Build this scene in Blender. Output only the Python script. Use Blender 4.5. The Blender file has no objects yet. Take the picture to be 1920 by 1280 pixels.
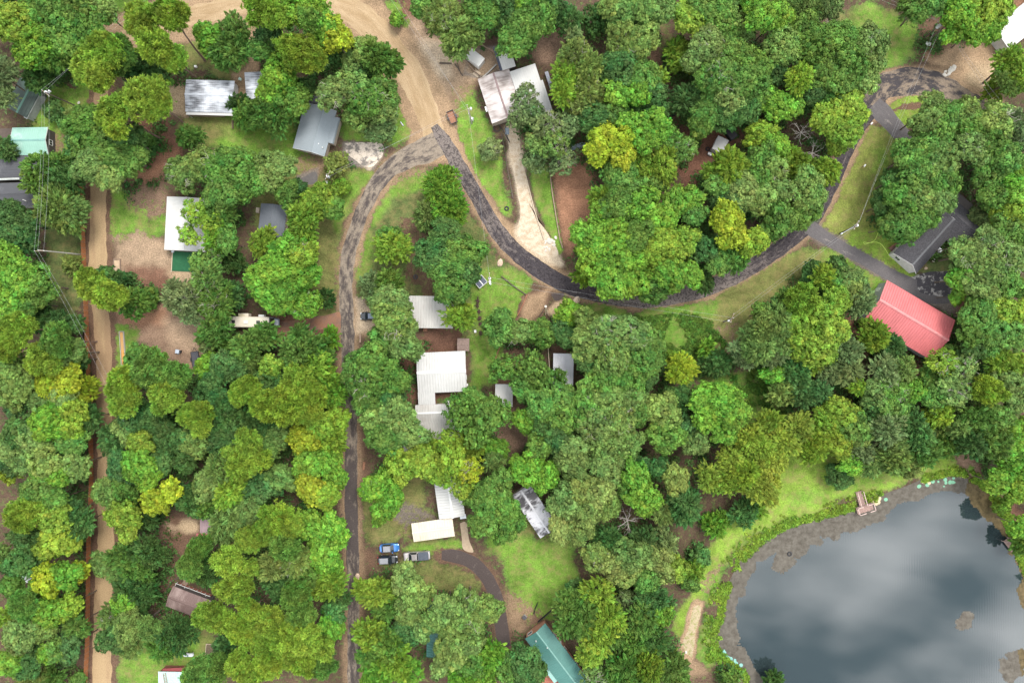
import bpy, math, random
import numpy as np
from mathutils import Vector, Matrix
sc = bpy.context.scene
col = sc.collection
# ------------------------------------------------------------------ camera, sky, sun, exposure
H, F = 150.0, 1200.0            # drone height in metres; focal length in photo pixels (1920 wide)
cam_d = bpy.data.cameras.new('camera'); cam = bpy.data.objects.new('camera', cam_d); col.objects.link(cam)
cam.location = (0, 0, H); cam.rotation_euler = (0, 0, 0)
cam_d.lens = 22.5; cam_d.sensor_width = 36; cam_d.clip_end = 4000; cam_d.clip_start = 1
sc.camera = cam
SUN_EL, SUN_AZ = math.radians(62), math.radians(40)      # azimuth clockwise from the top of the photo
world = bpy.data.worlds.new('World'); sc.world = world; world.use_nodes = True
wn, wl = world.node_tree.nodes, world.node_tree.links
wn.clear()
w_out = wn.new('ShaderNodeOutputWorld'); w_bg = wn.new('ShaderNodeBackground'); w_bg.inputs[1].default_value = 0.112
sky = wn.new('ShaderNodeTexSky'); sky.sky_type = 'NISHITA'; sky.sun_disc = False
sky.sun_elevation = SUN_EL; sky.sun_rotation = SUN_AZ
tc = wn.new('ShaderNodeTexCoord'); sep = wn.new('ShaderNodeSeparateXYZ'); wl.new(tc.outputs['Generated'], sep.inputs[0])
zm = wn.new('ShaderNodeMath'); zm.operation = 'MAXIMUM'; zm.inputs[1].default_value = 0.06; wl.new(sep.outputs[2], zm.inputs[0])
dx = wn.new('ShaderNodeMath'); dx.operation = 'DIVIDE'; wl.new(sep.outputs[0], dx.inputs[0]); wl.new(zm.outputs[0], dx.inputs[1])
dy = wn.new('ShaderNodeMath'); dy.operation = 'DIVIDE'; wl.new(sep.outputs[1], dy.inputs[0]); wl.new(zm.outputs[0], dy.inputs[1])
cmb = wn.new('ShaderNodeCombineXYZ'); wl.new(dx.outputs[0], cmb.inputs[0]); wl.new(dy.outputs[0], cmb.inputs[1])
mp = wn.new('ShaderNodeMapping'); mp.inputs['Rotation'].default_value = (0, 0, math.radians(118)); mp.inputs['Scale'].default_value = (1.0, 1.5, 1)
mp.inputs['Location'].default_value = (9.4, 2.2, 0)
wl.new(cmb.outputs[0], mp.inputs[0])
cn = wn.new('ShaderNodeTexNoise'); cn.inputs['Scale'].default_value = 3.8; cn.inputs['Detail'].default_value = 6; cn.inputs['Roughness'].default_value = 0.5
wl.new(mp.outputs[0], cn.inputs['Vector'])
cr = wn.new('ShaderNodeValToRGB'); cr.color_ramp.elements[0].position = 0.40; cr.color_ramp.elements[1].position = 0.64
cr.color_ramp.elements[0].color = (2.3, 2.9, 3.3, 1); cr.color_ramp.elements[1].color = (20, 20, 20, 1)
wl.new(cn.outputs[0], cr.inputs[0])
wmx = wn.new('ShaderNodeMixRGB'); wmx.inputs[0].default_value = 0.82
wl.new(sky.outputs[0], wmx.inputs[1]); wl.new(cr.outputs[0], wmx.inputs[2])
wl.new(wmx.outputs[0], w_bg.inputs[0]); wl.new(w_bg.outputs[0], w_out.inputs[0])
sun_d = bpy.data.lights.new('sun', 'SUN'); sun_d.energy = 1.9; sun_d.angle = math.radians(24); sun_d.color = (1.0, 0.96, 0.9)
sun = bpy.data.objects.new('sun', sun_d); col.objects.link(sun); sun.location = (0, 0, 300)
sdir = Vector((math.sin(SUN_AZ) * math.cos(SUN_EL), math.cos(SUN_AZ) * math.cos(SUN_EL), math.sin(SUN_EL)))
sun.rotation_euler = sdir.to_track_quat('Z', 'Y').to_euler()
sc.view_settings.view_transform = 'Standard'; sc.view_settings.look = 'None'
sc.view_settings.exposure = 1.15; sc.view_settings.gamma = 1.0; sc.view_settings.use_curve_mapping = False

# ------------------------------------------------------------------ helpers
rng = np.random.default_rng(7)
R = random.Random(11)
K3 = 1429 / 480.0                # a surveyed tile is 480 photo pixels drawn 1429 wide
def P(px, py, z=0.0):            # point seen at photo pixel px, py that stands z metres above the ground
    return ((px - 960) / F * (H - z), (640 - py) / F * (H - z))
def mpp(z=0.0): return (H - z) / F
def tag(o, label=None, cat=None, group=None, kind=None):
    if label: o['label'] = label
    if cat: o['category'] = cat
    if group: o['group'] = group
    if kind: o['kind'] = kind
    return o
def empty(name, x, y, z=0.0):
    o = bpy.data.objects.new(name, None); col.objects.link(o); o.location = (x, y, z); o.empty_display_size = 0.5; return o
def link(name, me, parent=None, loc=None):
    o = bpy.data.objects.new(name, me); col.objects.link(o)
    if parent: o.parent = parent
    if loc is not None: o.location = loc
    return o

# ---- materials
def nt(m): return m.node_tree.nodes, m.node_tree.links
def M(name, c, rough=0.65, metal=0.0, var=0.18, scale=1.5, bump=0.0, bscale=30, spec=0.4, stain=None, coat=0.0, c2=None):
    """plain procedural material: colour mottled by noise, optional dark streaks that follow the roof UV"""
    m = bpy.data.materials.new(name); m.use_nodes = True; n, l = nt(m); b = n['Principled BSDF']
    b.inputs['Roughness'].default_value = rough; b.inputs['Metallic'].default_value = metal; b.inputs['Specular IOR Level'].default_value = spec
    if coat: b.inputs['Coat Weight'].default_value = coat; b.inputs['Coat Roughness'].default_value = 0.08
    t = n.new('ShaderNodeTexCoord'); nz = n.new('ShaderNodeTexNoise'); nz.inputs['Scale'].default_value = scale; nz.inputs['Detail'].default_value = 6; nz.inputs['Roughness'].default_value = 0.65
    l.new(t.outputs['Object'], nz.inputs['Vector'])
    r = n.new('ShaderNodeMapRange'); r.inputs[1].default_value = 0.3; r.inputs[2].default_value = 0.7; l.new(nz.outputs[0], r.inputs[0])
    mx = n.new('ShaderNodeMixRGB'); l.new(r.outputs[0], mx.inputs[0])
    c2 = c2 or tuple(min(1, v * (1 + var)) for v in c)
    mx.inputs[1].default_value = (*[v * (1 - var) for v in c], 1); mx.inputs[2].default_value = (*c2, 1)
    out = mx.outputs[0]
    if stain:
        sc_col, lo, hi, su, sv = stain[:5]
        mpn = n.new('ShaderNodeMapping'); mpn.inputs['Scale'].default_value = (su, sv, 1); l.new(t.outputs['UV'], mpn.inputs[0])
        s = n.new('ShaderNodeTexNoise'); s.inputs['Scale'].default_value = 1.0; s.inputs['Detail'].default_value = 7; s.inputs['Roughness'].default_value = 0.7
        l.new(mpn.outputs[0], s.inputs['Vector'])
        s2 = n.new('ShaderNodeTexNoise'); s2.inputs['Scale'].default_value = 0.28; s2.inputs['Detail'].default_value = 2; l.new(t.outputs['UV'], s2.inputs['Vector'])
        ad = n.new('ShaderNodeMath'); ad.operation = 'MULTIPLY_ADD'; ad.inputs[1].default_value = 0.7; l.new(s2.outputs[0], ad.inputs[0])
        sm = n.new('ShaderNodeMath'); sm.operation = 'MULTIPLY'; sm.inputs[1].default_value = 0.6; l.new(s.outputs[0], sm.inputs[0]); l.new(sm.outputs[0], ad.inputs[2])
        rr = n.new('ShaderNodeMapRange'); rr.inputs[1].default_value = lo; rr.inputs[2].default_value = hi; l.new(ad.outputs[0], rr.inputs[0])
        fs = n.new('ShaderNodeTexNoise'); fs.inputs['Scale'].default_value = 2.6; fs.inputs['Detail'].default_value = 5; fs.inputs['Roughness'].default_value = .7; l.new(t.outputs['UV'], fs.inputs['Vector'])
        fr_ = n.new('ShaderNodeMapRange'); fr_.inputs[1].default_value = .62; fr_.inputs[2].default_value = .74; fr_.inputs[4].default_value = .55; l.new(fs.outputs[0], fr_.inputs[0])
        mxx = n.new('ShaderNodeMath'); mxx.operation = 'MAXIMUM'; l.new(rr.outputs[0], mxx.inputs[0]); l.new(fr_.outputs[0], mxx.inputs[1]); rr = mxx
        m2 = n.new('ShaderNodeMixRGB'); l.new(rr.outputs[0], m2.inputs[0]); l.new(out, m2.inputs[1]); m2.inputs[2].default_value = (*sc_col, 1); out = m2.outputs[0]
    l.new(out, b.inputs['Base Color'])
    if bump:
        bz = n.new('ShaderNodeTexNoise'); bz.inputs['Scale'].default_value = bscale; bz.inputs['Detail'].default_value = 4; l.new(t.outputs['Object'], bz.inputs['Vector'])
        bp = n.new('ShaderNodeBump'); bp.inputs['Strength'].default_value = bump; bp.inputs['Distance'].default_value = 0.1; l.new(bz.outputs[0], bp.inputs['Height']); l.new(bp.outputs[0], b.inputs['Normal'])
    return m

# ---- mesh builder with a plan-view transform
class MB:
    def __init__(s, ang=0.0, ox=0.0, oy=0.0):
        s.v = []; s.f = []; s.uv = []; s.c = math.cos(ang); s.s = math.sin(ang); s.ox = ox; s.oy = oy; s.ang = ang
    def V(s, x, y, z):
        s.v.append((s.ox + x * s.c - y * s.s, s.oy + x * s.s + y * s.c, z)); return len(s.v) - 1
    def face(s, pts, uv=None):
        ids = [s.V(*p) for p in pts]; s.f.append(ids); s.uv.append(uv or [(p[0], p[1]) for p in pts]); return s
    def box(s, x0, y0, z0, x1, y1, z1):
        a = [(x0, y0, z0), (x1, y0, z0), (x1, y1, z0), (x0, y1, z0)]; b = [(p[0], p[1], z1) for p in a]
        return s.hull(a, b)
    def hull(s, a, b):            # side faces and caps between two rings
        n = len(a); ia = [s.V(*p) for p in a]; ib = [s.V(*p) for p in b]
        s.f.append(ia[::-1]); s.uv.append([(p[0], p[1]) for p in a[::-1]]); s.f.append(ib); s.uv.append([(p[0], p[1]) for p in b])
        for i in range(n):
            j = (i + 1) % n; s.f.append([ia[i], ia[j], ib[j], ib[i]]); s.uv.append([(0, 0), (1, 0), (1, 1), (0, 1)])
        return s
    def loft(s, rings):
        n = len(rings[0]); ids = [[s.V(*p) for p in r] for r in rings]
        for a, b in zip(ids, ids[1:]):
            for i in range(n):
                j = (i + 1) % n; s.f.append([a[i], a[j], b[j], b[i]]); s.uv.append([(0, 0)] * 4)
        s.f.append(ids[0][::-1]); s.uv.append([(0, 0)] * n); s.f.append(ids[-1]); s.uv.append([(0, 0)] * n)
        return s
    def tube(s, pts, rad, n=6):
        pts = [Vector(p) for p in pts]; rads = rad if isinstance(rad, (list, tuple)) else [rad] * len(pts); rings = []
        for i, p in enumerate(pts):
            d = (pts[min(i + 1, len(pts) - 1)] - pts[max(i - 1, 0)]).normalized()
            u = d.cross(Vector((0, 0, 1))); u = u.normalized() if u.length > 1e-3 else Vector((1, 0, 0)); w = u.cross(d)
            rings.append([tuple(p + (u * math.cos(6.2832 * k / n) + w * math.sin(6.2832 * k / n)) * rads[i]) for k in range(n)])
        return s.loft(rings)
    def disc(s, cx, cy, z0, z1, r, n=12, r2=None):
        r2 = r if r2 is None else r2
        return s.hull([(cx + r * math.cos(6.2832 * k / n), cy + r * math.sin(6.2832 * k / n), z0) for k in range(n)],
                      [(cx + r2 * math.cos(6.2832 * k / n), cy + r2 * math.sin(6.2832 * k / n), z1) for k in range(n)])
    def mesh(s, name, mat, origin=(0, 0, 0), smooth=False):
        me = bpy.data.meshes.new(name); ox, oy, oz = origin
        me.from_pydata([(a - ox, b - oy, c - oz) for a, b, c in s.v], [], s.f)
        ul = me.uv_layers.new(name='UVMap'); flat = [q for f in s.uv for q in f]
        ul.data.foreach_set('uv', np.array(flat, dtype=np.float32).ravel())
        if smooth: me.polygons.foreach_set('use_smooth', [True] * len(me.polygons))
        if mat: me.materials.append(mat)
        me.update(); return me
    def build(s, name, mat, parent=None, smooth=False):
        """vertices are world coordinates; the object's origin goes to the parent's base"""
        org = tuple(parent.matrix_basis.translation) if parent and parent.type == 'EMPTY' else (0, 0, 0)
        if parent and parent.parent: org = tuple(parent.parent.location)
        elif parent and parent.type != 'EMPTY': org = tuple(parent.location)
        o = link(name, s.mesh(name, mat, org, smooth), parent); return o
    def solo(s, name, mat, smooth=False):   # a top-level one-mesh thing, origin at its base centre
        a = np.array(s.v); org = (float(a[:, 0].mean()), float(a[:, 1].mean()), float(a[:, 2].min()))
        return link(name, s.mesh(name, mat, org, smooth), None, org)

# ---- value noise on arbitrary points
def vnoise(x, y, cell, seed):
    r = np.random.default_rng(seed).random((512, 512)); u = np.asarray(x) / cell + 4000.3; v = np.asarray(y) / cell + 4000.7
    i = np.floor(u).astype(int); j = np.floor(v).astype(int); a = u - i; b = v - j; a = a * a * (3 - 2 * a); b = b * b * (3 - 2 * b)
    g = lambda p, q: r[p % 512, q % 512]
    return g(i, j) * (1 - a) * (1 - b) + g(i + 1, j) * a * (1 - b) + g(i, j + 1) * (1 - a) * b + g(i + 1, j + 1) * a * b
def fnoise(x, y, cell, seed, octv=4):
    t = 0; w = 0; a = 1.0
    for k in range(octv): t = t + a * vnoise(x, y, cell / 2 ** k, seed + k); w += a; a *= 0.55
    return t / w
def sdf(x, y, poly):              # signed distance to a polygon, inside positive
    d = np.full(x.shape, 1e9); ins = np.zeros(x.shape, bool); n = len(poly)
    for i in range(n):
        ax, ay = poly[i]; bx, by = poly[(i + 1) % n]; ex, ey = bx - ax, by - ay
        t = np.clip(((x - ax) * ex + (y - ay) * ey) / (ex * ex + ey * ey + 1e-9), 0, 1)
        d = np.minimum(d, (x - ax - t * ex) ** 2 + (y - ay - t * ey) ** 2)
        c = ((ay > y) != (by > y)) & (x < (bx - ax) * (y - ay) / ((by - ay) if by != ay else 1e-9) + ax); ins ^= c
    d = np.sqrt(d); return np.where(ins, d, -d)
def dseg(x, y, pts):              # distance to a polyline
    d = np.full(x.shape, 1e9)
    for (ax, ay), (bx, by) in zip(pts, pts[1:]):
        ex, ey = bx - ax, by - ay; t = np.clip(((x - ax) * ex + (y - ay) * ey) / (ex * ex + ey * ey + 1e-9), 0, 1)
        d = np.minimum(d, (x - ax - t * ex) ** 2 + (y - ay - t * ey) ** 2)
    return np.sqrt(d)
def catmull(pts, step):
    out = []; n = len(pts); pts = [np.array(p, float) for p in pts]
    for i in range(n - 1):
        p0, p1, p2, p3 = pts[max(i - 1, 0)], pts[i], pts[i + 1], pts[min(i + 2, n - 1)]
        k = max(2, int(np.linalg.norm(p2[:2] - p1[:2]) / step))
        for q in range(k):
            t = q / k; out.append(0.5 * ((2 * p1) + (-p0 + p2) * t + (2 * p0 - 5 * p1 + 4 * p2 - p3) * t * t + (-p0 + 3 * p1 - 3 * p2 + p3) * t ** 3))
    out.append(pts[-1]); return np.array(out)
def set_attr(me, name, typ, data, dom='POINT'):
    a = me.attributes.new(name, typ, dom)
    a.data.foreach_set({'FLOAT': 'value', 'FLOAT_COLOR': 'color', 'FLOAT_VECTOR': 'vector'}[typ], np.asarray(data, dtype=np.float32).ravel())
# ------------------------------------------------------------------ ground
SOIL = dict(floor=(.080, .051, .035), red=(.24, .125, .075), tan=(.28, .190, .115), sand=(.36, .265, .165), pale=(.42, .34, .245),
            brown=(.135, .080, .052), redb=(.140, .068, .045), grey=(.17, .15, .13), chip=(.31, .22, .145), pink=(.20, .13, .088), dark=(.05, .04, .03))
GRS = dict(viv=(.110, .200, .027), lime=(.148, .230, .031), oli=(.130, .132, .042), dull=(.085, .105, .034), lush=(.085, .165, .022), yel=(.155, .180, .040), under=(.052, .090, .024))
PAINT = [  # ('G'rass or 'S'oil, colour, strength, softness in m, polygon in photo pixels)
 ('G', 'oli', .75, 3, [(340,60),(470,30),(480,130),(440,155),(400,140),(335,125)]), ('G', 'viv', .9, 3, [(360,55),(470,35),(470,75),(400,90),(350,85)]),
 ('G', 'viv', .9, 3, [(200,0),(270,0),(245,60),(200,75)]),
 ('G', 'viv', .95, 3, [(400,225),(450,212),(560,200),(558,285),(600,300),(560,330),(520,340),(430,285),(390,270)]), ('G', 'oli', .8, 4, [(330,225),(400,215),(420,250),(380,270),(330,260)]),
 ('G', 'viv', .95, 2, [(655,60),(720,100),(762,160),(778,222),(772,252),(735,272),(640,268),(632,235),(690,190)]),
 ('G', 'oli', .85, 3, [(480,330),(560,300),(650,315),(705,318),(722,292),(692,332),(655,400),(634,480),(626,590),(560,600),(540,470),(480,420)]),
 ('G', 'viv', .9, 2, [(640,330),(690,325),(655,390),(635,440),(615,430)]), ('S', 'tan', .5, 3, [(545,300),(610,285),(650,300),(620,335),(560,335)]),
 ('G', 'dull', .8, 3, [(745,335),(800,318),(835,330),(870,390),(905,440),(950,490),(1000,520),(990,560),(950,640),(920,720),(880,720),(880,640),(850,620),(760,550),(690,565),(666,520),(675,440),(700,380)]),
 ('G', 'viv', .95, 2, [(745,338),(790,320),(800,345),(740,380),(705,430),(690,520),(668,520),(676,440),(700,385)]), ('S', 'brown', .6, 3, [(740,400),(800,390),(850,440),(870,520),(800,560),(760,500)]),
 ('G', 'viv', .8, 3, [(800,330),(840,330),(850,400),(800,400)]), ('S', 'tan', .6, 2, [(672,440),(690,400),(720,350),(760,325),(800,315),(800,322),(745,345),(712,380),(690,430),(676,500),(668,500)]),
 ('G', 'viv', .98, 2, [(885,500),(960,505),(1000,525),(985,565),(950,640),(925,720),(885,740),(878,650),(890,600)]), ('S', 'redb', .6, 3, [(820,610),(870,620),(855,660),(785,660),(780,640)]),
 ('G', 'viv', .98, 2, [(845,165),(888,150),(915,228),(940,300),(962,392),(955,408),(925,395),(893,350),(868,290),(848,240)]), ('S', 'tan', .6, 3, [(838,150),(890,140),(900,180),(860,215),(850,260),(838,240)]),
 ('S', 'tan', .9, 2, [(832,238),(850,240),(875,300),(905,355),(940,400),(990,450),(1040,490),(1055,520),(1020,510),(960,460),(900,380),(860,300)]),
 ('S', 'chip', .8, 4, [(770,30),(830,60),(905,90),(895,145),(850,170),(838,230),(800,160),(765,100)]), ('S', 'pale', .6, 3, [(800,75),(850,95),(850,140),(815,160),(790,115)]),
 ('S', 'pale', .95, 1.5, [(945,235),(968,232),(988,330),(1010,420),(1045,470),(1060,500),(1010,495),(965,455),(972,400),(958,330)]),
 ('G', 'viv', .98, 1, [(988,300),(1028,306),(1040,380),(1058,470),(1048,478),(1020,420),(1000,370)]),
 ('S', 'red', .97, 2, [(1030,300),(1085,290),(1115,330),(1120,400),(1092,450),(1072,500),(1060,480),(1046,400)]), ('S', 'brown', .9, 3, [(985,215),(1040,230),(1110,280),(1100,300),(1030,300),(985,270)]),
 ('G', 'lush', .95, 3, [(1050,535),(1100,560),(1180,577),(1290,567),(1380,525),(1470,478),(1540,470),(1565,490),(1480,545),(1420,600),(1390,640),(1340,700),(1260,670),(1190,600),(1100,585)]),
 ('G', 'oli', .9, 4, [(1360,545),(1470,480),(1545,472),(1565,492),(1480,545),(1430,590),(1390,650),(1340,640),(1330,590)]), ('S', 'brown', .6, 4, [(1420,580),(1480,530),(1560,490),(1580,500),(1500,560),(1430,620)]), ('S', 'tan', .5, 3, [(1330,620),(1370,600),(1390,650),(1370,690)]),
 ('G', 'lush', .8, 5, [(1240,640),(1340,690),(1460,700),(1480,860),(1400,860),(1350,760)]),
 ('G', 'yel', .97, 2.5, [(1620,232),(1665,240),(1692,285),(1690,330),(1660,400),(1640,440),(1600,478),(1540,425),(1570,340)]), ('G', 'viv', .7, 6, [(1640,270),(1690,300),(1670,360),(1620,360)]),
 ('S', 'brown', .6, 4, [(1690,300),(1680,350),(1640,420),(1620,400),(1660,330)]),
 ('G', 'lime', .97, 2, [(1585,440),(1640,430),(1680,440),(1690,480),(1715,520),(1690,525),(1640,490),(1590,470)]), ('G', 'viv', .95, 2, [(1545,470),(1600,490),(1655,520),(1645,570),(1605,560),(1545,505)]),
 ('G', 'viv', .9, 3, [(1590,20),(1640,10),(1725,55),(1720,110),(1640,145),(1605,110)]), ('G', 'oli', .8, 4, [(1555,15),(1600,15),(1610,90),(1570,60)]),
 ('G', 'lime', .97, 1, [(1655,195),(1690,182),(1735,180),(1740,235),(1700,240),(1668,220)]), ('S', 'brown', .9, .6, [(1665,207),(1690,196),(1735,194),(1735,201),(1695,204),(1670,213)]),
 ('S', 'tan', .97, 2, [(1740,60),(1800,75),(1860,80),(1885,120),(1865,170),(1845,200),(1800,165),(1770,140),(1735,110)]), ('S', 'sand', .9, 4, [(1790,110),(1850,110),(1865,160),(1840,185),(1805,160)]), ('S', 'red', .8, 4, [(1850,185),(1900,180),(1900,210),(1870,215)]), ('S', 'red', .8, 3, [(1885,0),(1920,0),(1920,15),(1890,30)]),
 ('S', 'brown', .9, 3, [(1730,40),(1770,50),(1790,90),(1750,110),(1720,90)]),
 ('G', 'lime', .98, 2.5, [(1285,1200),(1325,1090),(1400,1010),(1480,970),(1600,930),(1700,895),(1790,880),(1780,845),(1640,860),(1560,850),(1440,840),(1400,950),(1330,1020),(1305,1090),(1270,1180)]),
 ('G', 'viv', .8, 2, [(1480,955),(1600,918),(1690,890),(1690,880),(1590,900),(1480,935)]), ('G', 'lush', .9, 2, [(1325,1110),(1385,1035),(1470,985),(1480,975),(1400,1010),(1340,1080),(1305,1200),(1320,1270),(1345,1250)]),
 ('S', 'tan', .97, 1.0, [(1300,1122),(1320,1128),(1308,1190),(1298,1240),(1276,1235),(1272,1215),(1288,1170)]), ('S', 'tan', .7, 2, [(1280,1240),(1330,1240),(1340,1270),(1280,1270)]), ('S', 'tan', .5, 1.5, [(1310,1095),(1330,1070),(1352,1050),(1358,1058),(1338,1085),(1322,1108)]),
 ('G', 'viv', .98, 4, [(885,1000),(1000,985),(1060,1010),(1105,1078),(1060,1130),(1010,1160),(965,1135),(935,1070)]), ('G', 'oli', .75, 4, [(960,960),(1040,990),(1060,1030),(960,1010)]), ('S', 'tan', .65, 4, [(952,1105),(975,1115),(992,1150),(965,1185),(948,1160)]),
 ('S', 'brown', .8, 3, [(1005,1160),(1040,1180),(1090,1240),(1080,1270),(1040,1210)]),
 ('G', 'oli', .85, 3, [(678,930),(790,885),(815,965),(775,1000),(850,1012),(862,1028),(800,1030),(700,1012),(678,990)]), ('S', 'grey', .6, 3, [(735,945),(800,935),(815,975),(760,985)]), ('S', 'tan', .5, 2, [(740,990),(775,995),(775,1015),(740,1010)]),
 ('G', 'viv', .95, 1.5, [(750,1022),(862,1010),(872,1026),(800,1040),(752,1034)]), ('G', 'oli', .7, 4, [(700,1050),(830,1050),(880,1060),(910,1090),(900,1130),(810,1120),(720,1070)]), ('S', 'red', .7, 3, [(805,1105),(850,1110),(845,1130),(805,1125)]), ('S', 'brown', .8, 2, [(680,1030),(706,1035),(706,1065),(690,1080)]),
 ('G', 'viv', .95, 3, [(212,1205),(300,1215),(365,1188),(425,1205),(400,1240),(300,1285),(212,1285)]), ('G', 'oli', .6, 3, [(380,1175),(420,1190),(420,1240),(380,1240)]),
 ('G', 'viv', .85, 3, [(203,350),(300,352),(330,420),(300,452),(205,455)]), ('S', 'pink', .7, 3, [(235,345),(310,340),(320,400),(280,410),(240,380)]),
 ('G', 'dull', .8, 3, [(95,360),(150,400),(155,560),(130,620),(95,560),(80,480)]), ('G', 'viv', .95, 2.5, [(95,150),(170,150),(180,200),(140,250),(140,330),(95,300),(55,235)]), ('S', 'tan', .6, 2, [(95,245),(130,245),(115,300),(95,285)]), ('S', 'brown', .95, .7, [(112,152),(150,146),(141,168)]),
 ('G', 'lime', .9, 3, [(170,175),(240,170),(230,215),(190,235),(160,215)]),
 ('S', 'sand', .95, 1.5, [(300,157),(352,158),(350,218),(300,216)]), ('S', 'tan', .8, 3, [(180,165),(200,160),(200,200),(175,190)]), ('S', 'redb', .85, 4, [(250,210),(330,215),(335,280),(300,340),(230,345),(215,320),(270,280)]), ('S', 'red', .8, 4, [(225,310),(330,290),(310,345),(230,350)]),
 ('S', 'tan', .9, 2, [(438,140),(480,120),(480,200),(440,215)]), ('S', 'floor', .8, 2, [(285,130),(345,120),(350,150),(300,157)]), ('S', 'tan', .8, 1.5, [(467,55),(482,50),(484,130),(466,130)]),
 ('S', 'chip', .85, 4, [(210,455),(310,440),(322,510),(260,520),(210,520)]), ('S', 'redb', .85, 3, [(235,500),(330,510),(330,545),(240,545)]), ('S', 'sand', .7, 2, [(318,508),(385,512),(385,540),(330,528)]),
 ('S', 'pink', .93, 3, [(210,580),(310,570),(380,600),(385,660),(370,690),(310,690),(280,650),(215,605)]), ('S', 'red', .8, 3, [(210,580),(310,580),(310,605),(225,610)]), ('G', 'viv', .8, 2, [(210,600),(260,620),(245,690),(212,690)]), ('S', 'chip', .7, 3, [(310,600),(380,605),(380,660),(320,650)]),
 ('S', 'brown', .9, 2, [(1232,40),(1262,50),(1278,150),(1290,240),(1262,240),(1240,130),(1215,110)]), ('G', 'oli', .5, 2, [(1232,40),(1262,50),(1270,100),(1240,110)]), ('S', 'redb', .9, 3, [(1260,150),(1290,240),(1330,260),(1400,225),(1400,260),(1340,300),(1310,360),(1270,355),(1265,320),(1280,270)]),
 ('S', 'redb', .9, 3, [(1590,595),(1625,600),(1690,650),(1750,680),(1700,700),(1600,650)]), ('S', 'redb', .9, 2, [(1795,600),(1770,560),(1815,555),(1820,620),(1790,680),(1760,675)]), ('S', 'grey', .8, 2, [(1735,563),(1790,562),(1785,590),(1770,585)]), ('G', 'dull', .8, 2, [(1715,512),(1770,470),(1792,500),(1770,510)]),
 ('S', 'pink', .9, 2, [(1790,845),(1815,850),(1870,930),(1910,965),(1900,990),(1865,960),(1830,905)]), ('G', 'viv', .9, 2, [(1820,880),(1850,920),(1890,990),(1910,1040),(1890,1020),(1840,930)]), ('S', 'redb', .8, 2, [(1885,930),(1925,960),(1925,985),(1890,965)]),
 ('S', 'redb', .9, 3, [(750,665),(782,662),(785,760),(745,750),(750,700)]), ('S', 'redb', .8, 2, [(815,738),(880,735),(885,750),(815,755)]), ('G', 'dull', .7, 2, [(820,742),(870,740),(870,755),(820,756)]),
 ('S', 'brown', .85, 3, [(265,955),(340,950),(375,1000),(345,1050),(320,1130),(360,1150),(300,1170),(285,1140),(300,1060),(310,1000)]), ('S', 'sand', .95, 1.5, [(340,972),(376,970),(376,1000),(350,1000),(318,990)]), ('S', 'chip', .8, 1.5, [(300,965),(335,985),(330,1000),(305,985)]),
 ('S', 'floor', .9, 2, [(120,1200),(160,1190),(158,1285),(100,1285)]), ('S', 'redb', .9, 2, [(515,590),(640,600),(636,625),(520,640)]), ('S', 'floor', .8, 2, [(600,620),(660,640),(660,720),(630,700)]),
 ('S', 'brown', .9, 2, [(975,555),(1035,535),(1010,590),(985,640),(970,720),(925,740),(940,680),(960,620)]), ('S', 'tan', .8, 2, [(985,560),(1030,540),(1005,590),(985,620),(975,600)]), ('S', 'sand', .95, 1, [(1030,585),(1040,570),(1085,558),(1086,566),(1050,590),(1035,592)]),
 ('S', 'brown', .7, 2, [(925,700),(965,690),(970,770),(930,770)]), ('S', 'brown', .8, 2, [(1028,640),(1075,640),(1085,720),(1075,745),(1060,700)]), ('S', 'pink', .6, 3, [(900,750),(1000,760),(1010,830),(940,850)]),
 ('S', 'tan', .7, 1.5, [(665,590),(705,580),(735,600),(720,630),(670,625)]), ('S', 'pale', .6, 1.5, [(662,565),(680,560),(700,610),(668,625)]), ('S', 'brown', .6, 2.5, [(668,700),(685,760),(690,830),(690,900),(672,920),(668,800)]),
 ('S', 'grey', .9, 1, [(638,262),(722,268),(720,295),(700,318),(660,310),(640,285)]), ('S', 'pale', .8, 1.0, [(680,285),(718,275),(718,298),(692,318),(672,302)]), ('S', 'grey', .85, 1, [(555,332),(596,316),(598,340),(560,345)]),
 ('S', 'floor', .9, 3, [(1000,30),(1090,40),(1080,100),(1040,140),(1000,100)]), ('S', 'pink', .7, 3, [(1000,70),(1060,60),(1060,120),(1010,120)]), ('S', 'floor', .9, 2, [(910,95),(935,85),(930,60),(900,60)]),
 ('S', 'grey', .97, .6, [(868,140),(885,95),(930,85),(945,130),(905,147)]), ('S', 'tan', .7, .8, [(872,135),(888,98),(928,90),(938,128),(905,142)]),
 ('S', 'grey', .9, 1.0, [(1545,45),(1553,26),(1568,40),(1572,52)]), ('S', 'grey', .95, .6, [(327,-5),(367,-5),(362,4),(340,12)]),
 ('G', 'viv', .9, 2, [(715,0),(765,0),(765,50),(735,50)]), ('S', 'redb', .7, 3, [(740,-5),(800,-5),(790,30),(750,30)]),
]
POND = [(1349,1226),(1351,1172),(1362,1115),(1386,1064),(1422,1022),(1476,988),(1540,970),(1600,953),(1650,934),(1700,917),(1745,897),(1790,888),(1817,894),(1850,917),(1872,952),(1893,994),(1907,1034),(1925,1075),(1945,1130),(1960,1200),(1975,1300),(1965,1400),(1880,1460),(1720,1480),(1560,1440),(1450,1350),(1395,1262)]
pond_w = [P(*p) for p in POND]
ROADS = {}
def polyw(pts): return [P(*p) for p in pts]
xs = np.concatenate([[-1500, -900, -600, -400, -300, -230, -190, -165], np.arange(-150, 150.1, 0.5), [165, 190, 230, 300, 400, 600, 900, 1500]])
ys = np.concatenate([[-1500, -900, -600, -400, -300, -230, -180, -135], np.arange(-115, 115.1, 0.5), [135, 180, 230, 300, 400, 600, 900, 1500]])
GX, GY = np.meshgrid(xs, ys)
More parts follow.
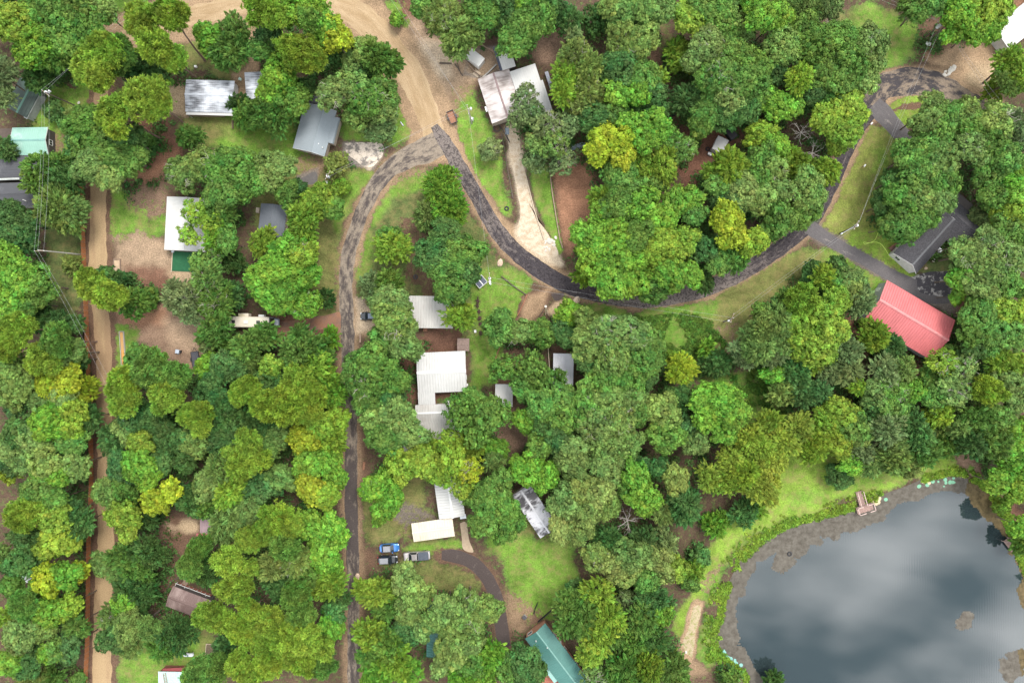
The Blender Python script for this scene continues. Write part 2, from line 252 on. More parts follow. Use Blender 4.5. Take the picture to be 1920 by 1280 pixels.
soil = np.zeros(GX.shape + (3,)); soil[:] = SOIL['floor']; grs = np.zeros_like(soil); grs[:] = GRS['under']; gm = np.full(GX.shape, 0.36)
fn = fnoise(GX, GY, 9, 3); soil *= (0.75 + 0.5 * fn)[..., None]
jit = (fnoise(GX, GY, 6, 21) - .5)
def paint(kind, c, st, soft, poly):
    pw = np.array(poly); x0, y0 = pw.min(0) - soft * 2 - 2; x1, y1 = pw.max(0) + soft * 2 + 2
    i0, i1 = np.searchsorted(xs, [x0, x1]); j0, j1 = np.searchsorted(ys, [y0, y1]); sl = (slice(j0, j1), slice(i0, i1))
    d = sdf(GX[sl], GY[sl], poly) + jit[sl] * (soft * 2.2)
    f = np.clip(d / max(soft, .3) + 0.5, 0, 1); f = f * f * (3 - 2 * f) * st
    if kind == 'G':
        gm[sl] = gm[sl] * (1 - f) + f; grs[sl] = grs[sl] * (1 - f[..., None]) + f[..., None] * np.array(GRS[c])
    else:
        gm[sl] *= (1 - f); soil[sl] = soil[sl] * (1 - f[..., None]) + f[..., None] * np.array(SOIL[c])
for k, c, st, soft, poly in PAINT: paint(k, c, st, soft, polyw(poly))
def shoulder(pts, wid, c, st=.8):        # dusty verge under and beside a road
    pw = [P(p[0], p[1]) for p in pts]; d = dseg(GX, GY, pw) + jit * 1.6; f = np.clip((wid - d) / 1.2, 0, 1) * st
    gm[:] = gm * (1 - f); soil[:] = soil * (1 - f[..., None]) + f[..., None] * np.array(SOIL[c])
ROAD_PTS = dict(
 dirt_top=[(230,70,26),(270,55,30),(330,36,42),(400,20,44),(480,4,44),(560,-8,46),(620,2,54),(682,36,60),(727,86,62),(766,136,58),(791,186,50),(810,236,46),(812,262,44)],
 main=[(814,236,16),(828,258,27),(846,286,31),(868,325,31),(893,366,31),(922,418,32),(957,463,33),(1002,500,34),(1052,530,34),(1105,548,34),(1160,558,34),(1220,562,32),(1290,551,32),(1342,534,32),(1400,506,32),(1450,474,32),(1490,444,30),(1522,414,30),(1545,375,30),(1566,330,30),(1583,290,30),(1602,250,32),(1622,215,38),(1645,180,44)],
 west=[(822,268,56),(798,282,54),(765,296,46),(733,316,38),(706,346,34),(684,386,31),(667,430,30),(654,475,29),(649,525,29),(650,585,29),(652,645,28),(653,700,27),(656,760,26),(658,820,27),(658,880,27),(659,950,27),(661,1030,27),(663,1110,26),(663,1190,26),(663,1300,26)],
 right_drive=[(1516,424,34),(1545,444,25),(1590,470,24),(1630,492,24),(1670,516,26),(1705,535,34),(1740,546,46),(1790,546,48)],
 loop=[(1632,196,40),(1655,165,50),(1700,153,56),(1745,157,54),(1785,171,44),(1825,192,34),(1860,216,36)],
 loop_drive=[(1638,196,40),(1656,214,38),(1678,238,34),(1700,262,30),(1722,282,28)],
 lane=[(190,170,30),(186,260,34),(184,345,36),(183,440,37),(184,530,40),(192,620,36),(195,700,34),(196,780,32),(196,860,32),(197,930,34),(199,1000,36),(196,1080,38),(192,1160,40),(191,1230,42),(191,1310,42)],
 dark_drive=[(828,1040,20),(845,1041,27),(868,1046,28),(893,1060,28),(914,1084,28),(930,1118,28),(938,1160,28),(946,1212,28)],
 rv_track=[(515,618,30),(560,612,28),(610,604,30),(642,600,34)],
)
for k, c, ex, st in (('dirt_top', 'tan', 3.5, .9), ('main', 'tan', 1.3, .7), ('west', 'tan', 1.2, .55), ('lane', 'brown', 1.5, .8), ('right_drive', 'grey', .7, .6), ('loop', 'tan', 1.5, .8), ('dark_drive', 'brown', .8, .7)):
    pts = ROAD_PTS[k]; shoulder(pts, np.mean([p[2] for p in pts]) * .125 / 2 + ex, c, st)
# heights: gentle relief and the pond bowl
dp = sdf(GX, GY, pond_w)
GZ = np.zeros(GX.shape); tb = np.clip((dp + 1.8) / 2.6, 0, 1); GZ -= 0.75 * tb * tb * (3 - 2 * tb); GZ -= np.clip(dp - 0.8, 0, 8) * 0.22
wet = np.clip((dp + .3) / 1.2, 0, 1); gm *= (1 - wet); soil = soil * (1 - wet[..., None]) + wet[..., None] * np.array((.10, .085, .05))
ny, nx = GX.shape
idx = np.arange(nx * ny).reshape(ny, nx)
quads = np.stack([idx[:-1, :-1], idx[:-1, 1:], idx[1:, 1:], idx[1:, :-1]], -1).reshape(-1, 4)
def np_mesh(name, verts, quads, mat, smooth=False):
    me = bpy.data.meshes.new(name); verts = np.asarray(verts, np.float32); quads = np.asarray(quads, np.int32)
    me.vertices.add(len(verts)); me.vertices.foreach_set('co', verts.ravel())
    me.loops.add(quads.size); me.loops.foreach_set('vertex_index', quads.ravel())
    me.polygons.add(len(quads)); me.polygons.foreach_set('loop_start', np.arange(0, quads.size, quads.shape[1], dtype=np.int32))
    if smooth: me.polygons.foreach_set('use_smooth', np.ones(len(quads), bool))
    if mat: me.materials.append(mat)
    me.update(calc_edges=True); return me
def ground_mat():
    m = bpy.data.materials.new('ground_cover'); m.use_nodes = True; n, l = nt(m); b = n['Principled BSDF']; b.inputs['Roughness'].default_value = .95; b.inputs['Specular IOR Level'].default_value = .15
    g = n.new('ShaderNodeNewGeometry'); A = {}
    for k in ('soil', 'grass', 'gmask'): a = n.new('ShaderNodeAttribute'); a.attribute_name = k; A[k] = a
    def noise(s, d=5, ro=.6):
        z = n.new('ShaderNodeTexNoise'); z.inputs['Scale'].default_value = s; z.inputs['Detail'].default_value = d; z.inputs['Roughness'].default_value = ro; l.new(g.outputs['Position'], z.inputs['Vector']); return z
    def mr(src, a, bb, c, d):
        r = n.new('ShaderNodeMapRange'); r.inputs[1].default_value = a; r.inputs[2].default_value = bb; r.inputs[3].default_value = c; r.inputs[4].default_value = d; l.new(src, r.inputs[0]); return r.outputs[0]
    def mul(colr, fac):
        v = n.new('ShaderNodeVectorMath'); v.operation = 'SCALE'; l.new(colr, v.inputs[0]); l.new(fac, v.inputs[3]); return v.outputs[0]
    n1 = noise(.9, 9, .78); n2 = noise(.22, 5); n3 = noise(3.2, 7, .78); n4 = noise(.42, 8, .74)
    sm = n.new('ShaderNodeMath'); sm.operation = 'ADD'; l.new(A['gmask'].outputs['Fac'], sm.inputs[0]); l.new(mr(n1.outputs[0], .3, .7, -.5, .5), sm.inputs[1])
    fac = mr(sm.outputs[0], .36, .62, 0, 1)
    s_col = mul(mul(A['soil'].outputs['Color'], mr(n3.outputs[0], .3, .7, .35, 1.65)), mr(n4.outputs[0], .3, .7, .72, 1.28))
    g1 = mul(mul(A['grass'].outputs['Color'], mr(n3.outputs[0], .32, .68, .5, 1.5)), mr(n2.outputs[0], .3, .7, .66, 1.34))
    g1 = mul(g1, mr(n1.outputs[0], .3, .7, .66, 1.34))
    dry = n.new('ShaderNodeMixRGB'); dry.inputs[2].default_value = (.21, .165, .07, 1); l.new(mr(n4.outputs[0], .46, .68, 0, .8), dry.inputs[0]); l.new(g1, dry.inputs[1])
    mx = n.new('ShaderNodeMixRGB'); l.new(fac, mx.inputs[0]); l.new(s_col, mx.inputs[1]); l.new(dry.outputs[0], mx.inputs[2]); l.new(mx.outputs[0], b.inputs['Base Color'])
    bp = n.new('ShaderNodeBump'); bp.inputs['Strength'].default_value = .7; bp.inputs['Distance'].default_value = .25; l.new(n3.outputs[0], bp.inputs['Height']); l.new(bp.outputs[0], b.inputs['Normal'])
    return m
gme = np_mesh('ground', np.stack([GX, GY, GZ], -1).reshape(-1, 3), quads, ground_mat(), True)
set_attr(gme, 'soil', 'FLOAT_COLOR', np.concatenate([soil.reshape(-1, 3), np.ones((nx * ny, 1))], 1)); set_attr(gme, 'grass', 'FLOAT_COLOR', np.concatenate([grs.reshape(-1, 3), np.ones((nx * ny, 1))], 1)); set_attr(gme, 'gmask', 'FLOAT', gm.ravel())
tag(link('ground', gme), kind='structure')

# ------------------------------------------------------------------ roads
def road_mat(name, base, worn, crack, blotch=(.5, .62), wscale=.45, crk=1.0, rough=.9, stretch=0.0):
    """old surfacing: base colour, worn blotches of another colour by noise, darker cracks; 'asph' shifts the balance along the road"""
    m = bpy.data.materials.new(name); m.use_nodes = True; n, l = nt(m); b = n['Principled BSDF']; b.inputs['Roughness'].default_value = rough; b.inputs['Specular IOR Level'].default_value = .12
    g = n.new('ShaderNodeNewGeometry'); at = n.new('ShaderNodeAttribute'); at.attribute_name = 'worn'
    z = n.new('ShaderNodeTexNoise'); z.inputs['Scale'].default_value = wscale; z.inputs['Detail'].default_value = 8; z.inputs['Roughness'].default_value = .72
    rca = n.new('ShaderNodeAttribute'); rca.attribute_name = 'rc'; mpr = n.new('ShaderNodeMapping'); mpr.inputs['Scale'].default_value = (stretch or 1, 1, 1); l.new(rca.outputs['Vector'] if stretch else g.outputs['Position'], mpr.inputs[0]); l.new(mpr.outputs[0], z.inputs['Vector'])
    ad = n.new('ShaderNodeMath'); ad.operation = 'ADD'; l.new(z.outputs[0], ad.inputs[0]); l.new(at.outputs['Fac'], ad.inputs[1])
    r = n.new('ShaderNodeMapRange'); r.inputs[1].default_value = blotch[0]; r.inputs[2].default_value = blotch[1]; l.new(ad.outputs[0], r.inputs[0])
    mx = n.new('ShaderNodeMixRGB'); mx.inputs[1].default_value = (*base, 1); mx.inputs[2].default_value = (*worn, 1); l.new(r.outputs[0], mx.inputs[0])
    z2 = n.new('ShaderNodeTexNoise'); z2.inputs['Scale'].default_value = 5; z2.inputs['Detail'].default_value = 6; z2.inputs['Roughness'].default_value = .75; l.new(g.outputs['Position'], z2.inputs['Vector'])
    r2 = n.new('ShaderNodeMapRange'); r2.inputs[1].default_value = .3; r2.inputs[2].default_value = .7; r2.inputs[3].default_value = .65; r2.inputs[4].default_value = 1.35; l.new(z2.outputs[0], r2.inputs[0])
    v = n.new('ShaderNodeVectorMath'); v.operation = 'SCALE'; l.new(mx.outputs[0], v.inputs[0]); l.new(r2.outputs[0], v.inputs[3]); out = v.outputs[0]
    if crk:
        cz = n.new('ShaderNodeTexNoise'); cz.inputs['Scale'].default_value = .9; cz.inputs['Detail'].default_value = 5; cz.inputs['Roughness'].default_value = .6; cz.inputs['Distortion'].default_value = .6; l.new(g.outputs['Position'], cz.inputs['Vector'])
        sb = n.new('ShaderNodeMath'); sb.operation = 'SUBTRACT'; sb.inputs[1].default_value = .5; l.new(cz.outputs[0], sb.inputs[0]); ab = n.new('ShaderNodeMath'); ab.operation = 'ABSOLUTE'; l.new(sb.outputs[0], ab.inputs[0])
        rc = n.new('ShaderNodeMapRange'); rc.inputs[1].default_value = .008; rc.inputs[2].default_value = .04; rc.inputs[3].default_value = crk; rc.inputs[4].default_value = 0; l.new(ab.outputs[0], rc.inputs[0])
        m3 = n.new('ShaderNodeMixRGB'); m3.inputs[2].default_value = (*crack, 1); l.new(rc.outputs[0], m3.inputs[0]); l.new(out, m3.inputs[1]); out = m3.outputs[0]
    l.new(out, b.inputs['Base Color'])
    bp = n.new('ShaderNodeBump'); bp.inputs['Strength'].default_value = .5; bp.inputs['Distance'].default_value = .1; l.new(z2.outputs[0], bp.inputs['Height']); l.new(bp.outputs[0], b.inputs['Normal'])
    return m
def ribbon(name, key, mat, z, worn=None, ragged=.35, seed=1, na=11, edge=0.0, tracks=0.0):
    pts = ROAD_PTS[key]; c = catmull([(*P(p[0], p[1]), p[2] * .125) for p in pts], .45)
    t = np.gradient(c[:, :2], axis=0); t /= np.linalg.norm(t, axis=1)[:, None]; nrm = np.stack([-t[:, 1], t[:, 0]], 1); n = len(c)
    s = np.cumsum(np.r_[0, np.linalg.norm(np.diff(c[:, :2], axis=0), axis=1)])
    hl = c[:, 2] / 2 + (fnoise(s, s * 0 + 7, 2.2, seed, 4) - .5) * 2 * ragged; hr = c[:, 2] / 2 + (fnoise(s, s * 0 + 77, 2.2, seed + 9, 4) - .5) * 2 * ragged
    u = np.linspace(-1, 1, na)[None]; off = np.where(u < 0, u * hr[:, None], u * hl[:, None]); V = np.zeros((n, na, 3)); V[..., :2] = c[:, None, :2] + nrm[:, None] * off[..., None]; V[..., 2] = z
    V[:, 0, 2] = V[:, -1, 2] = z - .05
    q = np.arange(n * na).reshape(n, na); Q = np.stack([q[:-1, 1:], q[:-1, :-1], q[1:, :-1], q[1:, 1:]], -1).reshape(-1, 4)
    me = np_mesh(name, V.reshape(-1, 3), Q, mat)
    w = np.zeros((n, na)) + (0 if worn is None else np.interp(np.linspace(0, 1, n), np.linspace(0, 1, len(worn)), worn)[:, None]) + edge * np.abs(u) ** 3 + tracks * np.cos(np.abs(u) * 6.2) * .5
    set_attr(me, 'worn', 'FLOAT', w.ravel()); rc = np.stack([np.repeat(s[:, None], na, 1), off, np.zeros((n, na))], -1); set_attr(me, 'rc', 'FLOAT_VECTOR', rc.reshape(-1, 3))
    return tag(link(name, me), kind='structure')
m_dirt = road_mat('packed_dirt', (.26, .178, .098), (.35, .255, .155), (.2, .13, .08), (.40, .62), .5, 0, stretch=.22)
m_lane = road_mat('lane_dirt', (.32, .225, .125), (.25, .165, .095), (.2, .13, .08), (.48, .66), .45, 0, stretch=.2)
m_loop = road_mat('patchy_loop_asphalt', (.050, .044, .046), (.20, .155, .115), (.03, .026, .03), (.47, .57), .55, .3, stretch=.5)
m_asph = road_mat('cracked_asphalt', (.050, .043, .046), (.150, .125, .112), (.022, .018, .02), (.42, .60), 1.15, .9, stretch=.28)
m_west = road_mat('patched_asphalt', (.066, .054, .050), (.215, .175, .135), (.04, .032, .03), (.44, .57), .75, .3, stretch=.38)
m_drive = road_mat('driveway_asphalt', (.105, .095, .095), (.24, .21, .19), (.04, .036, .036), (.58, .74), .9, .15, stretch=.3)
m_dark = road_mat('dark_asphalt', (.064, .050, .046), (.11, .09, .08), (.03, .03, .03), (.56, .7), .6, 0)
m_track = road_mat('track_soil', (.22, .115, .072), (.16, .10, .075), (.1, .06, .05), (.45, .62), .4, 0)
ribbon('dirt_road', 'dirt_top', m_dirt, .012, None, .7, 3, edge=.08)
ribbon('dirt_lane', 'lane', m_lane, .016, [.1, .05, 0, -.05, -.05, .12, .12, .1, .05, 0, -.02, -.05, -.05, -.1], .5, 5, edge=.1, tracks=-.1)
ribbon('west_road', 'west', m_west, .020, [.07, .02, -.02, .0, .0, .02, .0, -.02, -.04, .02, .0, -.03, -.12, -.14, -.1, -.06, -.02, .0, -.03, -.05], .35, 11, edge=.05)
ribbon('winding_road', 'main', m_asph, .026, [.6, .3, .04, -.04, .02, -.02, -.12, -.14, -.12, -.06, .3, .42, .42, .34, .12, -.02, -.06, -.08, -.1, -.08, -.08, -.1, -.06, -.1], .3, 17, edge=.05)
ribbon('loop_road', 'loop', m_loop, .032, [0, -.02, -.0, .0, .05, .05, .0], .7, 23)
ribbon('loop_driveway', 'loop_drive', m_drive, .038, [0, .03, .0, -.05], .2, 29)
ribbon('east_driveway', 'right_drive', m_drive, .038, [-.05, .02, .02, 0, -.1, -.25, -.28, -.25], .18, 31)
ribbon('curved_driveway', 'dark_drive', m_dark, .02, None, .15, 37)
ribbon('soil_track', 'rv_track', m_track, .015, None, .6, 41)
def slab(name, pts, mat, z, worn=0.0, ragged=.25, seed=3):     # irregular flat patch of paving
    pw = catmull([(*P(*p), 0) for p in pts + pts[:1]], .5)[:-1, :2]; n = len(pw); c = pw.mean(0); a = np.arange(n)
    d = pw - c; L = np.linalg.norm(d, axis=1)[:, None]; pw = c + d * (1 + (fnoise(pw[:, 0], pw[:, 1], 1.6, seed, 3)[:, None] - .5) * 2 * ragged / L)
    rings = [c + (pw - c) * f for f in (1, .66, .33, .02)]; V = np.concatenate([np.c_[r, np.full(n, z if i else z - .03)] for i, r in enumerate(rings)])
    Q = [(i * n + k, i * n + (k + 1) % n, (i + 1) * n + (k + 1) % n, (i + 1) * n + k) for i in range(3) for k in range(n)]
    me = np_mesh(name, V, Q, mat); set_attr(me, 'worn', 'FLOAT', np.full(len(V), worn)); return tag(link(name, me), kind='structure')
m_conc = road_mat('broken_concrete', (.16, .14, .125), (.52, .44, .36), (.08, .07, .06), (.46, .54), .45, .2)
m_gravel = road_mat('pale_gravel', (.45, .37, .28), (.34, .26, .175), (.3, .2, .15), (.45, .6), .8, 0)
slab('broken_parking_pad', [(640,266),(680,264),(721,268),(720,296),(697,317),(668,307),(645,287)], m_conc, .018, .02)
slab('small_parking_pad', [(562,334),(590,320),(597,330),(592,346),(566,346)], M('pad_asphalt', (.10, .09, .085), .9), .018)
slab('barn_forecourt', [(1706,520),(1745,510),(1790,512),(1796,545),(1786,563),(1745,560),(1712,550)], road_mat('forecourt_asphalt', (.06, .055, .06), (.30, .28, .26), (.04, .036, .036), (.55, .60), .5, .2), .044, .02)
slab('gravel_driveway', [(946,238),(967,234),(976,280),(990,340),(1002,390),(1016,428),(1042,462),(1056,492),(1030,500),(990,478),(968,448),(974,400),(964,340),(954,290)], m_gravel, .018, 0, .3)
slab('concrete_walk', [(861,978),(874,976),(880,1012),(889,1037),(868,1031),(865,1005)], M('walk_concrete', (.33, .25, .17), .9, bump=.3), .022, 0, .1)
slab('pond_trail', [(1301,1124),(1318,1130),(1306,1190),(1297,1240),(1280,1228),(1276,1212),(1290,1170)], road_mat('trail_sand', (.34, .27, .18), (.20, .20, .07), (.2, .15, .1), (.46, .60), 1.1, 0), .014, .0, .9)
slab('dark_patch', [(1030,550),(1058,548),(1056,560),(1040,566)], m_dark, .015)
# ------------------------------------------------------------------ water and pond
def water_mat():
    m = bpy.data.materials.new('pond_water'); m.use_nodes = True; n, l = nt(m); b = n['Principled BSDF']
    b.inputs['Base Color'].default_value = (.018, .027, .029, 1); b.inputs['Roughness'].default_value = .03; b.inputs['IOR'].default_value = 1.5; b.inputs['Specular IOR Level'].default_value = 1.0
    g = n.new('ShaderNodeNewGeometry'); z = n.new('ShaderNodeTexNoise'); z.inputs['Scale'].default_value = .16; z.inputs['Detail'].default_value = 3
    w = n.new('ShaderNodeTexWave'); w.inputs['Scale'].default_value = .55; w.inputs['Distortion'].default_value = 6; w.inputs['Detail Scale'].default_value = .3
    l.new(g.outputs['Position'], z.inputs['Vector']); l.new(g.outputs['Position'], w.inputs['Vector'])
    mu = n.new('ShaderNodeMath'); mu.operation = 'MULTIPLY'; l.new(z.outputs[0], mu.inputs[0]); l.new(w.outputs[0], mu.inputs[1])
    bp = n.new('ShaderNodeBump'); bp.inputs['Strength'].default_value = .05; bp.inputs['Distance'].default_value = .03; l.new(mu.outputs[0], bp.inputs['Height']); l.new(bp.outputs[0], b.inputs['Normal'])
    return m
WZ = -0.35
_c = np.mean(pond_w, axis=0); pw = catmull([(*p, 0) for p in pond_w + pond_w[:1]], 1.0)[:-1, :2]; pw = _c + (pw - _c) * (1 + 0.9 / np.linalg.norm(pw - _c, axis=1))[:, None]
nw = len(pw); me = np_mesh('pond_water', np.r_[np.c_[pw, np.full(nw, WZ)], [[*_c, WZ]]], [(k, (k + 1) % nw, nw) for k in range(nw)], water_mat())
tag(link('pond_water', me), kind='structure')
# floating algae along the shore, one sheet of ragged cells just above the water
ax = np.arange(45, 128, .3); ay = np.arange(-84, -28, .3); AX, AY = np.meshgrid(ax, ay)
d = sdf(AX, AY, pond_w); nz = fnoise(AX, AY, 5, 60, 5); ang_east = np.clip((AX - 104) / 10, 0, 1)
wid = 3.5 + 2.5 * (fnoise(AX, AY, 16, 66, 2) - .3) - 1.5 * ang_east; low = np.clip((-58 - AY) / 16, 0, 1); wid = wid * (1 - .15 * low)
keep = (d > -1) & (d + (nz - .5) * 7 < wid)
for px, py, r in ((1525,1005,2.0),(1536,1018,1.4),(1545,1000,1.4),(1562,1004,1.8),(1470,1052,2.4),(1490,1020,3.2),(1806,1166,1.9),(1900,1262,2.6),(1912,1240,2),(1460,1060,2.5)):
    x, y = P(px, py); keep |= (np.hypot(AX - x, AY - y) + (nz - .5) * 5.5 < r) & (d > 0)
ii = np.arange(AX.size).reshape(AX.shape); kq = keep[:-1, :-1]; Q = np.stack([ii[:-1, :-1], ii[:-1, 1:], ii[1:, 1:], ii[1:, :-1]], -1)[kq]
used, inv = np.unique(Q, return_inverse=True); V = np.c_[AX.ravel()[used], AY.ravel()[used], np.full(len(used), WZ + .012)]
m_alg = M('floating_algae', (.070, .058, .044), .5, 0, .3, 1.1, spec=.15, c2=(.112, .100, .082), bump=.3, bscale=4)
Qi = inv.reshape(-1, 4); east = (V[Qi].mean(1)[:, 0] + (V[Qi].mean(1)[:, 1] + 45) * -.25 > 104) & (sdf(V[Qi].mean(1)[:, 0], V[Qi].mean(1)[:, 1], pond_w) < 6.5)
for sel_, nm, mt, lab in ((~east, 'algae_mat', m_alg, 'grey brown algae floating in a ragged band along the pond shore'), (east, 'shallow_mud', M('olive_shallows', (.062, .046, .018), .5, 0, .4, 1.2, spec=.15, c2=(.13, .095, .045), bump=.3, bscale=4), 'olive brown weedy shallows along the right bank of the pond')):
    me = np_mesh(nm, V, Qi[sel_], mt); tag(link(nm, me), lab, 'algae', kind='stuff')

# ------------------------------------------------------------------ foliage
def leaf_mat(name, rough=.6):
    m = bpy.data.materials.new(name); m.use_nodes = True; n, l = nt(m); b = n['Principled BSDF']; out = n['Material Output']
    oi = n.new('ShaderNodeObjectInfo'); at = n.new('ShaderNodeAttribute'); at.attribute_name = 'tint'; sp = n.new('ShaderNodeSeparateXYZ'); l.new(at.outputs['Vector'], sp.inputs[0])
    g = n.new('ShaderNodeNewGeometry'); nz = n.new('ShaderNodeTexNoise'); nz.inputs['Scale'].default_value = .42; nz.inputs['Detail'].default_value = 3; l.new(g.outputs['Position'], nz.inputs['Vector'])
    r = n.new('ShaderNodeMapRange'); r.inputs[1].default_value = .3; r.inputs[2].default_value = .7; r.inputs[3].default_value = .74; r.inputs[4].default_value = 1.26; l.new(nz.outputs[0], r.inputs[0])
    mu = n.new('ShaderNodeMath'); mu.operation = 'MULTIPLY'; l.new(sp.outputs[0], mu.inputs[0]); l.new(r.outputs[0], mu.inputs[1])
    v = n.new('ShaderNodeVectorMath'); v.operation = 'SCALE'; l.new(oi.outputs['Color'], v.inputs[0]); l.new(mu.outputs[0], v.inputs[3])
    hs = n.new('ShaderNodeHueSaturation'); nh = n.new('ShaderNodeTexNoise'); nh.inputs['Scale'].default_value = .17; nh.inputs['Detail'].default_value = 2; l.new(g.outputs['Position'], nh.inputs['Vector']); hh = n.new('ShaderNodeMath'); hh.operation = 'MULTIPLY_ADD'; hh.inputs[1].default_value = .07; l.new(nh.outputs[0], hh.inputs[0]); hs0 = n.new('ShaderNodeMath'); hs0.operation = 'SUBTRACT'; hs0.inputs[1].default_value = .035; l.new(sp.outputs[1], hs0.inputs[0]); l.new(hs0.outputs[0], hh.inputs[2]); l.new(hh.outputs[0], hs.inputs['Hue']); l.new(v.outputs[0], hs.inputs['Color'])
    l.new(hs.outputs[0], b.inputs['Base Color']); b.inputs['Roughness'].default_value = rough; b.inputs['Specular IOR Level'].default_value = .12
    tr = n.new('ShaderNodeBsdfTranslucent'); ms = n.new('ShaderNodeMixShader'); ms.inputs[0].default_value = .22
    l.new(hs.outputs[0], tr.inputs[0]); l.new(b.outputs[0], ms.inputs[1]); l.new(tr.outputs[0], ms.inputs[2]); l.new(ms.outputs[0], out.inputs[0]); return m
m_leaf = leaf_mat('tree_leaves')
def rdirs(n, r): a = r.normal(size=(n, 3)); return a / np.linalg.norm(a, axis=1)[:, None]
def leaf_mesh(name, C, N, A, ratio, tint, mat, r, axis=None):
    """diamond leaves: centres C, normals N, half-lengths A"""
    n = len(C); t = rdirs(n, r) if axis is None else axis + rdirs(n, r) * .35
    t = t - N * (t * N).sum(1)[:, None] * (1 if axis is None else .3); t /= np.linalg.norm(t, axis=1)[:, None] + 1e-9; b = np.cross(N, t); b /= np.linalg.norm(b, axis=1)[:, None] + 1e-9
    A = A[:, None]; V = np.stack([C - t * A, C + b * A * ratio, C + t * A, C - b * A * ratio], 1).reshape(-1, 3)
    me = np_mesh(name, V, np.arange(4 * n).reshape(-1, 4), mat); set_attr(me, 'tint', 'FLOAT_VECTOR', np.repeat(tint, 4, 0)); return me
def fib(n):
    i = np.arange(n) + .5; ph = np.arccos(1 - 2 * i / n); th = np.pi * (1 + 5 ** .5) * i
    return np.stack([np.cos(th) * np.sin(ph), np.sin(th) * np.sin(ph), np.cos(ph)], 1)
def crown(kind, Rr, seed):
    r = np.random.default_rng(seed)
    #            boughs, bough radius, puff radius, squash, leaves, leaf size, leaf width, pitch, dropped, depth of the middle
    prm = dict(oak=(19, .32, .46, .78, 40, .24, .60, 1.62, .10, .0), maple=(20, .30, .44, .82, 38, .24, .64, 1.62, .10, .0), pine=(12, .36, .44, .68, 50, .22, .32, 1.52, .08, .15), elm=(15, .36, .46, .80, 30, .25, .32, 1.42, .16, .15),
               wil=(13, .36, .40, .85, 28, .22, .26, 1.36, .16, .15), thin=(13, .33, .44, .72, 30, .22, .55, 1.65, .38, -.05), cone=(8, .42, .42, 1.25, 36, .22, .35, 1.35, .08, .2))[kind]
    nl, lf, pr, sq, nleaf, ls, ratio, pk, drop, mid = prm; nl = max(4, int(nl * min(1.5, .45 + Rr / 6)))
    D = fib(nl * 2) @ np.linalg.qr(r.normal(size=(3, 3)))[0]; D = D + r.normal(0, .16, D.shape); D /= np.linalg.norm(D, axis=1)[:, None]; D = D[D[:, 2] > -.3]
    big = r.normal(0, 1, (3, 3)); stretch = 1 + .15 * np.sin(D @ big[0] * 2) + .12 * np.sin(D @ big[1] * 3)
    LC = D * ((Rr - lf * Rr) * r.uniform(.72, 1.20, len(D)) * stretch)[:, None]; LR = Rr * lf * r.uniform(.72, 1.18, len(D))
    LC = np.r_[LC, [[0, 0, Rr * mid]]]; LR = np.r_[LR, [Rr * .50]]
    C = []; N = []
    pitch = pr * pk
    for c, R0 in zip(LC, LR):
        k = max(8, int(4 * np.pi * R0 * R0 / (pitch * pitch))); dd = fib(k) @ np.linalg.qr(r.normal(size=(3, 3)))[0]
        dd = dd[dd[:, 2] > -.4]; p = c + dd * R0 * r.uniform(.80, 1.24, len(dd))[:, None]; C.append(p); N.append(dd)
    C = np.concatenate(C); N = np.concatenate(N)
    inside = np.zeros(len(C), bool)
    for c, R0 in zip(LC, LR): inside |= np.linalg.norm(C - c, axis=1) < R0 * .80
    kp = ~inside & (r.random(len(C)) > drop) & (C[:, 2] > -.55 * Rr); C = C[kp]; N = N[kp]
    # thin patches where the sky falls through, and loose sprigs round the rim
    kp = (np.sin(C @ big[2] / Rr * 3.1 + 1.3) + r.normal(0, .35, len(C))) > -1.02; C = C[kp]; N = N[kp]
    ns = int(len(C) * .16); sd_ = rdirs(ns, r); sd_[:, 2] = np.abs(sd_[:, 2]) * .7 - .1; C = np.r_[C, sd_ * (Rr * r.uniform(.82, 1.16, ns))[:, None]]; N = np.r_[N, sd_]; spr = np.r_[np.ones(len(C) - ns), np.full(ns, .68)]
    C[:, 2] *= sq; rad = spr * pr * r.uniform(.55, 1.4, len(C)); pb = np.clip(r.normal(1, .20, len(C)), .55, 1.6); ph = r.normal(.5, .011, len(C))
    m = (nleaf * (rad / pr) ** 2).astype(int) + 4; I = np.repeat(np.arange(len(C)), m); n = len(I)
    d = rdirs(n, r)
    if kind in ('elm', 'wil', 'cone'):   # sprays reach outwards
        s = r.uniform(-.3, 1.6, n)[:, None]; off = N[I] * s * rad[I][:, None] + d * rad[I][:, None] * (.75 - .28 * np.clip(s, 0, 1.6)); off[:, 2] -= .10 * np.clip(s[:, 0], 0, 2) ** 2
        nn = rdirs(n, r) * .6 + N[I] * .5 + np.array([0, 0, .4]); ax_ = N[I]
    elif kind == 'pine':
        d = d + N[I] * .5 + np.array([0, 0, .2]); d /= np.linalg.norm(d, axis=1)[:, None]; off = d * rad[I][:, None] * np.where(r.random(n) < .14, r.uniform(1.1, 1.6, n), r.uniform(.45, 1.08, n))[:, None]; nn = rdirs(n, r) * .8 + d * .5 + np.array([0, 0, .3]); ax_ = d
    else:
        d = d + N[I] * .40 + np.array([0, 0, .38]); d /= np.linalg.norm(d, axis=1)[:, None]; off = d * rad[I][:, None] * np.where(r.random(n) < .16, r.uniform(1.1, 1.75, n), r.uniform(.5, 1.08, n))[:, None]; off[:, 2] *= .75; nn = d * 1.1 + rdirs(n, r) * .45 + np.array([0, 0, .15]); ax_ = None
    nn /= np.linalg.norm(nn, axis=1)[:, None]
    tint = np.stack([np.clip(pb[I] * r.normal(1, .15, n), .4, 1.9), ph[I] + r.normal(0, .008, n), np.zeros(n)], 1)
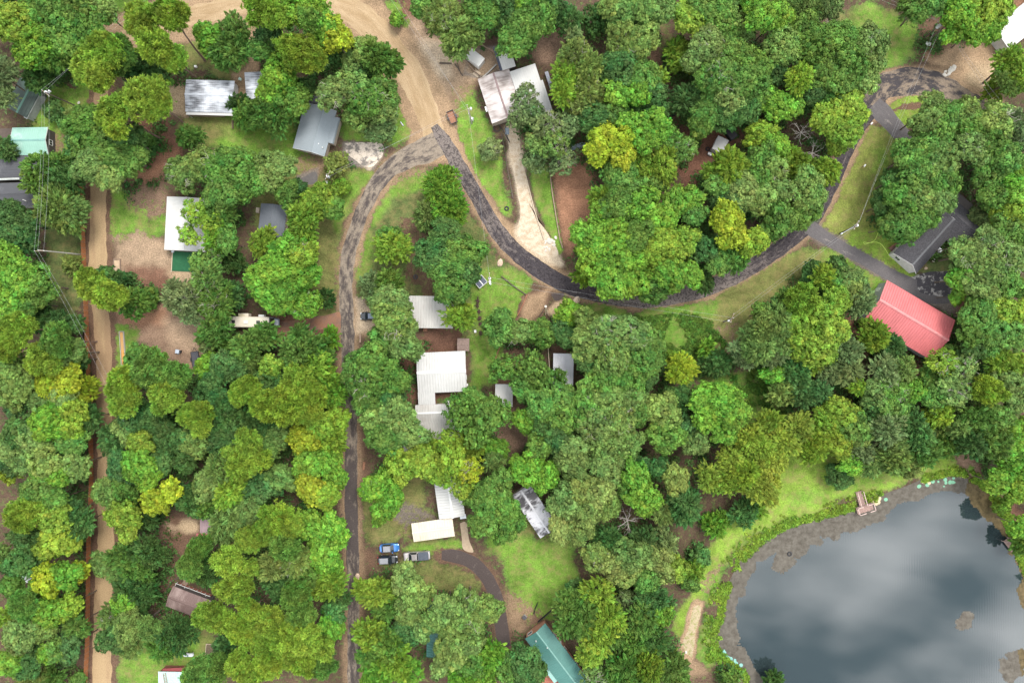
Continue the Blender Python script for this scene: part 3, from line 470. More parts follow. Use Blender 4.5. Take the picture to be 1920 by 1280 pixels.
    Cn = C[I] + off; A = ls * r.uniform(.7, 1.35, n) * (1.25 if kind in ('pine', 'elm', 'wil', 'cone') else 1)
    # a few leaves inside keep the crown from being hollow
    ni = int(n * (.02 if kind == 'thin' else .06)); ci = LC[r.integers(0, len(LC), ni)] + rdirs(ni, r) * (LR.mean() * r.uniform(.1, .6, ni))[:, None]; ci[:, 2] = ci[:, 2] * sq - .15 * Rr
    Cn = np.r_[Cn, ci]; nn = np.r_[nn, rdirs(ni, r) * .5 + np.array([0, 0, .7])]; nn /= np.linalg.norm(nn, axis=1)[:, None]; A = np.r_[A, np.full(ni, .36)]; tint = np.r_[tint, np.stack([np.full(ni, .9), np.full(ni, .5), np.zeros(ni)], 1)]
    if ax_ is not None: ax_ = np.r_[ax_, rdirs(ni, r)]
    return leaf_mesh('foliage', Cn, nn, A, ratio, tint, m_leaf, r, ax_)
SIZES = [1.3, 2.1, 3.1, 4.3, 5.8]
PROTO = {}
def proto(kind, Rr):
    s = min(range(len(SIZES)), key=lambda i: abs(math.log(Rr / SIZES[i]))); nv = 3 if s < 4 else 2
    k = (kind, s, R.randrange(nv))
    if k not in PROTO: PROTO[k] = crown(kind, SIZES[s], 1000 + s * 17 + k[2] * 131 + sum(map(ord, kind)))
    return PROTO[k], Rr / SIZES[s]
m_bark = M('bark', (.12, .09, .065), .95, var=.35, scale=3, bump=.6, bscale=12)
m_pbark = M('pine_bark', (.15, .10, .075), .95, var=.35, scale=3, bump=.6, bscale=12)
m_twig = M('bare_twigs', (.29, .26, .225), .9, var=.25, scale=5)
def twigs(Rr, seed, up=.75, n0=9):
    r = random.Random(seed); m = MB()
    def br(p, d, L, rad, lev):
        pts = [p]; dd = Vector(d)
        for k in range(3):
            dd = (dd + Vector((r.gauss(0, .22), r.gauss(0, .22), r.gauss(0, .16)))).normalized(); pts.append(tuple(Vector(pts[-1]) + dd * L / 3))
        m.tube(pts, [rad, rad * .8, rad * .55, rad * .3], 4)
        if lev < 2:
            for q in range(3 if lev == 0 else 2):
                a = pts[r.choice([1, 2, 3])]; e = (dd + Vector((r.gauss(0, .7), r.gauss(0, .7), r.gauss(0.1, .35)))).normalized(); br(a, e, L * r.uniform(.45, .7), rad * .5, lev + 1)
    for k in range(n0):
        a = 6.2832 * k / n0 + r.uniform(-.3, .3); br((0, 0, 0), (math.cos(a), math.sin(a), r.uniform(.1, up)), Rr * r.uniform(.5, .8), .075 * Rr / 3, 0)
    return m.mesh('bare_branches', m_twig)
TWIG = [twigs(3.0, s) for s in (1, 2, 3)]
TONE = dict(dk=(.050, .110, .027), md=(.084, .168, .030), gr=(.120, .192, .046), br=(.108, .224, .025), yg=(.148, .238, .027), Y=(.210, .268, .020), ye=(.212, .280, .038), ol=(.150, .206, .050), te=(.064, .142, .038), sg=(.132, .188, .066))
TW = dict(dk='dark green', md='mid green', gr='greyish green', br='bright green', yg='yellow green', Y='vivid yellow', ye='pale yellow', ol='olive', te='bluish green', sg='sage green')
KW = dict(oak=('oak_tree', 'oak'), pine=('pine_tree', 'pine'), elm=('elm_tree', 'feathery tree'), wil=('willow_tree', 'willowy tree'), thin=('sparse_tree', 'thin crowned tree'), cone=('cedar_tree', 'cedar'), shr=('shrub', 'shrub'), maple=('maple_tree', 'maple'), dead=('dead_tree', 'leafless dead tree'))
TREE_INFO = []     # (object, kind, tone, px, py, size in m)
LOBES = []         # ground positions of the crowns, for the undergrowth
def tree(kind, tone, zc, lobes, base=None, bare=False):
    """lobes: crown masses as (photo px, photo py, radius in photo px); their centres stand zc metres above the ground"""
    base_c = TONE[tone]; dmul = R.uniform(.88, 1.14); name = 'hardwood_tree' if kind == 'oak' and tone in ('gr', 'ol') else KW[kind][0]
    ws = [(*P(px, py, zc), r * mpp(zc)) for px, py, r in lobes]
    big = max(ws, key=lambda w: w[2]); W_ = sum(w[2] ** 2 for w in ws); cx = sum(w[0] * w[2] ** 2 for w in ws) / W_; cy = sum(w[1] * w[2] ** 2 for w in ws) / W_
    bx, by = P(*base) if base else (cx, cy)
    root = empty(name, bx, by); gk = {'shr': 'oak', 'dead': 'oak'}.get(kind, kind)
    for q, (x, y, r) in enumerate(ws):
        z = zc + (R.uniform(-1.0, 1.0) if len(ws) > 1 and kind != 'shr' else 0)
        if kind == 'dead':
            o = link('branches', R.choice(TWIG), root, (x - bx, y - by, z)); s = r / 2.4; o.scale = (s, s, s * .8); o.rotation_euler = (0, 0, R.uniform(0, 6.28)); continue
        me, s = proto('elm' if kind == 'shr' and R.random() < .4 else gk, r * .92)
        o = link('foliage', me, root, (x - bx, y - by, z)); j = R.uniform(.86, 1.16); o.scale = (s * j, s / j, s * R.uniform(.85, 1.05)); o.rotation_euler = (R.gauss(0, .10), R.gauss(0, .10), R.uniform(0, 6.28))
        k = dmul * R.uniform(.93, 1.08); o.color = (base_c[0] * k * R.uniform(.93, 1.07), base_c[1] * k, base_c[2] * k * R.uniform(.9, 1.1), 1)
        LOBES.append((x, y, r, zc))
        if bare and q == 0 or (bare and R.random() < .4):
            t = link('bare_branches', R.choice(TWIG), root, (x - bx + R.uniform(-.2, .2) * r, y - by + R.uniform(-.2, .2) * r, z + r * .30)); s = r / 3.6; t.scale = (s, s, s * .75); t.rotation_euler = (0, 0, R.uniform(0, 6.28))
    m = MB(); r0 = max(.06, min(.34, big[2] * .055)); n = 7
    top = Vector((big[0], big[1], zc)); b0 = Vector((bx, by, -.1)); pts = [b0.lerp(top, t) + Vector((R.uniform(-.12, .12), R.uniform(-.12, .12), 0)) * (0 if t in (0,) else 1) * min(1, big[2] / 3) for t in (0, .03, .3, .6, .85, 1)]
    m.tube([tuple(p) for p in pts], [r0 * 1.5, r0 * 1.12, r0 * .95, r0 * .75, r0 * .5, r0 * .25], n)
    for x, y, r in ws:
        for q in range(1 if len(ws) > 1 else 3):
            a = pts[3 if zc > 4 else 2]; e = Vector((x + R.uniform(-.45, .45) * r, y + R.uniform(-.45, .45) * r, zc + r * R.uniform(-.1, .3))); mid = a.lerp(e, .5) + Vector((0, 0, -.1 * r)); m.tube([tuple(a), tuple(mid), tuple(e)], [r0 * .55, r0 * .38, r0 * .14], 5)
    m.build('trunk', m_pbark if kind == 'pine' else m_bark, root)
    px = sum(l[0] * l[2] ** 2 for l in lobes) / sum(l[2] ** 2 for l in lobes); py = sum(l[1] * l[2] ** 2 for l in lobes) / sum(l[2] ** 2 for l in lobes)
    TREE_INFO.append((root, kind, tone, px, py, W_ ** .5)); root['category'] = 'shrub' if kind == 'shr' else 'tree'
    return root
# ------------------------------------------------------------------ trees, surveyed tile by tile (x, y, r in tile pixels)
ZDEF = dict(oak=9.0, maple=9.0, pine=13.5, elm=8.0, wil=9.0, thin=9.0, cone=6.0, shr=1.5, dead=6.0)
def T(x0, y0, text):
    for ln in text.strip().splitlines():
        head, body = ln.split(':'); h = head.split(); kind, tone = h[0], h[1]; z = float(h[2]) if len(h) > 2 and h[2] != '*' else ZDEF[kind]; bare = '*' in h; base = None
        if '@' in body: body, b = body.split('@'); q = [float(v) for v in b.split()]; base = (x0 + q[0] / K3, y0 + q[1] / K3)
        lobes = [(x0 + a / K3, y0 + b / K3, r / K3) for a, b, r in (tuple(float(v) for v in s.split()) for s in body.split(','))]
        tree(kind, tone, z, lobes, base, bare)
T(0, 0, """
oak dk: 30 30 95, -20 90 90
maple md 11: 230 70 120, 330 40 100
oak md 11: 420 60 120, 500 120 100
oak gr 10: 560 50 95
maple yg 11: 90 140 115, 30 110 80
maple br 11: 200 250 120, 130 200 90
oak md 11: 320 170 115, 390 230 90
oak dk 9: 450 190 95
elm md 8: 320 300 110, 400 260 70
wil sg: 20 420 95, 30 540 75
elm te 5: 235 430 98
pine yg 15: 790 120 100 @ 845 185
pine yg 17: 950 85 105 @ 1143 340
pine yg 16: 880 270 105, 960 320 75 @ 1100 435
pine yg 15: 520 330 125, 600 280 100, 560 420 100
pine md 14: 650 260 75, 690 330 75
elm te 5: 810 370 90, 740 400 60
pine yg 16: 830 530 125, 890 580 75 @ 1025 685
pine yg 16: 630 620 100, 660 710 75 @ 900 775
oak md 9: 500 700 110, 510 820 115
oak md 10: 650 850 125, 730 880 90
oak dk 10: 690 760 100
oak gr 10: 520 930 105, 600 970 80
elm ol 6: 450 660 65
shr te 2: 295 620 58
shr te 1.5: 370 690 38
shr te 2.5: 425 780 60
shr te 3: 400 900 60
elm md 6: 260 960 118
elm te 6: 380 1010 90
elm gr 7: 340 1150 130, 420 1180 75
shr te 4: 40 840 55
oak dk 8: 60 1230 110, 150 1260 80
maple br 7: 1190 240 90, 1160 195 60
elm md 7: 1330 190 85, 1290 300 95
shr dk 2.5: 1330 580 52
shr md 3: 1370 660 62, 1410 700 40
cone md 5: 1070 770 72
shr md 1: 830 780 35
oak gr 9 *: 1040 960 110, 1140 920 85
oak md 10 *: 1230 960 115, 1320 910 100
oak md 9: 1380 1010 100, 1240 1080 90
thin yg 8: 1090 1190 85, 1170 1230 75
elm md 7: 1240 1190 80
shr md 1.5: 960 460 18
""")
T(480, 0, """
pine yg 15: 40 60 100, 110 110 75
maple br 12: 210 60 105
pine md 14: 300 110 70 @ 320 230
oak dk 8: 80 220 100
pine yg 15: 240 310 110, 180 260 70 @ 285 235
oak md 9: 30 270 70
maple br 11: 350 80 85, 380 160 85
maple Y 11: 420 190 100, 480 210 70
oak dk 6: 420 310 75
oak br 9: 140 460 115, 80 520 90
oak md 9: 210 560 95
elm md 8: 110 640 105, 40 620 80
oak dk 8: 270 490 55
oak gr 8: 560 330 80, 620 300 90
elm md 9: 690 340 100, 750 350 65
oak dk 7: 600 390 70
oak gr 10 *: 450 540 105, 560 500 100
oak md 10 *: 620 560 105, 690 520 90
oak gr 8: 560 630 85, 700 620 80
shr sg 3: 690 720 85
shr br 2: 793 103 45
wil ol 10 *: 1060 100 105, 1000 90 65
wil gr 10: 1150 190 100, 1220 200 60
wil ol 9: 1110 280 62
oak md 10: 920 30 65
oak md 10: 1270 80 95
oak dk 9: 1380 40 85
shr sg 3 *: 1310 840 62
oak gr 8: 60 960 115, 130 930 80
oak md 7: 170 1075 70
shr te 3: 250 1050 52
maple yg 7: 380 1110 100, 310 1100 60
maple md 7: 430 1160 70
thin ol 3: 450 930 75
shr br 2: 480 1045 48
elm yg 8: 270 1220 90
elm br 6: 1030 1030 105, 1090 1100 75
elm br 6: 1080 1190 100
elm gr 5: 950 1200 68
""")
T(960, 0, """
oak md 10: 60 140 115, 150 110 100
oak md 9: 30 240 95
oak yg 9: 60 20 80
oak dk 7: 200 60 75
elm te 6: 330 110 62, 260 60 60
thin dk 4: 450 110 90
oak gr 8: 620 70 90, 540 40 60
oak gr 9: 750 40 95, 830 60 90
shr te 3: 690 140 50
maple yg 9: 1000 120 95, 950 70 60
elm yg 6: 930 260 62, 950 340 68
oak md 10: 1090 50 90, 1180 110 90
oak gr 10: 1270 80 115, 1310 160 70
maple br 12: 1390 110 95, 1340 30 75
oak gr 11 *: 1110 260 110, 1040 320 85
oak md 11: 1220 290 110, 1290 340 80
oak md 11 *: 1160 420 120, 1080 440 80
oak md 11: 1320 450 115, 1380 380 80
oak gr 10: 1230 540 105
elm dk 8: 980 570 90
oak md 9: 1110 560 100, 1070 640 80
oak dk 9: 1190 630 90, 1310 600 90
oak md 9: 1060 700 65
oak md 9: 1400 540 75
wil ol 10 *: 350 310 95, 440 380 95
wil yg 10: 300 420 95, 290 520 85
wil ol 9 *: 420 520 95, 350 580 70
wil sg 7: 345 190 40
oak gr 10 *: 620 230 105, 720 240 85
oak dk 9: 590 390 95, 660 320 70
oak md 9: 700 440 85, 780 420 62
oak br 9: 580 530 95, 690 530 75
oak dk 8: 770 540 95
oak dk 9: 470 670 90
oak md 9: 570 640 90, 480 740 70
oak dk 7: 830 610 52
elm yg 6: 815 430 42
maple Y 11: 530 790 100, 480 850 75
maple Y 11: 620 800 80, 610 870 75
maple br 11: 650 690 70
oak br 11: 790 710 105, 730 780 80
oak md 8 *: 960 840 80
oak md 9: 850 770 75
elm yg 9: 820 920 110, 740 940 70
oak md 9: 600 960 110
oak md 9: 650 1060 95
elm yg 7: 490 1100 62
oak md 8: 770 1030 85
oak md 10: 590 1160 110
oak br 9: 530 1230 110
oak br 10: 730 1160 100
maple br 10: 830 1230 90
maple br 10: 900 1130 90, 990 1120 85
oak md 9: 1010 1200 75
thin sg 8 *: 70 540 80, 120 620 75
thin sg 8 *: 40 640 70
thin sg 9 *: 220 700 95, 310 690 75
thin gr 8 *: 230 810 90, 130 800 65
thin sg 5 *: 290 900 90, 130 900 75
elm yg 9: 1195 935 92, 1130 965 62
elm yg 8: 1270 950 75
oak md 9: 1150 1030 85
oak gr 9: 1290 1060 100
oak dk 8: 1190 1120 95
oak gr 9: 1390 1110 95
maple Y 10: 1210 1220 95, 1150 1230 60
oak md 8: 1390 890 90
oak md 9: 1390 1000 80
oak yg 8: 1380 740 75
""")
T(1440, 0, """
maple br 12: 45 90 88
wil gr 10: 230 40 105, 150 40 70
wil sg 10: 340 20 85
oak md 10: 180 170 95
oak gr 11: 90 270 100
oak md 11: 240 260 110
oak md 11: 340 220 95, 440 220 85
oak gr 11 *: 550 250 90, 590 330 70
oak md 11: 470 340 105
oak dk 9: 350 360 105
elm yg 12: 170 450 78
oak md 10: 290 420 90
oak md 10: 420 440 100
oak gr 9: 520 440 85
oak dk 9: 250 510 75
oak dk 9: 40 410 75
oak br 9: 60 600 95, 130 600 65
oak md 8: 330 520 80
maple yg 9: 440 590 105, 490 650 55
maple yg 9: 310 660 90
maple yg 8: 420 720 100
oak yg 6: 380 800 62
maple br 8: 40 810 90
elm yg 5: 110 870 62, 150 930 80
oak gr 9 *: 40 960 85
elm yg 5: 310 960 75, 270 1010 60
oak gr 9: 210 1080 100, 280 1090 60
oak gr 9 *: 70 1080 90
oak md 9: 60 1210 100
oak md 8: 190 1200 90
dead gr 4: 245 855 62
dead gr 6: 185 740 62
oak md 9: 850 30 90, 930 30 70
maple br 10: 1080 70 110, 1060 150 70
maple yg 10: 1190 60 105, 1290 60 85
maple br 9: 1130 170 70, 1230 160 70
wil yg 9: 1350 330 95, 1390 420 90
wil gr 9: 1330 470 80
shr yg 3: 1270 500 62
oak gr 10: 910 600 80, 880 680 80
oak md 10: 980 680 100
oak gr 10: 1090 650 88
oak md 10: 1150 720 95
oak gr 10 *: 1250 700 100, 1320 640 70
wil sg 10 *: 1390 700 75, 1400 800 60
oak md 11: 1230 810 105
oak gr 11 *: 1130 820 100
oak md 11: 1320 880 95
oak md 9: 940 790 100
oak md 10: 830 860 105, 770 900 60
oak gr 10: 960 900 105
oak md 9 *: 830 980 110
oak dk 7: 700 1010 70
oak md 10: 970 1010 85
oak md 9: 730 1110 95
oak dk 6: 630 1150 68
oak gr 9: 850 1100 105, 950 1120 75
oak md 8: 730 1220 95
oak md 8: 860 1200 85
oak md 9: 1240 960 90
oak br 9: 1360 990 85
oak md 8: 1250 1090 90
maple br 9: 1390 1080 80
maple yg 8: 1330 1220 95
shr sg 3: 1180 1220 65
""")
T(0, 425, """
oak dk 9: 90 60 120
maple br 11: 40 160 95
maple br 11: 100 280 120, 40 330 80
maple br 10: 60 420 95
oak md 9: 210 310 95, 250 370 60
oak md 9: 160 430 75
elm te 5: 240 520 85, 320 540 70
elm ol 3: 410 215 55
elm te 4: 425 545 48
pine yg 14: 90 570 100, 150 560 55
pine yg 14: 60 670 85
pine md 13: 320 640 95
pine yg 13: 260 730 95, 200 760 60
oak gr 10: 370 710 85, 430 690 60
oak gr 10: 90 800 105
oak gr 10: 70 900 100
maple Y 9: 250 880 75, 320 850 65
maple Y 9: 400 850 85, 350 920 60
elm Y 7: 480 900 70
oak dk 7: 430 740 60
maple te 8: 100 1010 68
oak gr 8: 230 980 75
oak gr 9: 360 970 85
maple br 10: 290 1090 105
maple yg 10: 400 1060 95, 370 1140 70
elm dk 7: 500 1060 70
oak dk 9: 110 1160 100
oak gr 9: 210 1190 95
oak md 9: 400 1200 80
oak gr 9: 60 1240 85
pine yg 12: 510 320 88, 480 280 50
pine yg 12: 640 380 88, 570 400 60
elm md 6: 750 420 80
shr dk 3: 610 285 72
shr md 2: 830 410 60
shr dk 2: 690 290 38
elm sg 8 *: 1020 400 100
elm gr 8 *: 1150 310 100
elm md 8 *: 1210 430 105
elm sg 7: 1070 470 75
elm dk 6: 1290 390 80
thin md 7 *: 1190 160 62, 1120 190 60
thin yg 7 *: 1050 50 60
elm br 7: 1215 50 75
oak md 8: 1270 80 75
elm dk 3: 1300 200 62
elm md 6: 1210 570 85, 1240 630 55
elm sg 5: 1170 650 60
elm md 7: 1370 672 80
pine yg 13: 690 870 92
pine yg 13: 700 970 92
pine md 13: 830 790 100, 880 740 55
oak md 7: 760 730 72
pine yg 13: 930 950 100
pine md 12: 1000 830 85, 920 850 50
pine yg 14: 1090 1050 88, 1110 1130 58
maple br 7: 1150 780 72
maple te 7: 1190 870 85
oak te 7: 1250 780 75, 1330 800 70
pine yg 14: 1370 910 82, 1320 950 50
oak dk 7: 1200 970 90
oak dk 8: 1290 1010 90
oak dk 8: 1230 1080 90
elm te 8: 1380 1050 85
elm gr 6: 1400 760 60
oak dk 7: 780 1060 90, 860 1050 70
oak gr 7: 730 1130 88
elm te 5: 640 1170 85
maple yg 9: 780 1210 75
oak dk 7: 890 1130 90
elm te 7: 920 1210 80
oak dk 7: 1030 1190 85
oak gr 8: 1110 1210 90
oak dk 8: 1200 1180 80
oak dk 8: 1300 1150 85
pine yg 13: 1390 1210 85
maple yg 8: 1290 1240 60
""")
T(480, 425, """
elm yg 7: 270 40 80
elm yg 6: 45 100 78
maple br 9: 195 128 98, 130 180 70
maple yg 10 *: 270 160 80
maple br 9: 110 250 110
maple br 9: 250 270 90, 310 250 55
maple br 8: 50 350 95
maple br 8: 180 380 105
maple br 7 *: 310 430 75, 250 460 60
maple br 8: 120 440 65
elm dk 3: 390 400 52
elm md 7: 50 616 82
elm md 7: 250 690 118
elm md 5: 350 660 55, 390 740 55
shr br 2.5: 420 625 55
maple yg 8: 80 780 72
oak dk 7: 60 880 85
elm yg 8: 340 800 90
pine yg 14: 220 880 100, 170 930 60
pine yg 14: 310 950 95
elm yg 7: 420 850 62
elm br 7: 430 930 75
pine yg 14: 60 1000 88
pine yg 14: 190 1020 95, 280 1050 70
oak dk 7: 40 1110 75
oak gr 7: 130 1170 85
oak gr 7: 60 1240 80
maple Y 9: 270 1170 95
maple yg 9: 360 1120 85
maple yg 7: 450 1080 82
elm yg 7: 420 1190 88
elm sg 4: 660 320 75
elm md 5: 740 320 80
elm yg 5: 770 110 95
thin md 5: 740 40 60
oak dk 8: 1060 30 85
oak dk 9 *: 1050 110 95, 980 170 85
oak md 9: 1150 150 100
oak md 9: 1070 240 100
oak dk 9: 1180 250 70
oak md 8: 1080 350 85, 1140 390 50
oak gr 10: 740 430 100
oak gr 10: 800 455 70
oak gr 11 *: 770 530 110
oak gr 10: 815 565 76
oak md 9: 720 620 90
oak gr 10: 840 660 92
oak md 10: 660 730 100
oak md 9: 560 790 80
oak md 10 *: 600 860 110
oak md 10: 730 830 105, 800 860 65
oak md 9: 630 950 90
oak dk 9: 750 940 80
wil yg 6: 1130 500 95
oak gr 9: 670 1070 88
oak gr 10: 790 1050 105
oak md 10: 720 1170 105
oak gr 9: 830 1150 95
oak md 8: 1370 580 88, 1370 500 45
thin md 8: 1380 780 90
oak md 8: 1210 970 75
thin md 9: 1130 1030 100
oak md 9: 1290 1050 100
thin md 8: 1240 1130 88
thin md 8: 1370 1040 75
thin yg 7: 1100 1195 75
wil yg 7: 960 1225 85
thin yg 7: 1060 1260 80
elm yg 5: 1220 1220 65
maple br 5: 1340 1240 70
""")
T(960, 425, """
oak br 10: 420 70 100
oak br 11: 550 60 110
oak md 11: 690 50 105
maple yg 11: 830 100 108
maple yg 10: 950 80 85
oak br 10: 440 190 100
oak br 11: 560 180 110
oak br 10: 680 180 85
maple yg 10: 890 150 80
oak br 10: 530 290 98
oak br 9: 660 290 92
elm yg 9: 760 250 50
oak br 10: 870 260 108
oak br 9: 980 260 80
oak md 8: 810 340 85
oak md 7: 720 330 60
wil yg 5: 410 280 58
elm dk 5: 1060 300 70
oak dk 8: 1060 130 90
maple Y 11: 1230 50 92
maple yg 10: 1350 90 80
elm md 8: 1250 180 75
oak md 8: 1140 190 72
oak md 9: 1390 60 60
oak md 6: 140 590 82
oak gr 7 *: 30 590 78
maple br 6: 320 490 82
oak dk 6: 280 580 70
oak gr 9: 430 540 78
oak gr 10: 420 640 95
oak dk 7: 320 620 60
oak gr 11 *: 550 590 110
oak gr 11 *: 660 610 100
oak md 10: 760 640 85
oak md 10: 750 740 92
oak gr 11 *: 570 730 112
oak dk 9: 420 730 75
oak md 10: 520 850 98
oak md 10: 640 840 100
oak dk 8: 750 830 75
wil Y 7: 940 795 88
elm yg 5: 900 735 45
thin md 8: 110 780 95
thin md 7: 60 880 75
thin md 7: 180 850 62
thin md 6: 265 835 40
oak md 7: 70 930 60
maple br 6: 70 1080 72
oak md 9: 300 970 78
oak md 9: 420 900 82
oak md 9: 180 1000 85
oak md 9: 290 1050 90
oak md 10 *: 400 1010 92
oak gr 10: 540 950 95
oak gr 10: 650 960 95
oak gr 10 *: 460 1110 108
oak gr 10 *: 600 1080 105
oak md 9: 690 1040 80
oak dk 8: 190 1110 85
oak dk 8: 270 1180 90
oak md 8: 150 1230 75
oak gr 9: 350 1230 85
oak gr 9: 530 1220 100
oak gr 9: 650 1200 80
oak gr 9: 830 1020 100
oak dk 7: 920 950 72
maple br 10: 1150 990 125
maple br 10: 1080 1060 90, 1060 970 70
maple br 10: 1230 1040 100
maple br 9: 1180 1130 80
oak md 9: 870 1170 95
oak gr 8: 1030 1190 75
oak dk 8: 960 1110 68
elm te 3: 1150 770 72
shr br 2: 1080 680 42
shr te 2: 1070 780 45
wil gr 8: 1340 600 75
wil gr 9: 1410 570 75
wil gr 9: 1380 690 88
wil sg 7: 1260 680 50, 1300 740 50
oak md 7: 1390 490 60
wil ye 8: 1330 1190 90
elm yg 7: 1400 1090 72
wil ol 6: 1220 1240 65
wil ye 8: 1400 1240 80
""")
T(1440, 425, """
oak md 8: 760 15 100
oak md 7: 660 5 60
oak dk 4: 250 230 55, 220 290 45
elm yg 8: 310 275 62
oak dk 6: 390 220 65
oak gr 7: 450 300 78
oak ol 8: 460 350 60
oak md 7: 380 310 65
pine yg 11: 190 410 100
elm md 7: 110 400 60
maple yg 9: 380 400 80
maple yg 9: 300 490 98
elm sg 7: 500 420 85
wil gr 9: 50 530 95
wil gr 9: 70 640 90
wil sg 8: 30 720 60
oak yg 9: 150 540 85
maple yg 10: 360 580 92
maple yg 10: 200 650 95
maple yg 9: 280 700 95
elm yg 7: 240 780 50
elm sg 7: 420 690 85
elm sg 7: 440 800 90
elm sg 6: 340 800 75
elm te 6: 150 810 85
maple br 6: 30 820 58
elm gr 5: 90 920 85
elm te 6: 190 930 80
elm te 6: 280 930 72
cone yg 6: 580 610 85
cone te 6: 670 660 72
elm te 6: 690 720 65
elm sg 8: 650 800 88
elm gr 8: 740 800 75
oak gr 8 *: 600 920 85
elm yg 8: 500 895 48
maple br 8: 800 910 72
oak md 9 *: 700 920 80
oak md 8: 690 1020 98
elm te 7: 600 1040 75
maple yg 8: 400 1030 92
maple yg 8: 310 1100 85
maple md 8: 450 1120 98
elm yg 7: 30 1090 58
wil ye 8: 170 1120 85
wil ye 8: 90 1190 85
wil yg 8: 260 1220 100
wil ye 7: 50 1260 65
maple yg 8: 390 1210 80
oak gr 8: 530 1160 65
elm sg 7: 530 1250 75
elm sg 9: 660 1130 95
elm te 8: 770 1080 90
wil gr 8: 700 1230 80
elm te 8: 830 1180 88
elm md 8: 870 1250 80
thin gr 10: 1060 110 62
oak gr 10 *: 1120 160 95
oak gr 11 *: 1210 90 92
oak md 9: 1310 20 85
oak md 9: 1400 50 72
oak gr 11 *: 1240 210 100
oak gr 10 *: 1360 190 92
oak br 9: 1080 290 80
oak gr 10: 1180 310 92
oak md 10: 1300 310 100
oak md 10: 1400 330 65
oak br 7: 1055 385 50
oak md 9: 1180 490 92
maple yg 9: 1290 460 98
maple yg 9: 1390 470 75
oak md 9: 1150 590 82
oak md 9: 1260 590 92
oak md 9: 1370 600 85
oak dk 7: 1140 690 72
oak md 7: 1230 700 65
maple md 5: 1015 700 52
thin yg 9 *: 980 760 95
thin gr 9 *: 1080 800 92
oak md 6: 900 840 62
oak gr 9 *: 1030 900 102
oak md 8: 930 940 75
elm yg 8: 1290 770 85
elm yg 7: 1380 760 62
pine yg 11: 1230 910 88
oak gr 9: 1330 880 88
oak gr 9 *: 1390 960 75
elm yg 7: 950 1030 82
elm md 8: 1170 1070 98
elm gr 8: 1090 1100 80
oak md 8: 1290 1060 88
maple br 8: 1390 1120 75
elm dk 8: 1130 1190 95
elm md 8: 1250 1200 95
maple br 8: 1370 1220 85
elm ol 6: 1010 1120 72
elm md 6: 1000 1210 75
""")
T(0, 850, """
oak dk 8: 60 30 80
elm yg 7: 50 100 60
oak gr 9: 170 40 80
oak gr 10: 270 60 95
maple br 10: 330 110 75
maple br 10: 240 110 62
oak gr 9: 420 60 80
oak md 10: 220 200 95
oak md 10: 300 260 85
elm te 8: 390 330 85
pine yg 12: 120 350 95, 200 320 60
maple yg 10: 310 370 95
elm te 8: 450 390 85
maple yg 9: 350 470 100
maple yg 8: 270 530 75
oak dk 8: 150 480 75
wil gr 8: 20 560 62
oak dk 8: 140 590 88, 70 620 55
maple Y 10: 280 690 95
maple br 10: 370 670 88
maple Y 8: 450 650 55
maple br 8: 240 730 70
oak md 8: 70 740 65
pine md 12: 140 840 85
elm yg 9: 60 900 58
maple br 10: 290 870 95
maple yg 9: 390 850 75
elm md 8: 430 960 65
oak gr 10: 120 1000 105
oak gr 9: 220 960 80
maple md 9: 330 1080 75
maple te 9: 400 1080 70
maple br 9: 280 1110 65
maple br 9: 60 1160 80
oak dk 8: 160 1170 80
elm ol 5: 180 1245 75
elm md 4: 300 1235 55
shr md 2: 440 1255 38
oak te 8: 690 70 80
maple br 10: 790 60 95
maple br 10: 830 140 72
oak te 8: 900 60 75
oak dk 8: 1040 50 70
oak gr 7: 590 210 78
oak md 7: 690 200 75
maple Y 10: 860 260 82
maple Y 10: 960 200 65
maple yg 9: 720 340 82
maple yg 8: 640 360 52
maple yg 8: 720 430 65
elm dk 5: 830 360 55
elm dk 7: 1060 250 85
elm md 6: 1130 290 70
oak gr 8: 1160 170 85
elm gr 8: 1230 90 88
pine yg 13: 1340 70 85
elm yg 9: 1280 220 80
pine yg 13: 1410 60 62
oak dk 7: 1380 190 72
elm gr 8: 1270 380 98
oak gr 8: 1380 330 72
pine yg 13: 1390 480 75
oak gr 7: 1230 440 62
elm dk 7: 830 550 100
elm md 7: 700 570 85
oak gr 6: 580 620 72
elm md 7: 770 640 95
elm gr 6: 650 640 75
elm dk 7: 740 760 95
elm dk 7: 820 770 70
maple br 8: 690 830 68
oak dk 6: 780 850 65
elm gr 6 *: 630 910 70
pine gr 9: 720 960 92
pine gr 9: 830 970 78
oak dk 7: 640 1020 78
elm gr 6: 730 1060 78
elm dk 7: 990 1000 105
elm md 7: 900 1060 82
pine md 12: 1110 530 72
pine md 12: 1060 630 72
elm dk 8: 1160 650 92
pine yg 13: 1280 600 92
pine yg 13: 1310 750 92
pine yg 13: 1180 900 92
pine yg 13: 1260 930 75
pine yg 13: 1350 980 82
pine yg 13: 1400 880 70
pine yg 12: 1410 640 52
elm te 5: 1260 1060 58
pine md 12: 1130 1200 88
pine md 12: 1230 1190 80
pine yg 13: 1340 1160 88
pine md 12: 1060 1255 60
pine yg 12: 1400 1220 75
""")
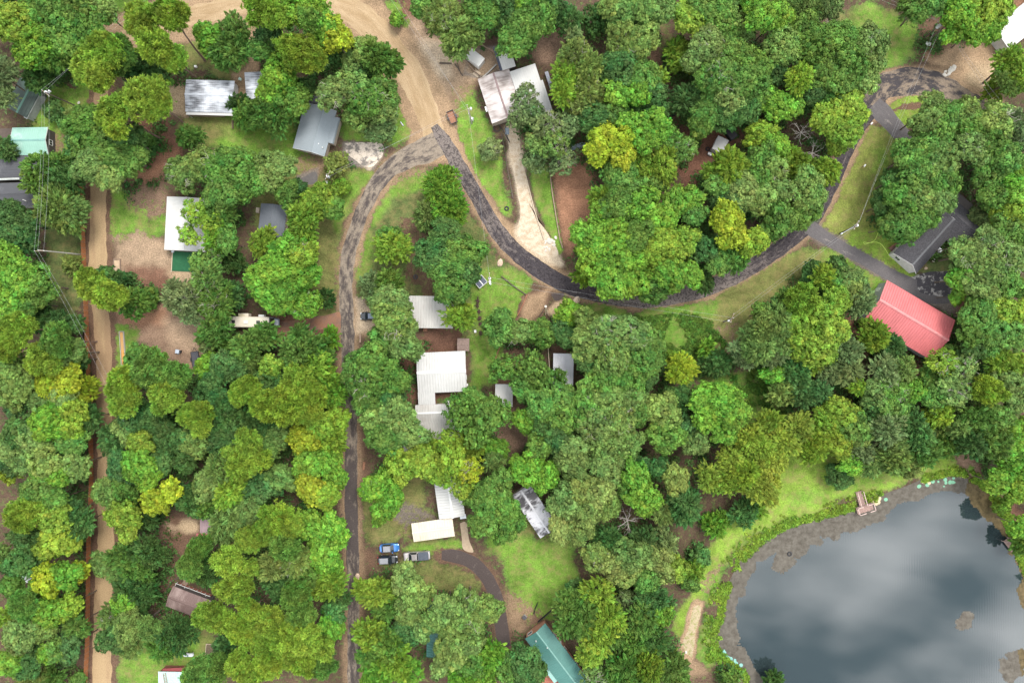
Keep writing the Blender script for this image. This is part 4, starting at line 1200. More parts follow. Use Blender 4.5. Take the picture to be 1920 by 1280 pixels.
T(480, 850, """
pine yg 12: 30 40 65
oak gr 8: 150 130 78
oak te 7: 60 180 88
maple br 9: 290 60 98
maple br 9: 400 50 80
maple Y 10: 310 200 98
maple yg 10: 400 230 80
maple br 8: 440 150 75
pine yg 12: 120 360 95
pine yg 12: 190 400 75
pine yg 12: 50 440 75
maple br 9: 320 400 92
maple br 9: 420 400 78
maple br 8: 460 460 65
pine md 12: 160 510 90
wil ol 10: 80 630 88
wil ol 10 *: 220 600 92
maple br 9: 380 560 98
maple br 8: 410 630 65
oak md 8: 290 690 80
elm te 7: 150 740 80
elm yg 8: 420 720 88
pine md 12: 230 800 98
pine md 12: 250 900 85
pine yg 13: 60 940 92
pine yg 13: 170 1010 98
pine yg 13: 280 1040 90
pine yg 13: 50 1080 75
pine yg 13: 70 1170 88
pine yg 12: 180 1120 80
pine yg 12: 270 1160 80
pine yg 12: 370 1080 80
pine md 11: 380 1180 72
maple br 8: 420 960 80
maple te 7: 440 870 72
elm dk 7: 460 800 60
maple br 7: 720 170 88, 780 240 62
maple br 7 *: 640 190 62
maple br 7: 720 310 80
oak yg 9: 830 60 95
maple yg 10: 930 50 92
oak yg 9: 1010 110 75
maple yg 10: 1100 40 85
thin Y 10 *: 1200 90 78
thin yg 9: 1150 180 72
oak md 7: 1190 240 52
wil gr 7: 1330 40 58
oak md 9: 1270 270 95
oak md 9: 1360 190 88
oak md 9: 1380 300 95
oak md 9: 1280 390 88
oak md 9: 1390 420 72
oak gr 9: 850 706 86
oak gr 9: 900 770 95
oak gr 8: 860 870 85
elm yg 6: 680 780 88
elm md 6: 720 860 75
elm yg 5: 600 760 60
oak te 7: 830 990 75
elm yg 8: 640 1000 95
elm md 8: 740 1060 95
elm yg 8: 770 1150 98
elm br 8: 680 1220 95
elm md 8: 620 1130 60
elm br 7: 850 1210 75
oak gr 10: 1060 870 92
oak gr 10: 990 930 62
oak gr 10 *: 1180 840 88
oak gr 10: 1270 870 80
oak gr 10 *: 1180 940 98
oak gr 8: 930 970 62
oak gr 9: 1090 990 75
oak gr 9: 1210 1050 82
oak gr 9: 1060 1080 65
oak gr 8: 1040 1190 62
oak gr 9: 1120 1120 65
oak md 8: 1210 1150 88
elm br 8: 1300 1120 88
elm br 8: 1150 1230 75
elm br 8: 1270 1220 80
oak md 8: 1390 1190 80
""")
T(960, 850, """
oak br 9: 80 100 98
oak br 9: 180 120 88
oak gr 9: 330 60 95
oak dk 7: 360 130 60
oak gr 9: 520 70 85
oak gr 8: 620 30 72
oak md 8: 20 390 60
oak gr 9: 300 270 98
oak ol 9: 380 210 75
oak ol 9: 480 210 92
oak gr 9: 430 320 80
oak ol 8: 280 400 88
oak ol 8: 370 430 80
oak gr 8: 540 290 72
maple br 10: 700 130 88
maple br 10: 740 240 98
oak md 8: 640 190 60
elm te 7: 960 280 95, 970 340 60
oak ol 9: 910 130 82
oak dk 8: 820 90 65
wil ol 7: 840 340 62
wil ye 8: 1100 130 88
wil yg 8: 1190 160 88
wil yg 8: 1290 110 92
wil ye 8: 1380 190 98
wil ye 8: 1230 40 75
wil ye 8: 1390 50 70
elm dk 7: 540 480 78
oak ol 8 *: 480 570 82
oak ol 8: 570 610 92
oak gr 9: 680 560 92
oak ol 8: 650 650 75
oak ol 8: 800 600 98
maple yg 8: 900 640 82
oak md 8: 760 690 88
elm dk 6: 720 490 75
elm sg 5: 850 500 75
shr br 2: 1130 400 65
shr br 2: 1180 370 45
shr te 2.5: 1290 320 75
shr br 2: 1010 640 62
shr te 2: 1050 570 55
shr md 2: 1000 720 48
shr br 2: 1360 310 42
shr te 3: 350 740 48
elm md 8: 310 840 82
elm yg 8: 480 780 85
elm md 9: 400 900 98
elm yg 9: 540 910 92
elm md 8: 310 950 72
elm yg 9: 460 1010 98
elm md 8: 560 1010 75
elm yg 8: 430 1110 75
shr sg 4 *: 640 820 68
elm te 7: 780 830 92
maple br 8: 840 900 62
elm md 8: 720 940 92
elm dk 8: 800 1030 80
elm md 8: 670 1040 75
elm md 8: 620 1170 95
elm yg 8: 750 1180 100
elm md 7: 890 1190 90
elm md 7: 930 1260 60
elm md 8: 680 1270 75
elm md 7: 560 1250 60
thin gr 7 *: 450 1250 75
oak dk 8: 60 1170 95
oak dk 7: 140 1220 60
dead gr 5: 645 370 75
shr md 3: 1220 1250 55
oak dk 8: 720 60 50
""")
T(1440, 850, """
wil ye 8: 20 30 80
wil ye 7: 20 170 58
shr te 2.5: 400 130 68
maple br 7: 470 50 72
elm gr 7: 570 60 72
elm gr 8: 690 30 88
elm ol 7: 780 70 62
maple br 7: 1280 160 75
maple br 7: 1360 90 85
maple yg 8: 1400 200 65
maple br 7: 1410 400 72
shr br 2: 1300 290 52
shr md 3: 1410 500 60
maple br 6: 1340 20 60
shr dk 2: 30 1265 58
""")
# ------------------------------------------------------------------ buildings
def metal(name, c, dirt=(.06, .055, .05), lo=.62, hi=.85, su=.9, sv=.12, rough=.5): return M(name, c, rough, .0, .05, .6, spec=.4, stain=(dirt, lo, hi, su, sv))
m_white = metal('white_roof_metal', (.385, .37, .345), (.30, .27, .24), .62, .95, 1.4, .15)
m_white2 = metal('bright_white_roof_metal', (.42, .412, .395), (.35, .33, .31), .70, 1.0, 1.4, .2)
m_stain = metal('stained_silver_metal', (.50, .52, .56), (.045, .045, .05), .56, .80, .3, 3.2, .4)
m_pink = metal('stained_pinkish_metal', (.50, .45, .43), (.17, .135, .12), .55, .80, 1.2, .12)
m_red = metal('coral_red_metal', (.43, .115, .115), (.35, .095, .095), .6, .9, .6, .2, .45); m_redl = M('light_red_metal', (.50, .18, .175), .45)
m_teal = metal('teal_green_metal', (.052, .150, .130), (.04, .12, .10), .6, .9, .5, .1, .45); m_teall = M('light_teal_metal', (.14, .27, .24), .5)
m_pgrn = metal('pale_green_metal', (.20, .35, .285), (.34, .46, .41), .70, .9, .5, .5)
m_dgrn = metal('weathered_green_shingle', (.045, .060, .052), (.10, .15, .12), .62, .9, .4, .4, .9)
m_char = M('charcoal_shingle', (.028, .027, .031), .92, var=.5, scale=5, bump=.5, bscale=9, c2=(.080, .076, .083))
m_gry = M('grey_shingle', (.20, .225, .24), .92, var=.16, scale=9, bump=.3, bscale=10)
m_dgry = metal('worn_charcoal_roofing', (.060, .060, .066), (.15, .145, .15), .72, .98, .5, .25, .9)
m_brn = metal('brown_metal', (.145, .095, .085), (.27, .20, .18), .62, .85, .8, .12, .7); m_lav = metal('faded_lilac_metal', (.27, .19, .20), (.14, .10, .10), .6, .85, 1.2, .1, .7)
m_cream = metal('cream_metal', (.52, .46, .36), (.36, .30, .24), .66, .95, 1.5, .15); m_shing = M('brown_shingle', (.17, .12, .10), .95, var=.4, scale=5, bump=.4)
m_wred = M('red_brown_siding', (.22, .085, .065), .8); m_wgrey = M('grey_block_wall', (.30, .31, .29), .9, bump=.3, bscale=6); m_wwht = M('white_siding', (.52, .50, .47), .7); m_wtan = M('tan_siding', (.40, .33, .26), .8); m_wcop = M('copper_brown_siding', (.36, .18, .115), .8); m_wdk = M('dark_siding', (.07, .06, .055), .8)
m_trim = M('white_trim', (.60, .59, .57), .6, var=.05); m_glass = M('window_glass', (.03, .04, .05), .08, spec=.8, var=.1); m_wood = M('weathered_timber', (.24, .17, .125), .9, var=.35, scale=4, bump=.4); m_deck = M('red_stained_deck', (.25, .085, .055), .8, var=.25, scale=4); m_pwood = M('pale_timber', (.42, .34, .25), .9, var=.3, scale=4)
m_black = M('black_rubber', (.018, .018, .02), .6); m_steel = M('galvanised_steel', (.42, .43, .45), .4, .3); m_cgrey = M('concrete', (.36, .34, .31), .9, bump=.3); m_rust = M('rusty_steel', (.23, .11, .065), .85, var=.4, scale=5)
KEEP_CLEAR = []
class Bld:
    """a building: root Empty on the ground, wings added in photo pixels at the height of their eaves"""
    def __init__(s, name, label, cat, cx, cy, z=3.0, group=None):
        x, y = P(cx, cy, z); s.root = tag(empty(name, x, y), label, cat, group); s.n = 0
        KEEP_CLEAR.append((x, y, 4.5))
    def fr(s, cx, cy, ang, z):
        x, y = P(cx, cy, z); KEEP_CLEAR.append((x, y, 3.5)); return MB(-math.radians(ang), x, y)
    def gable(s, cx, cy, Lp, Wp, ang, eave, rise, roof, wall, pitch=.45, rib=.05, oh=.3, off=0.0, cap=None, wins=(), doors=(), walls=True, capw=.22, trim=None, gend=True):
        """ridge along the local x axis; off shifts the ridge across, as a share of the half width"""
        zr = eave + rise * .4; L, W = Lp * mpp(zr), Wp * mpp(zr); hl, hw = L / 2, W / 2; ry = off * hw; f = lambda: s.fr(cx, cy, ang, zr); s.last = (cx, cy, ang, zr, hl, hw, ry, eave, rise)
        top = eave + rise
        def rz(y): return eave + rise * ((hw - y) / (hw - ry) if y > ry else (hw + y) / (hw + ry))
        for sd in (1, -1):
            m = f(); xs_ = []; x = -hl
            if rib: 
                while x < hl - 1e-6:
                    for q, dz in ((0, 0), (.68, 0), (.76, rib), (.92, rib)): xs_.append((min(x + q * pitch, hl), dz))
                    x += pitch
            else: xs_ = [(-hl, 0)]
            xs_.append((hl, 0)); ye = sd * hw
            if rib:
                sl = math.hypot(ye - ry, rise); T_ = [m.V(x, ry, top + dz) for x, dz in xs_]; B_ = [m.V(x, ye, eave + dz) for x, dz in xs_]
                for k in range(len(xs_) - 1):
                    q = [T_[k], B_[k], B_[k + 1], T_[k + 1]]; u0, u1 = xs_[k][0], xs_[k + 1][0]; uv = [(u0, 0), (u0, sl), (u1, sl), (u1, 0)]
                    if sd < 0: pass
                    else: q = q[::-1]; uv = uv[::-1]
                    m.f.append(q[::-1] if False else q); m.uv.append(uv)
            else:   # shingle courses as low steps
                nrow = max(3, int(math.hypot(ye - ry, rise) / .55))
                for k in range(nrow):
                    a, b = k / nrow, (k + 1) / nrow; y0, y1 = ry + (ye - ry) * a, ry + (ye - ry) * b; z0, z1 = top - rise * a, top - rise * b + .035
                    p = [(-hl, y0, z0), (-hl, y1, z1), (hl, y1, z1), (hl, y0, z0)]; m.face(p if sd < 0 else p[::-1], [(q[0], abs(q[1] - ry)) for q in (p if sd < 0 else p[::-1])])
                    p2 = [(-hl, y1, z1), (-hl, y1, z1 - .035), (hl, y1, z1 - .035), (hl, y1, z1)]; m.face(p2 if sd < 0 else p2[::-1])
            # soffit and edges give the sheet its thickness
            th = .09
            a = [(-hl, ry, top - th), (hl, ry, top - th), (hl, ye, eave - th), (-hl, ye, eave - th)]; m.face(a if sd < 0 else a[::-1]); 
            e = [(-hl, ye, eave - th), (hl, ye, eave - th), (hl, ye, eave), (-hl, ye, eave)]; m.face(e if sd < 0 else e[::-1])
            for xx in (-hl, hl): m.face([(xx, ry, top - th), (xx, ye, eave - th), (xx, ye, eave), (xx, ry, top)])
            o = m.build('roof_slope', roof, s.root)
            if sd == 1: first = o
        if cap is not False:
            m = f(); h = .05 + rib; k = capw; sl1 = rise / (hw - ry) * k; sl2 = rise / (hw + ry) * k
            m.hull([(-hl - .02, ry - k, top - sl2 + .01), (-hl - .02, ry, top + .01), (-hl - .02, ry + k, top - sl1 + .01), (-hl - .02, ry + k, top - sl1 + h), (-hl - .02, ry, top + h + .03), (-hl - .02, ry - k, top - sl2 + h)],
                   [(hl + .02, ry - k, top - sl2 + .01), (hl + .02, ry, top + .01), (hl + .02, ry + k, top - sl1 + .01), (hl + .02, ry + k, top - sl1 + h), (hl + .02, ry, top + h + .03), (hl + .02, ry - k, top - sl2 + h)]); m.build('ridge_cap', cap or roof, first)
        if trim:
            for xx in (-hl - .03, hl):
                for sd in (1, -1):
                    m = f(); ye = sd * hw; m.hull([(xx, ry, top - .16), (xx, ye, eave - .16), (xx, ye, eave + .06), (xx, ry, top + .06)], [(xx + .03, ry, top - .16), (xx + .03, ye, eave - .16), (xx + .03, ye, eave + .06), (xx + .03, ry, top + .06)]); m.build('barge_board', trim, first)
        if walls:
            m = f(); a, b = hl - oh, hw - oh; pr = [(b, -.1), (b, rz(b) - .12), (ry, top - .12), (-b, rz(-b) - .12), (-b, -.1)]
            m.hull([(-a, y, z) for y, z in pr], [(a, y, z) for y, z in pr][::1]); s.wall = m.build('wall', wall, s.root); s.wd = (a, b); s.f = f
            for w in wins: s.window(*w)
            for d in doors: s.door(*d)
        else:
            for sx in (-1, 1):
                for sy in (-1, 1):
                    m = f(); m.box(sx * (hl - .3) - .06, sy * (hw - .3) - .06, -.1, sx * (hl - .3) + .06, sy * (hw - .3) + .06, eave - .05); m.build('post', m_steel, s.root)
        return s
    def _onwall(s, side, u, w, z0, z1, d0, d1):
        a, b = s.wd
        if side in 'EW': x = a if side == 'E' else -a; sg = 1 if side == 'E' else -1; return sorted((x + sg * d0, x + sg * d1)) + [u - w / 2, u + w / 2, z0, z1], 'x'
        y = b if side == 'N' else -b; sg = 1 if side == 'N' else -1; return sorted((y + sg * d0, y + sg * d1)) + [u - w / 2, u + w / 2, z0, z1], 'y'
    def _bx(s, m, r, axis):
        if axis == 'x': m.box(r[0], r[2], r[4], r[1], r[3], r[5])
        else: m.box(r[2], r[0], r[4], r[3], r[1], r[5])
    def window(s, side, u, w=.9, h=1.1, sill=1.0):
        m = s.f()
        for du, ww, z0, z1 in ((-w / 2, .09, sill, sill + h), (w / 2, .09, sill, sill + h), (0, w + .09, sill - .09, sill), (0, w + .09, sill + h, sill + h + .09), (0, .05, sill, sill + h)):
            r, ax_ = s._onwall(side, u + du, ww, z0, z1, .004, .07 if ww > .06 else .05); s._bx(m, r, ax_)
        fo = m.build('window', m_trim, s.root); m = s.f(); r, ax_ = s._onwall(side, u, w - .1, sill + .004, sill + h - .004, .003, .025); s._bx(m, r, ax_); m.build('pane', m_glass, fo)
    def door(s, side, u, w=.95, mat=None):
        m = s.f(); r, ax_ = s._onwall(side, u, w, 0, 2.05, .004, .06); s._bx(m, r, ax_); d = m.build('door', mat or m_trim, s.root); m = s.f(); r, ax_ = s._onwall(side, u + w * .36, .07, .95, 1.07, .062, .12); s._bx(m, r, ax_); m.build('handle', m_steel, d)
    def flat(s, cx, cy, Lp, Wp, ang, z, roof, wall, tilt=.15, rib=.04, pitch=.45, oh=.15, walls=True, edge=None, nm='flat_roof'):
        L, W = Lp * mpp(z), Wp * mpp(z); hl, hw = L / 2, W / 2; f = lambda: s.fr(cx, cy, ang, z); m = f(); zt = lambda y: z + tilt * (y / hw); xs_ = []; x = -hl
        while x < hl - 1e-6 and rib:
            for q, dz in ((0, 0), (.68, 0), (.76, rib), (.92, rib)): xs_.append((min(x + q * pitch, hl), dz))
            x += pitch
        xs_ = xs_ or [(-hl, 0)]; xs_.append((hl, 0)); T_ = [m.V(x, hw, zt(hw) + dz) for x, dz in xs_]; B_ = [m.V(x, -hw, zt(-hw) + dz) for x, dz in xs_]
        for k in range(len(xs_) - 1): m.f.append([B_[k], B_[k + 1], T_[k + 1], T_[k]]); u0, u1 = xs_[k][0], xs_[k + 1][0]; m.uv.append([(u0, 0), (u1, 0), (u1, W), (u0, W)])
        m.hull([(-hl, -hw, zt(-hw) - .12), (hl, -hw, zt(-hw) - .12), (hl, hw, zt(hw) - .12), (-hl, hw, zt(hw) - .12)], [(-hl, -hw, zt(-hw) - .004), (hl, -hw, zt(-hw) - .004), (hl, hw, zt(hw) - .004), (-hl, hw, zt(hw) - .004)]); o = m.build(nm, roof, s.root)
        if edge:
            for y in (-hw, hw): m = f(); m.box(-hl - .04, y - .05, zt(y) - .14, hl + .04, y + .05, zt(y) + rib + .05); m.build('roof_edge', edge, o)
        if walls:
            m = f(); a, b = hl - oh, hw - oh; m.hull([(-a, -b, -.1), (a, -b, -.1), (a, b, -.1), (-a, b, -.1)], [(-a, -b, zt(-b) - .121), (a, -b, zt(-b) - .121), (a, b, zt(b) - .121), (-a, b, zt(b) - .121)]); m.build('wall', wall, s.root); s.wd = (a, b); s.f = f
        else:
            for sx in (-1, 1):
                for sy in (-1, 1): m = f(); m.box(sx * (hl - .2) - .05, sy * (hw - .2) - .05, -.1, sx * (hl - .2) + .05, sy * (hw - .2) + .05, zt(sy * (hw - .2)) - .121); m.build('post', m_steel, s.root)
        return s
    def part(s, name, mat, cx, cy, ang, z, fn, parent=None):
        m = s.fr(cx, cy, ang, z); fn(m); return m.build(name, mat, parent or s.root)
def vents(b, pts, z, mat=None):
    for px, py in pts: b.part('vent_pipe', mat or m_trim, px, py, 0, z, lambda m: m.disc(0, 0, z - .25, z + .3, .11, 8))

# red barn, lower right
b = Bld('metal_barn', 'large barn with a coral red ribbed metal roof and grey end wall beside the driveway', 'barn', 1708, 600, 4)
b.gable(1708.5, 600, 149, 88, 30.5, 3.5, 1.75, m_red, m_wgrey, .6, .10, .35, 0, m_redl, wins=[('W', -1.5, .8, .9, 1.3), ('W', -2.7, .8, .9, 1.3), ('W', .8, .8, .9, 1.3), ('S', -3, 1.2, 1, 1.2), ('S', 2, 1.2, 1, 1.2), ('N', 3, 1.0, 1, 1.2)], doors=[('W', 3.2, 1.0), ('N', -4, 2.8, m_wgrey)], capw=.28)
# charcoal shingle house
b = Bld('shingle_house', 'house with dark charcoal shingle hips and a white gable end above the asphalt driveway', 'house', 1735, 455, 4)
b.gable(1739, 450, 116, 58, -48, 2.7, 1.9, m_char, m_wwht, rib=0, oh=.3, off=-.25, wins=[('W', 1.6, 1.3, 1.1, 1.0), ('S', 2, 1.2, 1.1, 1.0)], trim=m_trim, cap=M('ridge_shingle', (.10, .10, .105), .9), doors=[('S', -1)])
b.gable(1801, 418, 96, 60, 41, 2.9, 1.8, m_char, m_wwht, rib=0, oh=.45, trim=m_trim, wins=[('S', 0, 1.2, 1.1, 1), ('E', 0, 1, 1, 1)])
def ac(m): m.box(-.45, -.45, 0, .45, .45, .8)
b.part('chimney_vent', m_steel, 1726, 470, -49, 4, lambda m: m.disc(0, 0, 3.6, 4.3, .12, 8))
b.part('porch', m_wdk, 1802, 372, 41, 3, lambda m: m.box(-3.2, -.9, 2.5, 3.2, .9, 2.65)); 
# grey shingle house upper left
b = Bld('grey_house', 'small house with a blue grey shingle roof beside the broken parking pad', 'house', 595, 243, 3)
b.gable(589, 242, 88, 62, 105, 2.7, 1.1, m_gry, m_wtan, rib=0, oh=.3, off=.28, trim=m_trim, wins=[('E', .8, 1, 1, 1), ('E', -1.4, .9, 1, 1), ('N', 0, 1, 1, 1)], doors=[('N', -2.5)])
b.gable(619, 243, 50, 26, 105, 2.55, .5, m_gry, m_wtan, rib=0, oh=.3, off=.9, cap=False)
b.gable(587, 190, 20, 20, 105, 2.4, .5, m_dgry, m_wtan, rib=0, oh=.2)
vents(b, [(605, 277), (598, 270)], 3.2)
# stained silver roof
b = Bld('mobile_home', 'mobile home with a black streaked silver metal roof on a sandy lot', 'mobile home', 393, 181, 3)
b.gable(393, 180, 91, 60, 1.5, 2.7, .45, m_stain, m_wwht, .5, .03, .25, .05, m_stain, wins=[('S', -2.5, 1, .9, 1.1), ('S', 1.5, 1.4, .9, 1.1), ('S', 4, .8, .9, 1.1)], doors=[('S', -.6)])
b.flat(393, 213, 88, 7, 1.5, 2.55, m_white2, m_wwht, -.1, .02, .4, walls=False, nm='awning')
b.part('railing', m_wood, 393, 218, 1.5, .6, lambda m: m.box(-4.5, -.04, .2, 3.5, .04, .9)); b.part('step', m_wood, 441, 166, 20, .4, lambda m: m.box(-.5, -.7, 0, .5, .7, .45))
b = Bld('tin_shed', 'white tin roofed shed half under the bright tree right of the mobile home', 'shed', 483, 160, 2.6)
b.flat(482, 160, 44, 49, -3, 2.6, m_stain, m_wwht, .15, .03, .4)
# dark roofed house with the pale green gable, far left
b = Bld('green_gable_house', 'house wing with a pale mint green metal gable roof and white barge boards', 'house', 55, 263, 3.2)
b.gable(55, 264, 66, 52, -1, 2.8, .9, m_pgrn, m_wdk, .5, .03, .3, 0, m_teall, trim=m_trim, wins=[('E', 0, 1.2, 1, 1)])
b.flat(10, 252, 26, 22, -1, 2.6, M('tarred_roof', (.075, .055, .045), .95), m_wdk, .02, 0)
b = Bld('worn_dark_house', 'long dark house with weathered charcoal roofs and a grey gable end', 'house', 30, 340, 3)
b.gable(25, 314, 92, 46, -2, 2.6, .7, m_dgry, m_wdk, rib=0, oh=.2, off=.6)
b.gable(20, 364, 90, 44, -2, 2.8, .8, m_dgry, m_wgrey, rib=0, oh=.1, trim=m_wgrey, wins=[('E', 0, 1.1, 1, 1)])
b.part('gutter_pipe', m_wgrey, 18, 336, -2, 3, lambda m: m.box(-2.4, -.22, 3.0, 2.4, .22, 3.25)); vents(b, [(45, 375), (49, 377), (60, 293)], 3.6)
b = Bld('mossy_shed', 'shed with a mossy dark green roof and white lean-to edge', 'shed', 45, 183, 2.8)
b.gable(42, 182, 62, 46, 118, 2.5, .7, m_dgrn, m_wdk, rib=0, oh=.15, off=.3, cap=M('mossy_ridge', (.10, .19, .15), .9))
b.flat(60, 198, 54, 7, 118, 2.3, m_wgrey, m_wgrey, .0, 0, nm='lean_to_roof')
# white roof with green carport
b = Bld('white_roof_house', 'house with a plain bright white metal roof half under a tree by the dirt lane', 'house', 348, 420, 3)
b.gable(348, 420, 100, 77, 93, 2.8, .5, m_white2, m_wwht, .5, .02, .2, 0, m_white2)
b.part('green_patio', M('green_turf_carpet', (.015, .085, .035), .95), 352, 491, 3, 0.0, lambda m: m.box(-3.6, -2.3, -.05, 3.6, 2.3, .12)); b.part('patio_kerb', m_pwood, 323, 491, 3, .0, lambda m: m.box(-.08, -2.4, -.05, .08, 2.4, .2)); b.part('patio_step', m_steel, 325, 472, 3, .0, lambda m: m.box(-.3, -.2, -.05, .3, .3, .3))
b = Bld('dark_shingle_shed', 'shed with a dark slate grey shingle roof among the trees left of the west road', 'shed', 509, 413, 2.6)
b.gable(510, 413, 60, 49, 96, 2.4, .7, M('slate_shingle', (.105, .115, .13), .92, var=.2, scale=7), m_wtan, rib=0, oh=.2, trim=None); b.part('side_step', m_wtan, 483, 394, 6, .5, lambda m: m.box(-.4, -.6, 0, .4, .6, .5))
# white roofs by the west road
b = Bld('ribbed_roof_house', 'house with a white ribbed roof streaked with rust, facing the parked black car', 'house', 803, 585, 3)
b.flat(802, 585, 94, 60, 1, 3.0, m_white, m_wwht, .2, .10, .62, nm='roof_slope'); b.part('back_step', m_rust, 797, 617, 0, .6, lambda m: m.box(-.5, -.5, 0, .5, .5, .5))
b = Bld('red_walled_house', 'L-shaped house with a white ribbed roof, white ridge and red side walls', 'house', 828, 700, 3.2)
b.gable(828, 697.5, 92, 76, -2.5, 2.8, .75, m_white2, m_wred, .62, .10, .12, .02, m_trim, capw=.3, wins=[('W', 1, 1, 1, 1), ('E', -1.5, 1, 1, 1)], doors=[('W', -1.5)])
b.flat(800, 747, 32, 25, -2.5, 2.7, m_white2, m_wred, .12, .06, .5, oh=.05, nm='porch_roof'); b.part('meter_box', m_trim, 876, 721, 0, 1.5, lambda m: m.box(-.2, -.25, 1.2, .2, .25, 1.9))
b = Bld('double_roof_house', 'house with two long white metal roofs stepped one below the other', 'house', 822, 790, 3)
b.gable(818, 775, 78, 34, -2, 2.9, .6, m_white, m_wwht, .62, .08, .1, .1, m_trim); b.flat(824, 805, 82, 32, -2, 2.7, m_white, m_wtan, .25, .09, .62, nm='porch_roof'); b.flat(806, 833, 100, 28, -2, 2.5, m_white, m_wtan, .2, .05, .45, nm='rear_porch_roof')
b.part('air_unit', m_trim, 840, 753, 0, .5, lambda m: m.box(-.45, -.4, 0, .45, .4, .7))
b = Bld('garden_shed', 'small brown shingled garden shed above the red walled house', 'shed', 868.5, 646, 2.4)
b.gable(868.5, 646, 22.5, 24, 1, 2.2, .5, m_shing, m_wtan, rib=0, oh=.12, doors=[('S', 0, .8)])
b = Bld('white_shed', 'white flat roofed shed under branches right of the red walled house', 'shed', 945, 741, 2.5)
b.flat(945, 741, 33, 42, 1, 2.5, m_white2, m_wdk, .1, .02, .5)
b = Bld('corrugated_shed', 'narrow shed with a grey white corrugated roof beside the pale fence', 'shed', 1056, 700, 2.5)
b.flat(1056, 700, 38, 74, 1, 2.5, metal('dull_white_metal', (.46, .46, .48), (.2, .2, .2), .72, .95, 2, .6), m_wtan, .15, .05, .32, edge=m_steel)
# house by the upper gravel drive
b = Bld('pinkish_roof_house', 'house with a pinkish white stained gable roof at the top of the gravel driveway', 'house', 950, 180, 3)
b.gable(938.5, 180, 88, 62, 72, 2.7, .7, m_pink, m_wtan, .45, .04, .2, 0, M('brown_ridge', (.20, .14, .135), .7), wins=[('N', 0, 1, 1, 1), ('N', 2.5, 1, 1, 1)])
b.part('window_canopy', m_trim, 914, 204, -17, 2.4, lambda m: m.box(-.5, -.6, 2.3, .5, .6, 2.42))
b.flat(994, 172, 50, 94, -18, 2.9, m_white2, m_wtan, .1, .02, .5); b.flat(1017, 187, 24, 70, -18, 2.75, m_white2, m_wtan, .05, .02, .5, nm='side_roof')
b.part('orange_bin', M('orange_panel', (.45, .20, .05), .7), 1007, 146, -18, 1, lambda m: m.box(-.5, -1.2, 0, .5, 1.2, 1.0))
b = Bld('white_annex', 'white flat roofed annex with a dark gutter edge above the pinkish roofed house', 'annex', 944, 108, 2.8)
b.flat(948, 107, 26, 44, -18, 2.8, m_white2, m_wdk, .08, .02, .5); b.part('gutter', M('dark_blue_gutter', (.05, .055, .08), .5), 934, 110, -18, 2.75, lambda m: m.box(-.4, -2.8, 2.6, .15, 2.8, 2.8))
# far upper right
b = Bld('long_white_building', 'long building with a clean white roof cut off by the right edge', 'building', 1915, 45, 3)
b.flat(1921, 38, 110, 52, -38, 3.2, m_white2, m_wwht, .25, .03, .5)
# hidden roofs in the upper woods
b = Bld('camper_shed', 'small white roofed shed in the red clearing beside a black cover', 'shed', 1351, 271, 2.4)
b.flat(1351, 271, 22, 27, 25, 2.3, m_white2, m_wwht, .05, .0); b.part('tool_box', m_trim, 1332, 288, 25, .8, lambda m: m.box(-.5, -.3, 0, .5, .3, .7))
b = Bld('overgrown_roof', 'grey tin roof almost swallowed by trees above the winding road', 'shed', 1298, 380, 2.8)
b.gable(1291, 388, 52, 28, 58, 2.6, .5, m_stain, m_wwht, .45, .03, .2)
# lower middle
b = Bld('split_roof_house', 'house whose white roof is ribbed on the left and smooth on the right', 'house', 842, 930, 3.1)
b.gable(842, 931, 79, 49, 82, 2.8, .7, m_white2, m_wwht, .62, .09, .2, .08, m_trim, wins=[('E', 0, 1, 1, 1)]); b.part('door_canopy', m_steel, 868, 968, -8, 2.2, lambda m: m.box(-.7, -.5, 2.1, .7, .5, 2.22))
b = Bld('carport', 'open carport with a cream ribbed metal roof beside the parked cars', 'carport', 812, 993, 2.6)
b.gable(812, 993, 78, 35, -8, 2.4, .35, m_cream, m_wtan, .6, .09, .2, 0, m_cream, walls=False)
b = Bld('streaked_barn', 'barn with a white roof thickly streaked black, half under trees above the lawn', 'barn', 1005, 960, 3)
b.gable(1003, 958, 96, 40, 56, 2.8, .4, metal('streaked_white_metal', (.54, .53, .55), (.07, .065, .07), .60, .72, 1.3, .4), m_wtan, .45, .04, .2)
b = Bld('teal_roof_house', 'house with a teal green metal roof hidden under two grey green trees', 'house', 835, 1180, 3)
b.gable(836, 1180, 106, 72, 91, 2.8, .9, m_teal, m_wcop, .6, .08, .2, 0, m_teall)
b = Bld('teal_roof_lodge', 'long lodge with a teal roof, copper brown walls and a ribbed porch roof', 'house', 1045, 1225, 3.2)
b.gable(1049, 1243, 150, 48, 52.5, 2.9, 1.0, m_teal, m_wcop, .5, .035, .25, .1, m_teall, capw=.15, wins=[('W', -1.6, 1.2, 1.1, 1), ('N', -5, 1.1, 1, 1), ('N', -1, 1.1, 1, 1), ('N', 3, 1.1, 1, 1)], doors=[('N', -3)])
b.flat(1041, 1262, 28, 26, 52.5, 2.75, metal('faded_teal_metal', (.24, .40, .36), (.16, .30, .27), .6, .9, .6, .3), m_wcop, .3, .07, .35, walls=False, nm='porch_roof'); b.part('porch_deck', m_deck, 1030, 1277, 52.5, .4, lambda m: m.box(-2.2, -1.5, -.1, 2.2, 1.5, .35)); vents(b, [(1026, 1213), (1005, 1201)], 3.9)
